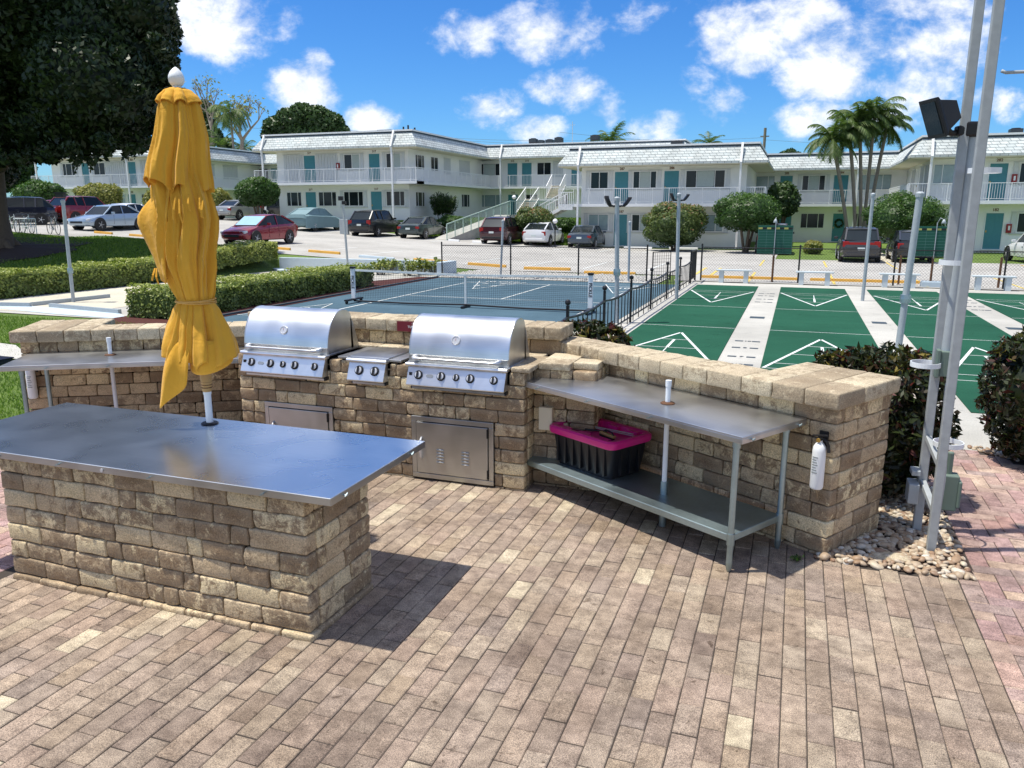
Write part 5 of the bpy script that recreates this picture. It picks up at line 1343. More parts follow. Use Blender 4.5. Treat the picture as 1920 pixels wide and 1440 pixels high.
def car(label, base, rz, style, col, lights='rear', rack=False, cover=False, sunshade=False, stripe=None):
    L, Wd, Hh, belt, hood, g0, r0, r1, g1_, deck = STY[style]; w = Wd/2
    t = thing('parked_car', label, 'car', base, rz, 'cars parked in the lot')     # local x: 0 = nose, runs to the tail; origin at the footprint centre
    ox = -L/2; P_ = PA_[col] if not cover else M['cover']
    # body stations: x, half width, bottom, side top (belt), centre top
    S = [(0.0, w*.62, .38, .56, .60), (.06, w*.78, .30, .64, .68), (.25, w*.90, .24, hood-.16, hood-.08), (.75, w*.98, .22, hood-.04, hood+.02), (g0, w, .21, belt-.05, hood+.07), (r0, w, .21, belt, belt), ((r0+r1)/2, w, .21, belt+.01, belt+.01), (r1, w, .21, belt+.03, belt+.03), (min(g1_, L-.35), w*.985, .23, deck-.03, deck), (L-.22, w*.93, .27, deck-.06, deck-.02), (L-.05, w*.84, .33, deck-.16, deck-.12), (L, w*.72, .42, .62, .66)]
    if style in ('suv', 'wagon', 'hatch'): S[-1] = (L, w*.80, .42, .78, .80); S[-2] = (L-.05, w*.88, .33, deck-.06, deck-.02)
    rings = []
    for (x, hw, zb, zs, zc) in S:
        m = zb+(zs-zb)*.45
        half = [(0, zb), (hw*.80, zb), (hw*.96, zb+.05), (hw, m), (hw*.985, m+(zs-m)*.6), (hw*.93, zs), (hw*.80, zs+(zc-zs)*.5+.015), (0, zc+.02)]
        pts = [(ox+x, y, z) for y, z in half]+[(ox+x, -y, z) for y, z in half[-2:0:-1]]
        rings.append(pts)
    mb = MB(); loft(mb, rings); mb.build('body', P_, t, smooth='auto')
    # greenhouse glass
    gw0, gw1 = w*.90, w*.70; zt = Hh
    def gring(x, hw, z0, z1, hw1): return [(ox+x, -hw, z0), (ox+x, -hw1, z1), (ox+x, hw1, z1), (ox+x, hw, z0)]
    mb = MB(); A = [(g0+.02, gw0*.9, belt-.04), (g1_-.02, gw0*.92, deck-.03)]
    v = [(ox+g0, -gw0*.88, hood+.05), (ox+g0, gw0*.88, hood+.05), (ox+r0, -gw1, zt-.05), (ox+r0, gw1, zt-.05), (ox+r1, -gw1, zt-.06), (ox+r1, gw1, zt-.06), (ox+g1_, -gw0*.86, deck), (ox+g1_, gw0*.86, deck), (ox+r0-.1, -gw0, belt-.02), (ox+r0-.1, gw0, belt-.02), (ox+r1, -gw0, belt), (ox+r1, gw0, belt)]
    mb.add(v, [(0, 1, 3, 2), (2, 3, 5, 4), (4, 5, 7, 6), (8, 2, 4, 10), (9, 11, 5, 3), (0, 2, 8), (1, 9, 3), (10, 4, 6), (11, 7, 5)])
    mb.build('window_glass', M['sunshade'] if sunshade and False else (P_ if cover else 'carglass'), t)
    # roof
    rg = []
    for (x, k, dz) in ((r0-.06, .96, -.07), (r0+.12, 1., -.01), ((r0+r1)/2, 1.01, .02), (r1-.12, 1., -.01), (r1+.08, .96, -.075)):
        hw = gw1*k+.02; rg.append([(ox+x, -hw, zt+dz-.03), (ox+x, -hw*.9, zt+dz), (ox+x, 0, zt+dz+.025), (ox+x, hw*.9, zt+dz), (ox+x, hw, zt+dz-.03)])
    mb = MB(); loft(mb, rg); mb.build('roof', P_, t, smooth='auto')
    # pillars
    for s in (-1, 1):
        MB().bar((ox+g0, s*gw0*.89, hood+.05), (ox+r0, s*(gw1+.01), zt-.05), .05).build('pillar', P_, t)
        MB().bar((ox+g1_, s*gw0*.87, deck), (ox+r1, s*(gw1+.01), zt-.06), .07 if style != 'sedan' else .10).build('pillar', P_, t)
        MB().bar((ox+(r0+r1)/2, s*(gw0+.005), belt), (ox+(r0+r1)/2+.03, s*(gw1+.015), zt-.05), .05).build('pillar', P_, t)
        if style in ('suv', 'wagon'): MB().bar((ox+r1-.45, s*(gw0+.005), belt), (ox+r1-.4, s*(gw1+.015), zt-.05), .07).build('pillar', P_, t)
    for x in (ox+L*.185, ox+L*.80):
        for s in (-1, 1):
            ty = MB().lathe([(.21, .10), (.30, .10), (.325, .085), (.325, -.085), (.30, -.10), (.21, -.10)], (x, s*(w-.11), .325), 22, 'y').build('wheel', 'tyre', t, smooth='auto')
            m = MB(); m.lathe([(.2, .0), (.205, .101)], (x, s*(w-.11), .325), 18, 'y') if s > 0 else m.lathe([(.2, 0), (.205, -.101)], (x, s*(w-.11), .325), 18, 'y')
            m2 = MB()
            for k in range(5): a = 2*PI*k/5; m2.bar((x, s*(w-.004), .325), (x+.19*math.cos(a), s*(w-.006), .325+.19*math.sin(a)), .075, .02)
            m.build('hub', 'darkplastic', ty); m2.lathe([(.06, s*.0), (.05, s*.012)], (x, s*(w-.006), .325), 12, 'y'); 
            m2.lathe([(.185, 0), (.21, 0), (.21, s*.012), (.185, s*.012)], (x, s*(w-.012), .325), 22, 'y') if False else None
            n = 22; r_ = MB(); vs = []; fs = []
            for i in range(n):
                a = 2*PI*i/n
                for rr in (.172, .208): vs.append((x+rr*math.cos(a), s*(w-.002), .325+rr*math.sin(a)))
            for i in range(n): j = (i+1) % n; fs.append((2*i, 2*i+1, 2*j+1, 2*j))
            m2.add(vs, fs); m2.build('rim', 'rim', ty)
    for x in (L*.185, L*.80):
        for s in (-1, 1): MB().lathe([(.38, s*(w*.90)), (.385, s*(w+.002))] if s > 0 else [(.385, -(w+.002)), (.38, -w*.90)], (ox+x, 0, .34), 22, 'y').build('wheel_arch', 'black', t)
    if not cover:
        for s in (-1, 1):
            zt_ = deck-.20 if style in ('sedan', 'hatch') else deck-.12
            MB().obox((ox+L-.06, s*w*.74, zt_-.06), (.05, 0, 0), (0, w*.15, 0), (0, 0, .075 if style == 'sedan' else .13)).build('tail_light', 'lampred', t, bevel=.015)
            MB().obox((ox+.16, s*w*.70, hood-.20), (.10, s*.03, .02), (-.02, w*.15, 0), (0, 0, .055)).build('headlight', 'lampclear', t, bevel=.015)
            MB().obox((ox+r0-.25, s*(w+.09), belt+.06), (.06, 0, 0), (0, .09, 0), (0, 0, .06)).build('side_mirror', P_, t, bevel=.02)
            MB().bar((ox+L*.5+.1, s*(w+.004), belt-.16), (ox+L*.5+.28, s*(w+.004), belt-.16), .025).build('door_handle', P_, t); MB().bar((ox+L*.72, s*(w+.002), belt-.16), (ox+L*.72+.16, s*(w+.002), belt-.16), .025).build('door_handle', P_, t)
            MB().bar((ox+(r0+r1)/2+.02, s*(w+.001), .32), (ox+(r0+r1)/2, s*(w*.985+.001), belt-.04), .012, .006).build('door_seam', 'black', t); MB().bar((ox+r0-.15, s*(w+.001), .34), (ox+r0-.12, s*(w*.985+.001), belt-.06), .012, .006).build('door_seam', 'black', t)
        MB().box(ox+L-.012, ox+L+.012, -.16, .16, .60 if style != 'suv' else .70, .72 if style != 'suv' else .82).build('number_plate', 'plate', t)
        MB().box(ox-.01, ox+.06, -w*.5, w*.5, .40, .52).build('grille', 'black', t)
        MB().box(ox+L-.03, ox+L+.025, -w*.7, w*.7, .36, .50).build('rear_bumper', 'darkplastic' if style == 'suv' else P_, t, bevel=.02)
        if stripe: MB().box(ox+L-.02, ox+L+.02, -w*.6, w*.6, deck-.2, deck-.1).build('light_strip', 'lampred', t)
    if sunshade:
        a = Vector((ox+g0+.10, 0, hood+.10)); b = Vector((ox+r0-.06, 0, zt-.10)); d = (b-a)/2
        MB().obox((a+b)/2+Vector((-.035, 0, .03)), d, (0, gw1*1.05, 0), Vector((-d.z, 0, d.x)).normalized()*.006).build('sunshade', 'sunshade', t)
    if rack:
        for s in (-1, 1): MB().tube([(ox+r0+.1, s*gw1, zt+.02), (ox+r0+.25, s*gw1, zt+.09), (ox+r1-.2, s*gw1, zt+.09), (ox+r1, s*gw1, zt+.02)], .02, 6).build('roof_rail', 'rim', t)
        for x in (r0+.4, r1-.5): MB().box(ox+x-.03, ox+x+.03, -gw1, gw1, zt+.08, zt+.11).build('roof_bar', 'black', t)
    if cover:
        # loose cover skirt over the wheels
        rings = []
        for (x, hw, zb, zs, zc) in S:
            hh = []
            for k in range(24):
                a = 2*PI*k/24
            pts = [(ox+x*1.02-.04, (hw+.04+.02*math.sin(x*9))*s_, z) for s_, z in ((-1, .14+.05*math.sin(x*3)), (-1, .5), (-1, zs-.05), (-.8, zc+.02), (0, zc+.04), (.8, zc+.02), (1, zs-.05), (1, .5), (1, .16))]
            rings.append(pts)
        mb = MB(); n = 9; vs = [p for r in rings for p in r]; mb.add(vs, [(i*n+k, i*n+k+1, (i+1)*n+k+1, (i+1)*n+k) for i in range(len(rings)-1) for k in range(n-1)]); mb.build('cloth_cover', P_, t, smooth='auto')
    return t
M['cover'] = plain('teal_grey_car_cover', (.17, .27, .29), .6, var=.15, scale=3, bmp=.3)
M['sunshade'] = plain('silver_sunshade', (.35, .55, .66), .35, metal=.5)
M['darkplastic'] = plain('dark_bumper_plastic', (.02, .02, .022), .6)
def at2(px, Y):
    r = ray(px, 410); t = Y/r[3]; a, b = r[0]*t, r[1]*t; return (a, b, H(a, b))
HB = PI/2     # local +x (tail) ; heading +y means nose toward +y -> tail toward -y
def at(px, py, lift=0): p = GT(px, py); return (p[0], p[1], p[2]+lift)
NOSE_AWAY = -PI/2; NOSE_NEAR = PI/2
car('very dark navy sport utility car at the far left beside the big tree trunk', at2(28, 50), 0.9, 'suv', 'navy')
car('dark red low car half hidden between the navy car and the thin lamp post', at2(92, 54), .9, 'sedan', 'red')
car('bright red sport utility car behind the silver blue sedan', at2(162, 54), NOSE_AWAY-.1, 'suv', 'red')
car('white sedan half hidden behind the silver blue sedan', at2(232, 49), NOSE_NEAR+.1, 'sedan', 'white')
car('silver blue sedan parked behind the shaded lawn, left of the umbrella', at(207, 431), NOSE_NEAR, 'sedan', 'silverblue')
car('crimson red hatchback with a blue sunshade right of the umbrella', at(489, 457), NOSE_NEAR, 'hatch', 'crimson', sunshade=True)
car('champagne grey old sedan behind the crimson hatchback', at(455, 414), NOSE_AWAY, 'sedan', 'champagne')
car('very dark blue wagon with roof rails behind the crimson hatchback', at(514, 415), NOSE_AWAY, 'wagon', 'navy', rack=True)
car('low car under a teal grey cloth cover near the white building', at(592, 431), NOSE_AWAY, 'hatch', 'navy', cover=True)
car('shiny black sport utility car right of the spotlight lamp post', at(707, 442), NOSE_AWAY, 'suv', 'black')
car('dark grey green sedan parked at the foot of the ramp', at(794, 446), NOSE_AWAY, 'sedan', 'darkgreen')
car('dark maroon sport utility car left of the white hatchback', at(945, 456), NOSE_AWAY, 'suv', 'maroon')
car('white hatchback parked between the maroon car and the slate blue sedan', at(1020, 459), NOSE_AWAY, 'hatch', 'white')
car('slate blue sedan nearest to the teal ground floor door', at(1102, 463), NOSE_AWAY, 'sedan', 'slate')
car('dark grey car hidden behind the left green scoreboard', at(1449, 474), NOSE_AWAY, 'suv', 'darkgrey')
car('black wagon with a long red light strip in front of the palm clump', at(1606, 488), NOSE_AWAY, 'wagon', 'darkgrey', stripe=True)
car('shiny black car between the black wagon and the right green scoreboard', at(1703, 489), NOSE_AWAY, 'hatch', 'black')
car('white sedan at the right edge beside the teal door', at(1948, 492), NOSE_AWAY+.15, 'sedan', 'white')
# bikes
def bike(label, base, rz, col, grp='bicycles at the bike rack'):
    t = thing('bicycle', label, 'bicycle', base, rz, grp)
    for x in (-.53, .53):
        n = 24; pts = [(x+.33*math.cos(2*PI*k/n), 0, .34+.33*math.sin(2*PI*k/n)) for k in range(n+1)]
        w = MB().tube(pts, .018, 6, False).build('wheel', 'tyre', t)
        m = MB()
        for k in range(10): a = PI*k/5; m.bar((x, 0, .34), (x+.32*math.cos(a), 0, .34+.32*math.sin(a)), .004)
        m.build('spokes', 'rim', w)
    fm = MB(); 
    for p, q in (((-.53, 0, .34), (-.1, 0, .30)), ((-.53, 0, .34), (-.18, 0, .78)), ((-.1, 0, .30), (-.2, 0, .88)), ((-.1, 0, .30), (.36, 0, .74)), ((-.18, 0, .72), (.34, 0, .86)), ((.33, 0, .95), (.53, 0, .34))): fm.tube([p, q], .016, 6)
    fm.build('frame', col, t)
    MB().box(-.32, -.08, -.06, .06, .90, .95).build('saddle', 'black', t, bevel=.02)
    MB().tube([(.33, 0, .95), (.33, 0, 1.03)], .014, 6).tube([(.22, -.28, 1.06), (.36, -.2, 1.05), (.36, .2, 1.05), (.22, .28, 1.06)], .013, 6).build('handlebar', 'black', t)
    MB().lathe([(.09, -.01), (.09, .01)], (-.1, .03, .30), 12, 'y').build('chainring', 'rim', t)
    return t
def onT(px, py): p = GT(px, py); return (p[0], p[1], p[2])
bike('bicycle with dark tyres standing free at the right end of the bike rack', onT(102, 440), -.35, 'greypost')
bike('white framed bicycle leaning in the left half of the bike rack', onT(25, 437), -.3, 'white')
bike('pale blue bicycle in the middle of the bike rack', onT(52, 438), -.3, 'paleblue')
bp = onT(42, 438); rk_ = thing('bike_rack', 'low pale tubular bike rack beside the trunk of the big tree', 'bike rack', bp, -.35)
mb = MB().tube([(-1.4, .15, .0), (-1.4, .15, .75), (1.5, .15, .75), (1.5, .15, 0)], .025, 8).tube([(-1.4, .15, .35), (1.5, .15, .35)], .015, 6)
for i in range(12): mb.tube([(-1.3+i*.23, .15, .05), (-1.3+i*.23, .15, .75)], .010, 5)
mb.build('rack_tubes', 'white', rk_)
# ================================================================== BUILDINGS
class Face:
    """wall plane: kind 'b' (faces the camera) or 'a' (side), out = outward sign"""
    def __init__(s, kind, c, out, root): s.k = kind; s.c = c; s.o = out; s.r = root.location
    def box(s, mb, s0, s1, z0, z1, d0, d1):
        c0, c1 = sorted((s.c+s.o*d0, s.c+s.o*d1)); s0, s1 = sorted((s0, s1))
        if s.k == 'b': mb.box(s0-s.r[0], s1-s.r[0], c0-s.r[1], c1-s.r[1], z0-s.r[2], z1-s.r[2])
        else: mb.box(c0-s.r[0], c1-s.r[0], s0-s.r[1], s1-s.r[1], z0-s.r[2], z1-s.r[2])
        return mb
    def S(s, px, py=380): return PB(px, py, s.c)[0] if s.k == 'b' else PA(px, py, s.c)[1]
    def wall(s, mb, s0, s1, z0, z1, ops, th=.22):
        xs = sorted([s0, s1]); s0, s1 = xs; ops = sorted([(min(a, b), max(a, b), c, d) for a, b, c, d in ops])
        cur = s0
        for (a, b, c, d) in ops:
            a = max(a, cur)
            if a > cur+.001: s.box(mb, cur, a, z0, z1, -th, 0)
            if c > z0+.01: s.box(mb, a, b, z0, c, -th, 0)
            if d < z1-.01: s.box(mb, a, b, d, z1, -th, 0)
            cur = b
        if cur < s1: s.box(mb, cur, s1, z0, z1, -th, 0)
    def window(s, root, a, b, z0, z1, kind, panels=False):
        a, b = sorted((a, b)); f = .05; mb = MB(); W_ = b-a
        s.box(mb, a, b, z1-f, z1, -.01, .05); s.box(mb, a-.03, b+.03, z0-.03, z0+f*.6, -.01, .08); s.box(mb, a, a+f, z0+f*.6, z1-f, -.01, .05); s.box(mb, b-f, b, z0+f*.6, z1-f, -.01, .05)
        m = [.5] if W_ < 1.4 else [.28, .74]
        for k in m: s.box(mb, a+W_*k-.02, a+W_*k+.02, z0+f*.6, z1-f, .0, .04)
        fr = mb.build('window_frame', 'trim', root)
        s.box(MB_ := MB(), a+f, b-f, z0+f*.6, z1-f, -.005, .008); MB_.build('pane', 'glass', fr)
        if kind in 'cg':
            cs = {'c': [(m[0]+.015, (m+[1])[1]-.02)], 'g': [(.03, .97)]}[kind]
            for (u, v) in cs:
                s.box(mc := MB(), a+W_*u, a+W_*v, z0+.05, z1-f-.02, 0, .012); mc.build('curtain', 'curtain' if kind == 'c' else 'glazed', fr)
        if panels:
            s.box(mp := MB(), a-.30, a-.06, z0-.06, z1+.02, .004, .05); s.box(mp, b+.06, b+.30, z0-.06, z1+.02, .004, .05); s.box(mp, a-.34, b+.34, z1+.03, z1+.06, .002, .08)
            s.box(mp, a-.34, b+.34, z0-.10, z0-.075, .002, .09)
            mp.build('folded_shutter', 'shutter', root)
    def shutter(s, root, a, b, z0, z1):
        a, b = sorted((a, b)); mb = MB(); n = max(3, int((b-a)/.12)); w = (b-a)/n
        for i in range(n): s.box(mb, a+i*w+.008, a+(i+1)*w-.008, z0, z1, .004+(i % 2)*.018, .035+(i % 2)*.018)
        s.box(mb, a-.03, b+.03, z1, z1+.05, .002, .09); s.box(mb, a-.03, b+.03, z0-.06, z0, .002, .10)
        mb.build('storm_shutter', 'shutter', root)
    def door(s, root, a, b, z0, num=None, col='teal'):
        a, b = sorted((a, b)); h = 2.03; mb = MB(); s.box(mb, a-.05, a, z0, z0+h+.05, -.01, .04); s.box(mb, b, b+.05, z0, z0+h+.05, -.01, .04); s.box(mb, a, b, z0+h, z0+h+.05, -.01, .04)
        s.box(mb, a-.08, b+.08, z0-.06, z0+.0, -.02, .10)
        fr = mb.build('door_frame', 'trim', root)
        mb = MB(); s.box(mb, a, b, z0, z0+h, -.01, .012); W_ = b-a
        for (u0, u1) in ((.12, .45), (.55, .88)):
            for (v0, v1) in ((.15, .75), (.87, 1.50), (1.60, 1.88)): s.box(mb, a+W_*u0, a+W_*u1, z0+v0, z0+v1, .012, .022)
        d = mb.build('door', col, root); s.box(mk_ := MB(), a+W_*.06, a+W_*.12, z0+.95, z0+1.06, .012, .06); mk_.build('handle', 'brass', d)
        if num and s.k == 'b': text(num, .22, 'brownwood', root, 'door_number', ((a+b)/2-s.r[0], s.c-.008*1-s.r[1], z0+h+.18-s.r[2]), (PI/2, 0, 0), .004, .006)
    def exting(s, root, a, z):
        mb = s.box(MB(), a-.13, a+.13, z, z+.5, .002, .12); o = mb.build('extinguisher_cabinet', 'red', root); s.box(m2 := MB(), a-.05, a+.05, z+.15, z+.4, .12, .13); m2.build('cabinet_window', 'trim', o)
    def balcony(s, root, s0, s1, z, d=1.25, rail=True, ends=()):
        s0, s1 = sorted((s0, s1)); s.box(mb := MB(), s0, s1, z-.20, z, 0, d); mb.build('balcony_slab', 'trim', root)
        if rail: s.rail(root, s0, s1, z, d-.06)
        for e in ends:
            mb = MB(); s.box(mb, e-.02, e+.02, z+.92, z+.96, 0, d-.06)
            for i in range(1, 9): s.box(mb, e-.012, e+.012, z+.06, z+.92, i*d/9-.012, i*d/9+.012)
            mb.build('railing', 'trim', root)
    def rail(s, root, s0, s1, z, d):
        mb = MB(); s.box(mb, s0, s1, z+.93, z+.97, d-.02, d+.02); s.box(mb, s0, s1, z+.08, z+.11, d-.012, d+.012)
        n = max(1, int((s1-s0)/.13))
        for i in range(n+1):
            x = s0+(s1-s0)*i/n; w = .022 if i % 8 == 0 else .009; s.box(mb, x-w, x+w, z+(0 if i % 8 == 0 else .11), z+.93, d-w, d+w)
        mb.build('railing', 'trim', root)
    def spout(s, root, x, z0, ze, zr, d=1.3):
        mb = MB(); w = .06
        pt = lambda dd, z: ((x-s.r[0], s.c+s.o*dd-s.r[1], z-s.r[2]) if s.k == 'b' else (s.c+s.o*dd-s.r[0], x-s.r[1], z-s.r[2]))
        mb.bar(pt(d-.45, zr), pt(d+.10, ze+.02), .13).bar(pt(d+.10, ze+.05), pt(d-.02, ze-.35), .12).bar(pt(d-.02, ze-.32), pt(d-.02, z0), .12)
        mb.build('downspout', 'trim', root)
def mansard(root, poly_a0, poly_a1, b0, b1, ze, zr, sides, ov=1.3, inset=.62, mat='shingle'):
    """block roof over a rectangle; sides = set of open sides 'f','l','r','k'"""
    r = root.location
    g = lambda k, v: v if k in sides else 0
    x0, x1, y0, y1 = poly_a0-g('l', ov), poly_a1+g('r', ov), b0-g('f', ov), b1+g('k', .3)
    X0, X1, Y0, Y1 = x0+g('l', inset), x1-g('r', inset), y0+g('f', inset), y1-g('k', .2)
    mb = MB(); lo = [(x0, y0), (x1, y0), (x1, y1), (x0, y1)]; hi = [(X0, Y0), (X1, Y0), (X1, Y1), (X0, Y1)]
    vs = [(x-r[0], y-r[1], ze-r[2]) for x, y in lo]+[(x-r[0], y-r[1], ze+.12-r[2]) for x, y in lo]+[(x-r[0], y-r[1], zr-.18-r[2]) for x, y in hi]
    mb.add(vs, [(3, 2, 1, 0)]+[(i, (i+1) % 4, 4+(i+1) % 4, 4+i) for i in range(4)]+[(4+i, 4+(i+1) % 4, 8+(i+1) % 4, 8+i) for i in range(4)]+[(8, 9, 10, 11)])
    o = mb.build('roof', mat, root)
    mb = MB().box(X0-.0-r[0], X1-r[0], Y0-r[1], Y1-r[1], zr-.20-r[2], zr-.06-r[2]); mb.build('roof_flashing', 'roofdark', o)
    mb = MB().box(X0-.06-r[0], X1+.06-r[0], Y0-.06-r[1], Y1+.06-r[1], zr-.06-r[2], zr+.05-r[2]); mb.build('roof_edge', 'trim', o)
    mb = MB().box(x0+.02-r[0], x1-.02-r[0], y0+.02-r[1], y1-.02-r[1], ze-.05-r[2], ze-.003-r[2]); mb.build('soffit', 'cream', root)
    return o
FH = 2.75
def bl_root(label, a, b, z): return thing('apartment_building', label, 'building', (a, b, z))
def dress(f, root, z0, up, lo):
    """windows and doors from picture columns; returns openings lists"""
    for lst, z in ((up, z0+FH), (lo, z0)):
        py = 300 if lst is up else 420
        for it in lst:
            k, p0, p1 = it[0], it[1], it[2]; a, b = f.S(p0, py), f.S(p1, py)
            if k == 'd': f.door(root, a, b, z+.02, it[3] if len(it) > 3 else None)
            elif k == 's': f.shutter(root, a, b, z+.85, z+2.12)
            elif k == 'S': f.shutter(root, a, b, z+.10, z+2.12)
            elif k == 'e': f.exting(root, a, z+.95)
            else: f.window(root, a, b, z+.98, z+2.08, k, len(it) > 3)
def opens(f, up, lo, z0):
    r = []
    return r
def building(label, kind, a0, a1, b, bback, z0, up, lo, ze=5.15, zr=6.35, sides='flr', rail=(None, None), spouts=(), ends=()):
    root = bl_root(label, (a0+a1)/2, b, z0); f = Face('b', b, -1, root)
    mb = MB(); f.box(mb, a0, a1, z0-.6, z0+FH-.1, -(bback-b), 0); mb.build('ground_floor_wall', 'wall', root)
    mb = MB(); f.box(mb, a0, a1, z0+FH-.1, z0+ze, -(bback-b), 0); mb.build('upper_floor_wall', 'wall', root)
    dress2(f, root, z0, up, lo)
    f.balcony(root, rail[0] if rail[0] is not None else a0, rail[1] if rail[1] is not None else a1, z0+FH, ends=ends)
    mansard(root, a0, a1, b, bback, z0+ze, z0+zr, sides)
    for px in spouts: f.spout(root, px, z0, z0+ze, z0+zr)
    return root, f
def dress2(f, root, z0, up, lo): dress(f, root, z0, up, lo)
Z2 = 1.80
# --- second building: front block, right side and back wing
B2, f2 = building('white two storey block with teal doors behind the covered car, shingle mansard roof', 'b', -39.2, -27.6, 53.8, 70, Z2,
    [('S', 532, 569), ('d', 570, 591, '319'), ('S', 593, 633), ('e', 634, 634), ('c', 645, 675, 1), ('d', 692, 712, '317'), ('c', 724, 752, 1)],
    [('w', 541, 569), ('d', 576.5, 595.5, '219'), ('w', 600, 634), ('w', 647, 684, 1), ('d', 698, 718, '217'), ('w', 726, 761, 1)], spouts=(-39.6, -28.3), rail=(-40.5, -26.35))
s2 = Face('a', -27.6, 1, B2)
s2.balcony(B2, 52.6, 67.2, Z2+FH)
for (k, p0, p1, up_) in (('w', 778, 795, 1), ('w', 807, 821, 1), ('s', 832, 844, 1), ('s', 861, 880, 1), ('w', 779, 796, 0), ('w', 865, 880, 0)):
    z = Z2+(FH if up_ else 0); a, b = s2.S(p0, 310 if up_ else 385), s2.S(p1, 310 if up_ else 385)
    (s2.shutter(B2, a, b, z+.9, z+2.05) if k == 's' else s2.window(B2, a, b, z+.95, z+2.05, 'w'))
B2w, f2w = building('white recessed wing with teal doors behind the open stairs', 'b', -27.6, -10, 68.3, 76, Z2,
    [('c', 894, 941), ('d', 952, 970, '315'), ('d', 979, 997, '314'), ('w', 1007, 1034), ('s', 1037, 1056), ('d', 1072, 1085)],
    [('g', 896, 942), ('d', 953, 971, '215'), ('w', 985, 1010), ('w', 1040, 1066)], sides='fr', spouts=(PB(938, 300, 67)[0],))
# --- third building
B3, f3 = building('white two storey block with teal doors behind the oleander bush and slate blue sedan', 'b', -13.95, -3.3, 52.4, 66, .12,
    [('w', 1108, 1142, 1), ('d', 1154, 1180.5, '287'), ('c', 1188, 1233, 1), ('d', 1247, 1274.5, '286'), ('c', 1287, 1362, 1)],
    [('g', 1103, 1141, 1), ('d', 1151.5, 1177, '187'), ('c', 1184, 1238, 1), ('g', 1300, 1356, 1)], spouts=(PB(1083, 380, 51.1)[0], PB(1385, 380, 51.1)[0]), rail=(-15.2, -2.05), ends=())
s3 = Face('a', -3.3, 1, B3); s3.balcony(B3, 51.2, 62.4, .12+FH)
B3w, f3w = building('white recessed wing with teal doors behind the palm clump', 'b', -3.3, 7.0, 63.7, 72, .17,
    [('g', 1407, 1456), ('d', 1466, 1489, '285'), ('c', 1507, 1551, 1), ('d', 1567, 1594, '284'), ('g', 1610, 1676)],
    [('d', 1460, 1483), ('w', 1500, 1545), ('d', 1561, 1584, '184'), ('w', 1598, 1616)], sides='f', spouts=(PB(1604, 380, 62.4)[0],))
wr_ = thing('door_wreath', 'dark green wreath hanging on a teal ground floor door behind the palm trunks', 'wreath', (f3w.S(1572.5, 425), 63.62, .17+1.35))
pp = [(.26*math.cos(a), 0, .26*math.sin(a)) for a in np.linspace(0, 2*PI, 260)]
leaves('foliage', [(p[0]+rnd.uniform(-.07, .07), rnd.uniform(-.06, .02), p[2]+rnd.uniform(-.07, .07)) for p in pp], .11, 'leaf_tree', wr_)
# --- fourth building (right)
B4, f4 = building('white two storey block with teal doors at the right edge behind the light mast', 'b', 7.0, 22, 52.4, 66, .22,
    [('g', 1752, 1815), ('d', 1858, 1892, '282'), ('e', 1906, 1906), ('w', 1914, 1960, 1)],
    [('s', 1765, 1824), ('d', 1847, 1880, '182'), ('e', 1892, 1892), ('w', 1906, 1950, 1)], sides='fl', spouts=(PB(1738, 380, 51.1)[0],), rail=(5.7, 22))
s4 = Face('a', 7.0, -1, B4); s4.balcony(B4, 51.2, 62.4, .22+FH)
for (u, v, k) in ((53.4, 54.6, 's'), (55.4, 56.6, 's'), (57.6, 58.5, 'd'), (59.2, 60.8, 's')):
    (s4.door(B4, u, v, .22+FH, None, 'wall') if k == 'd' else s4.shutter(B4, u, v, .22+FH+.1, .22+FH+2.1))
# --- first building (far left)
Z1 = 1.80
B1, f1 = building('white two storey block with teal doors at far left under the big tree', 'b', -64.8, -52.0, 55.2, 70, Z1,
    [('w', 116, 139, 1), ('d', 152, 165, '325'), ('w', 174, 196, 1), ('S', 200, 236), ('d', 239, 253.5, '324'), ('S', 262, 298)],
    [('w', 125, 137), ('w', 160, 180), ('g', 222, 241), ('d', 246, 260, '224'), ('w', 271, 290)], spouts=(-65.2, -54.6), rail=(-66.0, -50.75))
s1 = Face('a', -52.0, 1, B1); s1.balcony(B1, 54.0, 67.0, Z1+FH)
for (p0, p1) in ((387, 403), (419, 446)): s1.shutter(B1, s1.S(p0, 330), s1.S(p1, 330), Z1+FH+.9, Z1+FH+2.1)
B1w, f1w = building('white recessed wing with a dark window between the far left block and the next block', 'b', -52.0, -39, 68.3, 76, Z1,
    [('w', 467, 502), ('d', 507, 520)], [('w', 440, 480), ('d', 500, 516)], sides='f')
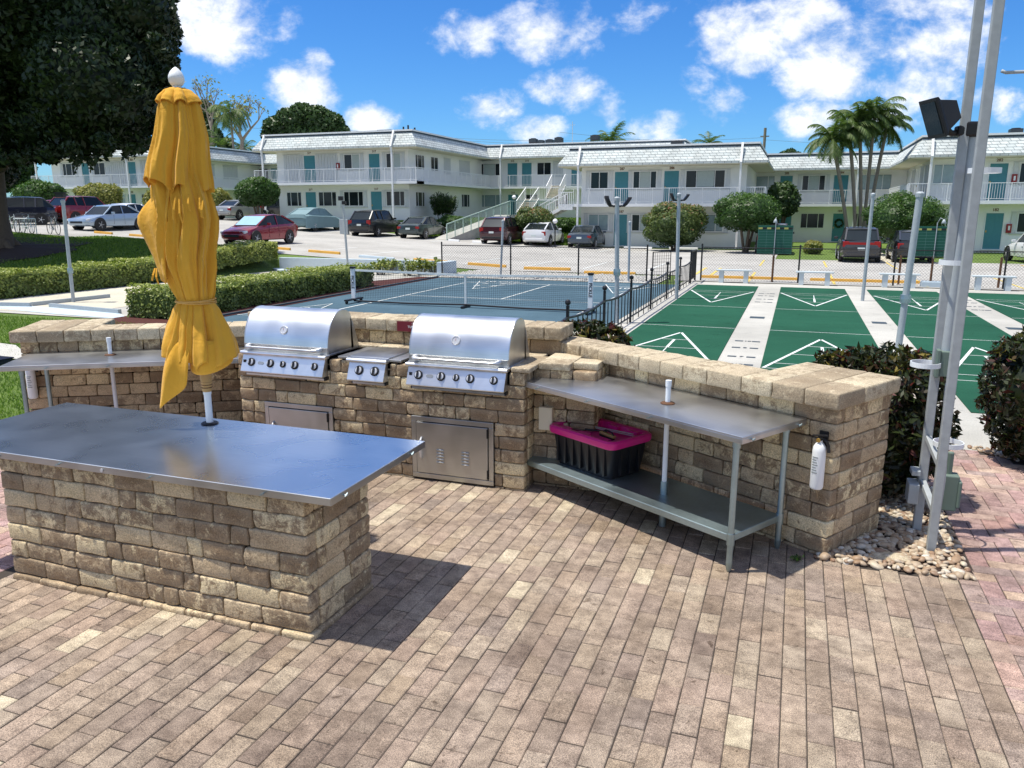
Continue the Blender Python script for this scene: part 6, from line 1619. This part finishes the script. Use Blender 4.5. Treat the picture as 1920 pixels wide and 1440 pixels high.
# blue grey side faces of the roofs already come from the mansards
# AC units on the roofs
def acunit(px, py, Y, w=.9, h=.7, dark=True, lab=''):
    c = DF(px, py, Y); w *= .78; h *= .7; o = thing('air_conditioner', lab, 'air conditioner', (c[0], c[1], c[2]), 0, 'air conditioners on the flat roofs')
    m = MB().box(-w/2, w/2, -w/2, w/2, 0, h).build('casing', 'black' if dark else 'trim', o, bevel=.03)
    m = MB()
    for k in range(6): m.box(-w/2-.01, w/2+.01, -w/2-.01, w/2+.01, .1+k*h*.13, .13+k*h*.13)
    m.build('louvres', 'roofdark', o)
    m = MB().lathe([(w*.38, h), (w*.38, h+.05)], (0, 0, 0), 14).build('fan_guard', 'black', o)
for (px, py, Y, w, h, d, lab) in ((704, 252, 66, 1.6, .25, True, 'low dark roof unit left of the vent pipes on the covered car building'), (727, 251, 66, 1.6, .3, True, 'second low dark roof unit on the covered car building'),
        (1000, 269, 78, .9, .6, True, 'leftmost dark air conditioner on the recessed stair wing roof'), (1014, 270, 78, .8, .45, True, 'second air conditioner from left on the recessed stair wing roof'), (1031, 270, 78, .9, .55, True, 'third air conditioner from left on the recessed stair wing roof'), (1048, 269, 77, .9, .75, True, 'rightmost dark air conditioner on the recessed stair wing roof'),
        (1116, 264, 78, 1., .7, True, 'dark air conditioner in front of the palm crown at the stair wing roof end'), (1270, 282, 60, 1.1, .9, True, 'large dark air conditioner over the teal door block with the oleander'), (1903, 257, 58, 1., .8, True, 'large dark air conditioner at the right edge roof'), (1873, 259, 58, .8, .4, False, 'small pale air conditioner on the right edge roof')):
    acunit(px, py, Y, w, h, d, lab)
vp = thing('roof_vent_pipes', 'three thin vent pipes at the roof corner of the covered car building', 'vent pipes', DF(770, 250, 62))
for dx, h in ((-.6, .5), (-.2, .6), (.35, .4)): MB().tube([(dx, 0, -.3), (dx, 0, h)], .07, 8).build('pipe', 'black', vp)
an = thing('roof_antenna', 'thin mast aerial on the roof of the stair wing', 'antenna', DF(1073, 268, 76)); MB().tube([(0, 0, -.5), (0, 0, 1.9)], .03, 6).bar((-.25, 0, 1.6), (.25, 0, 1.6), .03).build('mast', 'greypost', an)
# stairs, landing and ramp between the second and third blocks
def P3(px, py, Y): return Vector(DF(px, py, Y))
def stair(label, p0, p1, wdt, n, side, rails=True):
    t = thing('open_stairs', label, 'stairs', tuple(p0)); d = p1-p0; sv = side.normalized()*wdt
    mb = MB()
    for i in range(n):
        f = (i+.5)/n; c = d*f; mb.obox(c+sv/2, Vector((d.x, d.y, 0)).normalized()*.17, sv/2, Vector((0, 0, .035)))
    mb.build('treads', 'sand', t)
    for k in (0, 1):
        MB().bar(sv*k+Vector((0, 0, -.08)), d+sv*k+Vector((0, 0, -.08)), .08, .22).build('stringer', 'trim', t)
        m = MB(); m.bar(sv*k+Vector((0, 0, .9)), d+sv*k+Vector((0, 0, .9)), .05)
        for i in range(n+1): c = d*(i/n)+sv*k; m.bar(c, c+Vector((0, 0, .9)), .025 if i % 4 else .05)
        m.build('handrail', 'trim', t)
    return t
p0 = P3(972, 398, 64); p1 = P3(987, 374, 66.2); sv = Vector((1, 0, 0)); 
stair('lower flight of the open stairs behind the croton bush', P3(968, 399, 63), P3(986, 373, 65.5), 1.1, 9, Vector((1, 0, 0)))
ld = P3(988, 373, 66); t = thing('stair_landing', 'pale stair landing between the two open flights', 'landing', tuple(ld)); MB().box(-.1, 2.6, -.2, 1.2, -.15, 0).build('slab', 'trim', t)
m = MB().box(-.1, 2.6, 1.16, 1.2, .9, .95)
for i in range(18): m.box(-.1+i*.155, -.08+i*.155, 1.16, 1.19, 0, .9)
m.build('railing', 'trim', t)
stair('upper flight of the open stairs reaching the recessed wing balcony', P3(1024, 371, 65.5), P3(1035, 348, 67.2), 1.15, 9, Vector((1, 0, 0)))
stair('stair flight under the railing climbing to the oleander block balcony', P3(1012, 410, 54.5), P3(1052, 389, 53.5), 1.1, 9, Vector((.1, 1, 0)))
lb = MB(); q0 = P3(1048, 388, 53.2); t = thing('stair_bridge', 'white railed landing joining the stairs to the oleander block balcony', 'landing', tuple(q0))
L_ = 15.2-(-q0.x-0) if False else abs(q0.x-(-14.2)); MB().box(0, L_, 0, 1.3, -.2, 0).build('slab', 'trim', t)
m = MB().box(0, L_, 0, .04, .92, .96)
for i in range(int(L_/.14)+1): m.box(i*.14, i*.14+.03, 0, .03, 0, .92)
m.build('railing', 'trim', t)
ra, rb = P3(838, 446, 52.5), P3(957, 403, 59)
ra.z = H(ra.x, ra.y)+.05
rp = thing('ramp', 'concrete ramp with a pale green railing rising behind the maroon car', 'ramp', tuple(ra)); d = rb-ra; n = Vector((-d.y, d.x, 0)).normalized()
MB().add([tuple(v) for v in (Vector((0, 0, -.5)), d+Vector((0, 0, -1.6)), d, Vector((0, 0, 0)), n*1.3+Vector((0, 0, -.5)), d+n*1.3+Vector((0, 0, -1.6)), d+n*1.3, n*1.3)], [(0, 1, 2, 3), (7, 6, 5, 4), (3, 2, 6, 7), (0, 3, 7, 4), (1, 5, 6, 2)])
mb = MB(); mb.add([tuple(v) for v in (Vector((0, 0, -.5)), d+Vector((0, 0, -1.6)), d, Vector((0, 0, 0)), n*1.3+Vector((0, 0, -.5)), d+n*1.3+Vector((0, 0, -1.6)), d+n*1.3, n*1.3)], [(0, 1, 2, 3), (7, 6, 5, 4), (3, 2, 6, 7), (0, 3, 7, 4), (1, 5, 6, 2)]); mb.build('ramp_slab', 'concrete', rp)
M['rampgreen'] = plain('pale_green_railing', (.42, .55, .47), .6)
mb = MB().bar((0, 0, 1.0), d+Vector((0, 0, 1.0)), .06)
for i in range(60): c = d*(i/59); mb.bar(c, c+Vector((0, 0, 1.0)), .055 if i % 7 == 0 else .018)
e = Vector((3.0, 1.2, 0)); mb.bar(d+Vector((0, 0, 1.)), d+e+Vector((0, 0, 1.)), .06)
for i in range(22): c = d+e*(i/21); mb.bar(c, c+Vector((0, 0, 1.0)), .05 if i % 7 == 0 else .018)
mb.build('railing', 'rampgreen', rp); MB().bar(d+Vector((0, .3, -.3)), d+e+Vector((0, .3, -.3)), 1.0, .6).build('ramp_top', 'concrete', rp)
for (px, py, Y, lab) in ((964, 370, 60, 'white globe lamp at the top of the ramp'), (1041, 415, 51, 'white globe lamp above the white hatchback')):
    c = DF(px, py, Y); z0 = H(c[0], c[1]); t = thing('globe_lamp', lab, 'lamp', (c[0], c[1], z0)); h = c[2]-z0
    MB().tube([(0, 0, 0), (0, 0, h)], .04, 8).build('post', 'black', t)
    MB().lathe([(.01, h-.15), (.1, h-.12), (.16, h-.02), (.16, h+.04), (.1, h+.13), (.01, h+.17)], (0, 0, 0), 16).build('globe', 'globe', t, smooth=True)
ub = GT(713, 432); uc_ = DF(646, 431, 53); t = thing('utility_cabinet', 'plain grey utility cabinet between the covered car and the black car', 'cabinet', (uc_[0], uc_[1], H(uc_[0], uc_[1]))); MB().box(-.32, .32, -.1, .1, .0, 1.0).build('casing', 'greypost', t, bevel=.02)
# ================================================================== TREES
def crown(t, blobs, n, size, mat, inner=.7, aspect=.5, up=.15, core=True, name='crown', cf=.82):
    pts, nr = shellpts(blobs, n, inner)
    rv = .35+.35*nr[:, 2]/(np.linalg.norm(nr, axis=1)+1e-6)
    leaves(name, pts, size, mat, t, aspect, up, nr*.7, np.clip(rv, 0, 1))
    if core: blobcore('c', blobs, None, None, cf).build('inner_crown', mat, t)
def clumps(center, R, n, r0, r1, zf=1.):
    out = []
    for i in range(n):
        d = Vector((rnd.gauss(0, 1), rnd.gauss(0, 1), rnd.gauss(0, 1))).normalized()*rnd.uniform(.55, .95)
        r = rnd.uniform(r0, r1); out.append((center[0]+d.x*R[0], center[1]+d.y*R[1], center[2]+d.z*R[2], r, r, r*.8*zf))
    return out
# the big dark tree
tb = G(-12, 468, .75); Yt = -st_*tb[0]+ct*tb[1]
bt = thing('big_tree', 'huge dense dark fig tree filling the upper left corner over the shaded lawn', 'tree', (tb[0], tb[1], H(tb[0], tb[1])-.05))
def rel(px, py, Y): p = DF(px, py, Y); return (p[0]-tb[0], p[1]-tb[1], p[2]-bt.location[2])
sc = Yt/1480.
cc = []
for (px, py, r, dY) in ((-60, 60, 190, 0), (60, -60, 170, -1), (120, 60, 150, 0), (200, 100, 105, -1.5), (235, 50, 85, 0), (270, 120, 52, -1), (255, 175, 62, 0), (215, 215, 60, 1), (150, 225, 62, -2), (90, 240, 55, -1), (20, 230, 80, 0), (215, -30, 95, 1), (150, -60, 120, 2), (290, 80, 32, 0), (285, 220, 34, 1), (60, 150, 110, 2.5), (180, 160, 90, -3), (260, 20, 55, -2), (-40, 180, 120, 1), (120, 150, 110, 4), (250, 262, 26, 0), (190, 268, 22, -1), (295, 150, 30, -1), (-30, 270, 60, 3), (30, 282, 34, 4), (60, 270, 30, 3), (-10, 320, 40, 5)):
    c = rel(px, py, Yt+dY); cc.append((c[0], c[1], c[2], r*sc*.98, r*sc*1.2, r*sc*.95))
edge = []
for (px, py, r, dY) in ((200, 100, 105, -1.5), (235, 50, 85, 0), (270, 120, 52, -1), (255, 175, 62, 0), (215, 215, 60, 1), (150, 225, 62, -2), (90, 240, 55, -1), (20, 230, 80, 0), (215, -30, 95, 1), (120, 60, 150, 0)):
    for k in range(9):
        a = rnd.uniform(0, 2*PI); c = rel(px+math.cos(a)*r*.98, py+math.sin(a)*r*.92, Yt+dY+rnd.uniform(-3, 1)); rr_ = rnd.uniform(9, 20)*sc; edge.append((c[0], c[1], c[2], rr_, rr_, rr_*.8))
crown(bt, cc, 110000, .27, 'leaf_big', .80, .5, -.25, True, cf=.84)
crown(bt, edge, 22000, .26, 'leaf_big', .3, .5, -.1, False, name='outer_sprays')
fr = []
for i in range(2500):
    px = rnd.uniform(-20, 315); py = (285+14*math.sin(px*.05)+8*math.sin(px*.19) if px < 230 else 285-(px-230)*.35)+rnd.gauss(0, 7); fr.append(rel(px, py, Yt+rnd.uniform(-3, 3)))
leaves('hanging_leaves', fr, .24, 'leaf_big', bt, .45, 0)
mb = MB(); mb.tube([(0, 0, -.3), (0, 0, .3), (.1, 0, 1.5), (.2, .1, 3.5), (.5, .3, 6)], [1.15, .85, .65, .6, .45], 14)
for a in np.linspace(0, 2*PI, 8)[:-1]: mb.tube([(.5*math.cos(a), .5*math.sin(a), .6), (1.0*math.cos(a), 1.0*math.sin(a), .1), (1.7*math.cos(a), 1.7*math.sin(a), -.1)], [.22, .16, .05], 8)
for a, r in ((.3, 4), (1.6, 4.5), (2.8, 5), (4.2, 4.5), (5.4, 4.5)): mb.tube([(.2, .1, 3.2), (math.cos(a)*r*.5, math.sin(a)*r*.5, 5), (math.cos(a)*r, math.sin(a)*r, 7)], [.4, .3, .15], 8)
mb.build('trunk', 'bark', bt, smooth=True)
ms_ = MB(); n = 28; ms_.add([(bt.location[0]+(3.6+.4*math.sin(k*2.1))*math.cos(2*PI*k/n), bt.location[1]+(3.6+.4*math.sin(k*1.7))*math.sin(2*PI*k/n), H(bt.location[0]+3.6*math.cos(2*PI*k/n), bt.location[1]+3.6*math.sin(2*PI*k/n))+.045) for k in range(n)]+[(bt.location[0], bt.location[1], H(bt.location[0], bt.location[1])+.2)], [(k, (k+1) % n, n) for k in range(n)]); struct('tree_bed', ms_, 'soil')
# clipped round bushes
def roundbush(label, px, py, Y, rx, rz_, mat='leaf_round', n=9000, size=.13, trunk=True, name='clipped_bush', gz=None, wob=.1, cat='bush', grp=None):
    c = Vector(DF(px, py, Y)); sc_ = Y/1480.; R_ = (rx*sc_, rx*sc_, rz_*sc_); g0_ = H(c.x, c.y)
    h = c.z-g0_
    if rz_ < 18: h = R_[2]*.85
    t = thing(name, label, cat, (c.x, c.y, g0_), 0, grp)
    bl = [(0, 0, h, R_[0]*.93, R_[1]*.93, R_[2]*.93)]+[(R_[0]*.35*math.cos(a), R_[1]*.35*math.sin(a), h+R_[2]*.12*math.sin(a*3), R_[0]*.7, R_[1]*.7, R_[2]*.9) for a in (0, 1.3, 2.6, 3.9, 5.2)]
    for i in range(16):
        d = Vector((rnd.gauss(0, 1), rnd.gauss(0, 1), rnd.gauss(.1, .8))).normalized(); k = rnd.uniform(.16, .38)
        bl.append((d.x*R_[0]*.84, d.y*R_[1]*.84, h+d.z*R_[2]*.84, R_[0]*k, R_[1]*k, R_[2]*k))
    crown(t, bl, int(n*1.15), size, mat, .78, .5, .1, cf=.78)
    mb = MB()
    for i in range(5): a = i*1.3; mb.tube([(.08*math.cos(a), .08*math.sin(a), -.05), (.3*R_[0]*math.cos(a), .3*R_[1]*math.sin(a), max(.2, h-.2*R_[2]))], [.09, .05], 7)
    mb.build('trunk', 'bark', t)
    return t
roundbush('round clipped green bush left of the shuttered block, above the champagne sedan', 483, 360, 57, 40, 27, n=9000, size=.17)
roundbush('reddish oleander bush with pink tips in front of the teal door block', 1266, 421, 48.5, 54, 42, 'leaf_oleander', 12000, .15)
roundbush('round clipped green tree left of the left scoreboard', 1402, 397, 46, 58, 37, n=11000, size=.13)
roundbush('round clipped green tree right of the palm clump', 1698, 410, 43, 68, 47, n=14000, size=.12)
roundbush('dark leafy small tree behind the clipped tree by the left scoreboard', 1467, 375, 52, 30, 33, 'leaf_tree', 3500, .28)
roundbush('small round yellow green bush beside the garden path', 1527, 439, 45, 17, 14, 'leaf_yellow', 2500, .10)
roundbush('clipped yellow hedge bush at the corner of the covered car building', 787, 403, 58, 24, 14, 'leaf_yellow', 3500, .14)
roundbush('dark clipped hedge bush under the side windows', 850, 403, 60, 30, 12, 'leaf_round', 3500, .14)
roundbush('green and red croton bush behind the white hatchback', 1002, 411, 53, 37, 21, 'leaf_oleander', 6000, .16)
roundbush('low dark shrub right of the stair foot', 1062, 400, 57, 18, 14, 'leaf_round', 1800, .16)
roundbush('big leaved bush right beside the big tree trunk', 75, 366, 64, 45, 27, 'leaf_round', 5000, .26)
roundbush('pale yellow flowering bush behind the red sport utility car', 186, 369, 64, 40, 26, 'leaf_yellow', 7000, .19)
roundbush('pale leaved bush just left of the umbrella by the parking lot', 283, 382, 60, 14, 24, 'leaf_yellow', 2500, .18)
roundbush('pale green leafy bush right of the umbrella behind the champagne sedan', 412, 378, 62, 22, 24, 'leaf_yellow', 3000, .2)
# spiky dark shrub
t = stemplant('spiky_shrub', 'dark spiky shrub against the side wall of the covered car building', (PA(832, 395, -25.9)[0], PA(832, 395, -25.9)[1]), 1.1, 2.3, 3000, .32, 'leaf_tree', 'shrub', None, 30, .16)
stemplant('spiky_shrub', 'pinkish spiky plant at the right edge beside the right block', (13.6, 40, 0), .5, 3.3, 500, .4, 'leaf_oleander', 'shrub', None, 8, .12)
# background trees
def leaftree(label, px, py, Y, blobs, n, size, mat='leaf_tree', cf=.7, tr=True):
    c = Vector(DF(px, py, Y)); t = thing('background_tree', label, 'tree', (c.x, c.y, 1.)); s_ = Y/1480.
    bl = []
    for (dx, dy, r) in blobs:
        p = Vector(DF(px+dx, py+dy, Y)); bl.append((p.x-c.x, p.y-c.y, p.z-1, r*s_, r*s_, r*s_*.85))
    crown(t, bl, n, size, mat, .55, .55, .1, cf=cf)
    mb = MB(); mb.tube([(0, 0, -1), (0, 0, c.z-1)], [.5, .3], 8)
    for b in bl[:6]: mb.tube([(0, 0, (c.z-1)*.6), (b[0], b[1], b[2])], [.22, .08], 6)
    mb.build('trunk', 'greybark', t); return t
leaftree('broad dark green tree rising behind the covered car building', 572, 245, 92, [(-55, -5, 24), (-30, -18, 26), (-5, -28, 26), (22, -22, 28), (48, -12, 26), (62, 2, 20), (-40, 12, 22), (-10, 5, 28), (25, 8, 28), (50, 14, 22), (-68, 8, 14)], 16000, .5)
leaftree('dark leafy tree at the far left edge behind the big trunk and the navy car', 25, 320, 90, [(-30, -10, 26), (-5, -20, 24), (18, -6, 22), (-20, 20, 24), (8, 22, 22), (30, 20, 16), (-45, 10, 24)], 5000, .5)
leaftree('small dark tree crown above the roof left of the palm clump', 1478, 297, 85, [(-8, -5, 9), (4, -10, 9), (16, -4, 9), (28, 0, 8), (40, 2, 7), (-16, 2, 6)], 2500, .35)
def palm(label, base_px, top, Y, fl, nf, trunk_r=.14, droop=1., seed=0, lean=0., name='palm_tree', nl=26, tops=None, grp=None, z0=None, lf=.26):
    b = Vector(DF(base_px[0], base_px[1], Y)); g = H(b.x, b.y) if z0 is None else z0; t = thing(name, label, 'palm', (b.x, b.y, g), 0, grp)
    rr = random.Random(seed)
    tp = Vector(DF(top[0], top[1], Y))-Vector((b.x, b.y, g))
    mid = Vector((tp.x*.35+lean, tp.y*.35, tp.z*.5))
    pts = [Vector((0, 0, 0)).lerp(mid, f).lerp(mid.lerp(tp, f), f) for f in [i/8 for i in range(9)]]
    MB().tube(pts, [trunk_r*1.3]+[trunk_r]*7+[trunk_r*.8], 8).build('trunk', 'greybark', t, smooth=True)
    V = []; st = MB()
    mb = MB()
    for i in range(nf):
        az = 2*PI*i/nf+rr.uniform(-.3, .3); el = rr.uniform(-.25, 1.25); L = fl*rr.uniform(.8, 1.1)
        d = Vector((math.cos(az)*math.cos(el), math.sin(az)*math.cos(el), math.sin(el))); p = Vector(tp); seg = 10; prev = p.copy(); pl = [p.copy()]
        for k in range(seg):
            d.z -= .16*droop*(.5+k/seg); d.normalize(); p = p+d*L/seg; pl.append(p.copy())
        mb.cur = (.6, .5, .5); mb.tube(pl, [.03]+[.02]*(seg-1)+[.006], 4, False)
        for k in range(nl):
            f = .12+.88*k/nl; x = f*seg; j = min(seg-1, int(x)); q_ = pl[j].lerp(pl[j+1], x-j); dd = (pl[j+1]-pl[j]).normalized(); sd = dd.cross(Vector((0, 0, 1)))
            if sd.length < .05: sd = Vector((1, 0, 0))
            sd.normalize(); ll = L*lf*math.sin(PI*(.12+.8*f))+.06
            for s in (-1, 1):
                o_ = (sd*s*.8+dd*.55+Vector((0, 0, -.45*droop+rr.uniform(-.25, .25)))).normalized(); wv = dd*.032*fl/2
                mb.cur = (rr.random(), .5, .5); e = q_+o_*ll
                mb.add([tuple(q_-wv), tuple(q_+wv), tuple(e)], [(0, 1, 2)])
    mb.cur = (0, 0, 0); o = mb.build('fronds', 'leaf_palm', t); 
    return t
palm('tall slim palm behind the far left block, right of the umbrella', (443, 330), (432, 212), 80, 2.6, 24, .11, 1.5, 3, name='palm_tree', lf=.34)
palm('palm crown peeking over the stair wing roof', (1150, 330), (1145, 268), 82, 2.7, 18, .2, .9, 5)
palm('palm crown over the oleander block roof', (1330, 330), (1330, 270), 80, 1.9, 16, .2, .9, 6)
PG = 'slender palms of the clump before the recessed wing'
for k, (bx, tx, ty, fl, lab) in enumerate(((1594, 1560, 262, 2.3, 'leftmost leaning palm of the clump, its crown arching left'), (1606, 1592, 242, 2.2, 'second palm from left in the clump'), (1614, 1612, 226, 2.3, 'middle palm of the clump with a full crown'), (1617, 1640, 218, 2.4, 'tallest palm at the middle right of the clump'), (1620, 1664, 236, 2.2, 'rightmost palm of the clump leaning right'))):
    palm(lab, (bx, 450), (tx, ty), 47+k*.5, fl*.88, 30, .10, 1.35, 20+k, grp=PG, nl=34, lf=.27)
# bare branching tree and filler at upper left
def bare(label, px, py, Y, hpx, seed):
    b = Vector(DF(px, py, Y)); t = thing('bare_tree', label, 'tree', (b.x, b.y, b.z)); r = random.Random(seed); mb = MB()
    def br(p, d, L, w, n):
        q_ = p+d*L; m_ = (p+q_)/2+Vector((r.uniform(-.1, .1), 0, r.uniform(-.1, .1)))*L; mb.tube([p, m_, q_], [w, w*.85, w*.65], 5, False)
        if n == 0: tips.append(q_); return
        for k in range(r.choice((2, 3))):
            d2 = (d+Vector((r.uniform(-1, 1)*.9, r.uniform(-1, 1)*.9, r.uniform(-.4, .7)))).normalized(); br(q_, d2, L*r.uniform(.62, .85), w*.62, n-1)
    tips = []; br(Vector((0, 0, 0)), Vector((.05, 0, 1)), hpx*Y/1480*.30, .28, 5); mb.build('trunk', 'greybark', t)
    P_ = [tuple(p+Vector((r.gauss(0, .3), r.gauss(0, .3), r.gauss(0, .3)))) for p in tips for k in range(3)]
    leaves('sparse_leaves', P_, .30, 'leaf_yellow', t); return t
bare('bare spreading tree with thin pale branches behind the far left block', 455, 300, 84, 115, 4)
bare('bare thin branched tree just right of the umbrella top', 400, 290, 86, 130, 9)
leaftree('leafy mixed tree behind the umbrella top over the far left roof', 392, 240, 88, [(-10, -40, 14), (5, -25, 16), (-6, -5, 18), (8, 15, 18), (30, 30, 14), (-20, 20, 18)], 3500, .42, 'leaf_tree', .4)
palm('bushy low palm behind the far left roof right of the umbrella', (415, 320), (415, 275), 84, 2.6, 18, .2, 1.1, 31)
palm('second bushy low palm behind the far left roof', (462, 320), (458, 280), 86, 2.2, 16, .2, 1.1, 32)
# flag pole, utility pole, wires
pb = GT(455, 404); t = thing('thin_pole', 'very thin pale pole just left of the clipped bush by the champagne sedan', 'pole', (pb[0], pb[1], pb[2])); tp = DF(432, 240, -st_*pb[0]+ct*pb[1]); MB().tube([(0, 0, 0), (tp[0]-pb[0], tp[1]-pb[1], tp[2]-pb[2])], .045, 8).build('pole', 'greypost', t)
up0 = Vector(DF(1431, 300, 95)); t = thing('utility_pole', 'wooden utility pole rising behind the roofs left of the palm clump', 'utility pole', tuple(up0)); MB().tube([(0, 0, -3), (0, 0, 3.6)], .16, 8).build('pole', 'greybark', t)
MB().box(-.5, .5, -.06, .06, 2.6, 2.72).build('crossarm', 'greybark', t)
for k, (p, q_) in enumerate((((470, 240), (1920, 300)), ((1050, 248), (1431, 258)), ((1431, 262), (2000, 268)), ((640, 243), (1200, 262)))):
    a, b = Vector(DF(p[0], p[1], 96+k)), Vector(DF(q_[0], q_[1], 96+k)); pts = [a.lerp(b, i/12)-Vector((0, 0, 1))*(.6*math.sin(PI*i/12)) for i in range(13)]
    o = MB().tube(pts, .02, 4).build('overhead_wire', 'greypost', None)
    tag(o, ('long thin overhead wire crossing the sky behind all roofs', 'thin overhead wire left of the utility pole', 'thin overhead wire running right from the utility pole', 'thin overhead wire above the stair wing roof')[k], 'wire')
# ================================================================== SKY, SUN, CAMERA
sun_dir = Vector((-.32, -.12, 1.)).normalized()
sl = bpy.data.lights.new('sun', 'SUN'); sl.energy = 5.0; sl.angle = math.radians(.9); sl.color = (1., .945, .85)
so = bpy.data.objects.new('sun', sl); COL.objects.link(so); so.rotation_euler = sun_dir.to_track_quat('Z', 'Y').to_euler()
w = bpy.data.worlds.new('World'); SC.world = w; w.use_nodes = True; nt = w.node_tree; bg = nt.nodes['Background']
sk = nt.nodes.new('ShaderNodeTexSky'); sk.sky_type = 'NISHITA'; sk.sun_disc = False
sk.sun_elevation = math.asin(sun_dir.z); sk.sun_rotation = math.atan2(sun_dir.x, sun_dir.y); sk.air_density = 1.; sk.dust_density = .3; sk.ozone_density = 2.5
hs = N(nt, 'ShaderNodeHueSaturation', Saturation=1.22, Value=1.0); nt.links.new(sk.outputs[0], hs.inputs['Color'])
skc = mix(nt, 1., hs.outputs[0], (.56, 1.00, 1.50), 'MULTIPLY')
tc = nt.nodes.new('ShaderNodeTexCoord'); D_ = tc.outputs['Generated']
def dot(v):
    n = N(nt, 'ShaderNodeVectorMath', operation='DOT_PRODUCT'); nt.links.new(D_, n.inputs[0]); n.inputs[1].default_value = v; return n.outputs['Value']
def mth(op, a, b=None, c=None):
    n = N(nt, 'ShaderNodeMath', operation=op)
    for i, v in enumerate((a, b, c)):
        if v is None: continue
        if hasattr(v, 'is_linked'): nt.links.new(v, n.inputs[i])
        else: n.inputs[i].default_value = v
    return n.outputs[0]
fy = mth('MAXIMUM', dot((-st_, ct, 0)), .08); S_ = mth('DIVIDE', dot((ct, st_, 0)), fy); T_ = mth('DIVIDE', dot((0, 0, 1)), fy)
def uvp(px, py): r = ray(px, py); return ((ct*r[0]+st_*r[1])/r[3], r[2]/r[3])
tot = None
CL = [(420, 30, 150, 70, .9), (330, 10, 90, 60, .8), (575, 165, 75, 62, 1.1), (590, 130, 45, 40, .9), (700, 218, 62, 34, .95), (715, 165, 40, 16, .45), (870, 70, 85, 45, .75), (1040, 55, 120, 62, .95), (1180, 60, 60, 45, .6), (1215, 30, 60, 30, .5),
      (920, 205, 75, 40, .85), (1075, 165, 85, 42, .85), (1145, 205, 40, 50, .7), (1010, 245, 62, 34, .9), (1390, 70, 110, 70, .95), (1480, 30, 130, 55, .9), (1620, 100, 150, 85, .95), (1560, 150, 130, 60, 1.0), (1540, 220, 110, 50, .9), (1760, 90, 130, 60, .9), (1700, 160, 120, 60, .8), (1300, 160, 100, 50, .6), (1260, 235, 110, 40, .7), (1350, 200, 70, 50, .75), (1880, 190, 60, 40, .8), (1640, 215, 100, 40, .8), (1720, 15, 160, 30, .7), (1480, 270, 100, 30, .5)]
for (px, py, rx, ry, am) in CL:
    s0, t0 = uvp(px, py); a = mth('DIVIDE', mth('SUBTRACT', S_, s0), rx/1480.); b = mth('DIVIDE', mth('SUBTRACT', T_, t0), ry/1400.)
    v = mth('SUBTRACT', 1.2, mth('ADD', mth('MULTIPLY', a, a), mth('MULTIPLY', b, b))); v = mth('MULTIPLY', mth('MAXIMUM', v, 0.), am*.75)
    tot = v if tot is None else mth('MAXIMUM', tot, v)
cx = nt.nodes.new('ShaderNodeCombineXYZ'); nt.links.new(S_, cx.inputs[0]); nt.links.new(T_, cx.inputs[1])
mp = N(nt, 'ShaderNodeMapping'); nt.links.new(cx.outputs[0], mp.inputs[0]); mp.inputs['Scale'].default_value = (1, 1.35, 1)
n1 = noise(nt, 6.5, 9, .60, mp.outputs[0], .25); n2 = noise(nt, 24, 6, .65, mp.outputs[0], .2); n3 = noise(nt, 3.2, 5, .6, D_, .3)
nn = mth('ADD', mth('MULTIPLY', mth('SUBTRACT', n1, .5), 2.5), mth('MULTIPLY', mth('SUBTRACT', n2, .5), 1.0))
den = mth('ADD', mth('SUBTRACT', mth('MULTIPLY', tot, .85), .30), mth('MULTIPLY', nn, .95))
dr = nt.nodes.new('ShaderNodeMapRange'); dr.interpolation_type = 'SMOOTHSTEP'; nt.links.new(den, dr.inputs[0]); dr.inputs[1].default_value = -.10; dr.inputs[2].default_value = .56
front = nt.nodes.new('ShaderNodeMapRange'); nt.links.new(dot((-st_, ct, 0)), front.inputs[0]); front.inputs[1].default_value = .1; front.inputs[2].default_value = .35
oth = nt.nodes.new('ShaderNodeMapRange'); oth.interpolation_type = 'SMOOTHSTEP'; nt.links.new(n3, oth.inputs[0]); oth.inputs[1].default_value = .42; oth.inputs[2].default_value = .62  # cloud cover behind the camera, thickened to whiten reflections in the steel
hi_ = nt.nodes.new('ShaderNodeMapRange'); hi_.interpolation_type = 'SMOOTHSTEP'; nt.links.new(T_, hi_.inputs[0]); hi_.inputs[1].default_value = .34; hi_.inputs[2].default_value = .6  # extra clouds above the view, added for the counter and table tops to reflect
cl = mth('MAXIMUM', mth('MULTIPLY', dr.outputs[0], front.outputs[0]), mth('MULTIPLY', oth.outputs[0], mth('MAXIMUM', mth('SUBTRACT', 1., front.outputs[0]), hi_.outputs[0])))
cl = mth('MULTIPLY', cl, .93)
shade = ramp(nt, mth('ADD', mth('MULTIPLY', n2, .5), mth('MULTIPLY', n1, .5)), [(.38, (7.2, 8.0, 9.4)), (.56, (11.4, 11.5, 11.7))])
mxx = mix(nt, cl, skc, shade)
nt.links.new(mxx, bg.inputs[0]); bg.inputs[1].default_value = .088
cam = bpy.data.cameras.new('camera'); cam.sensor_width = 36; cam.lens = F/1920*36; cam.clip_end = 3000; cam.clip_start = .05
co = bpy.data.objects.new('camera', cam); COL.objects.link(co); co.location = (0, 0, HC); co.rotation_euler = (PI/2-P, 0, TH)
SC.camera = co
SC.view_settings.view_transform = 'Standard'; SC.view_settings.look = 'None'; SC.view_settings.exposure = .22; SC.view_settings.gamma = 1
SC.render.engine = 'CYCLES'
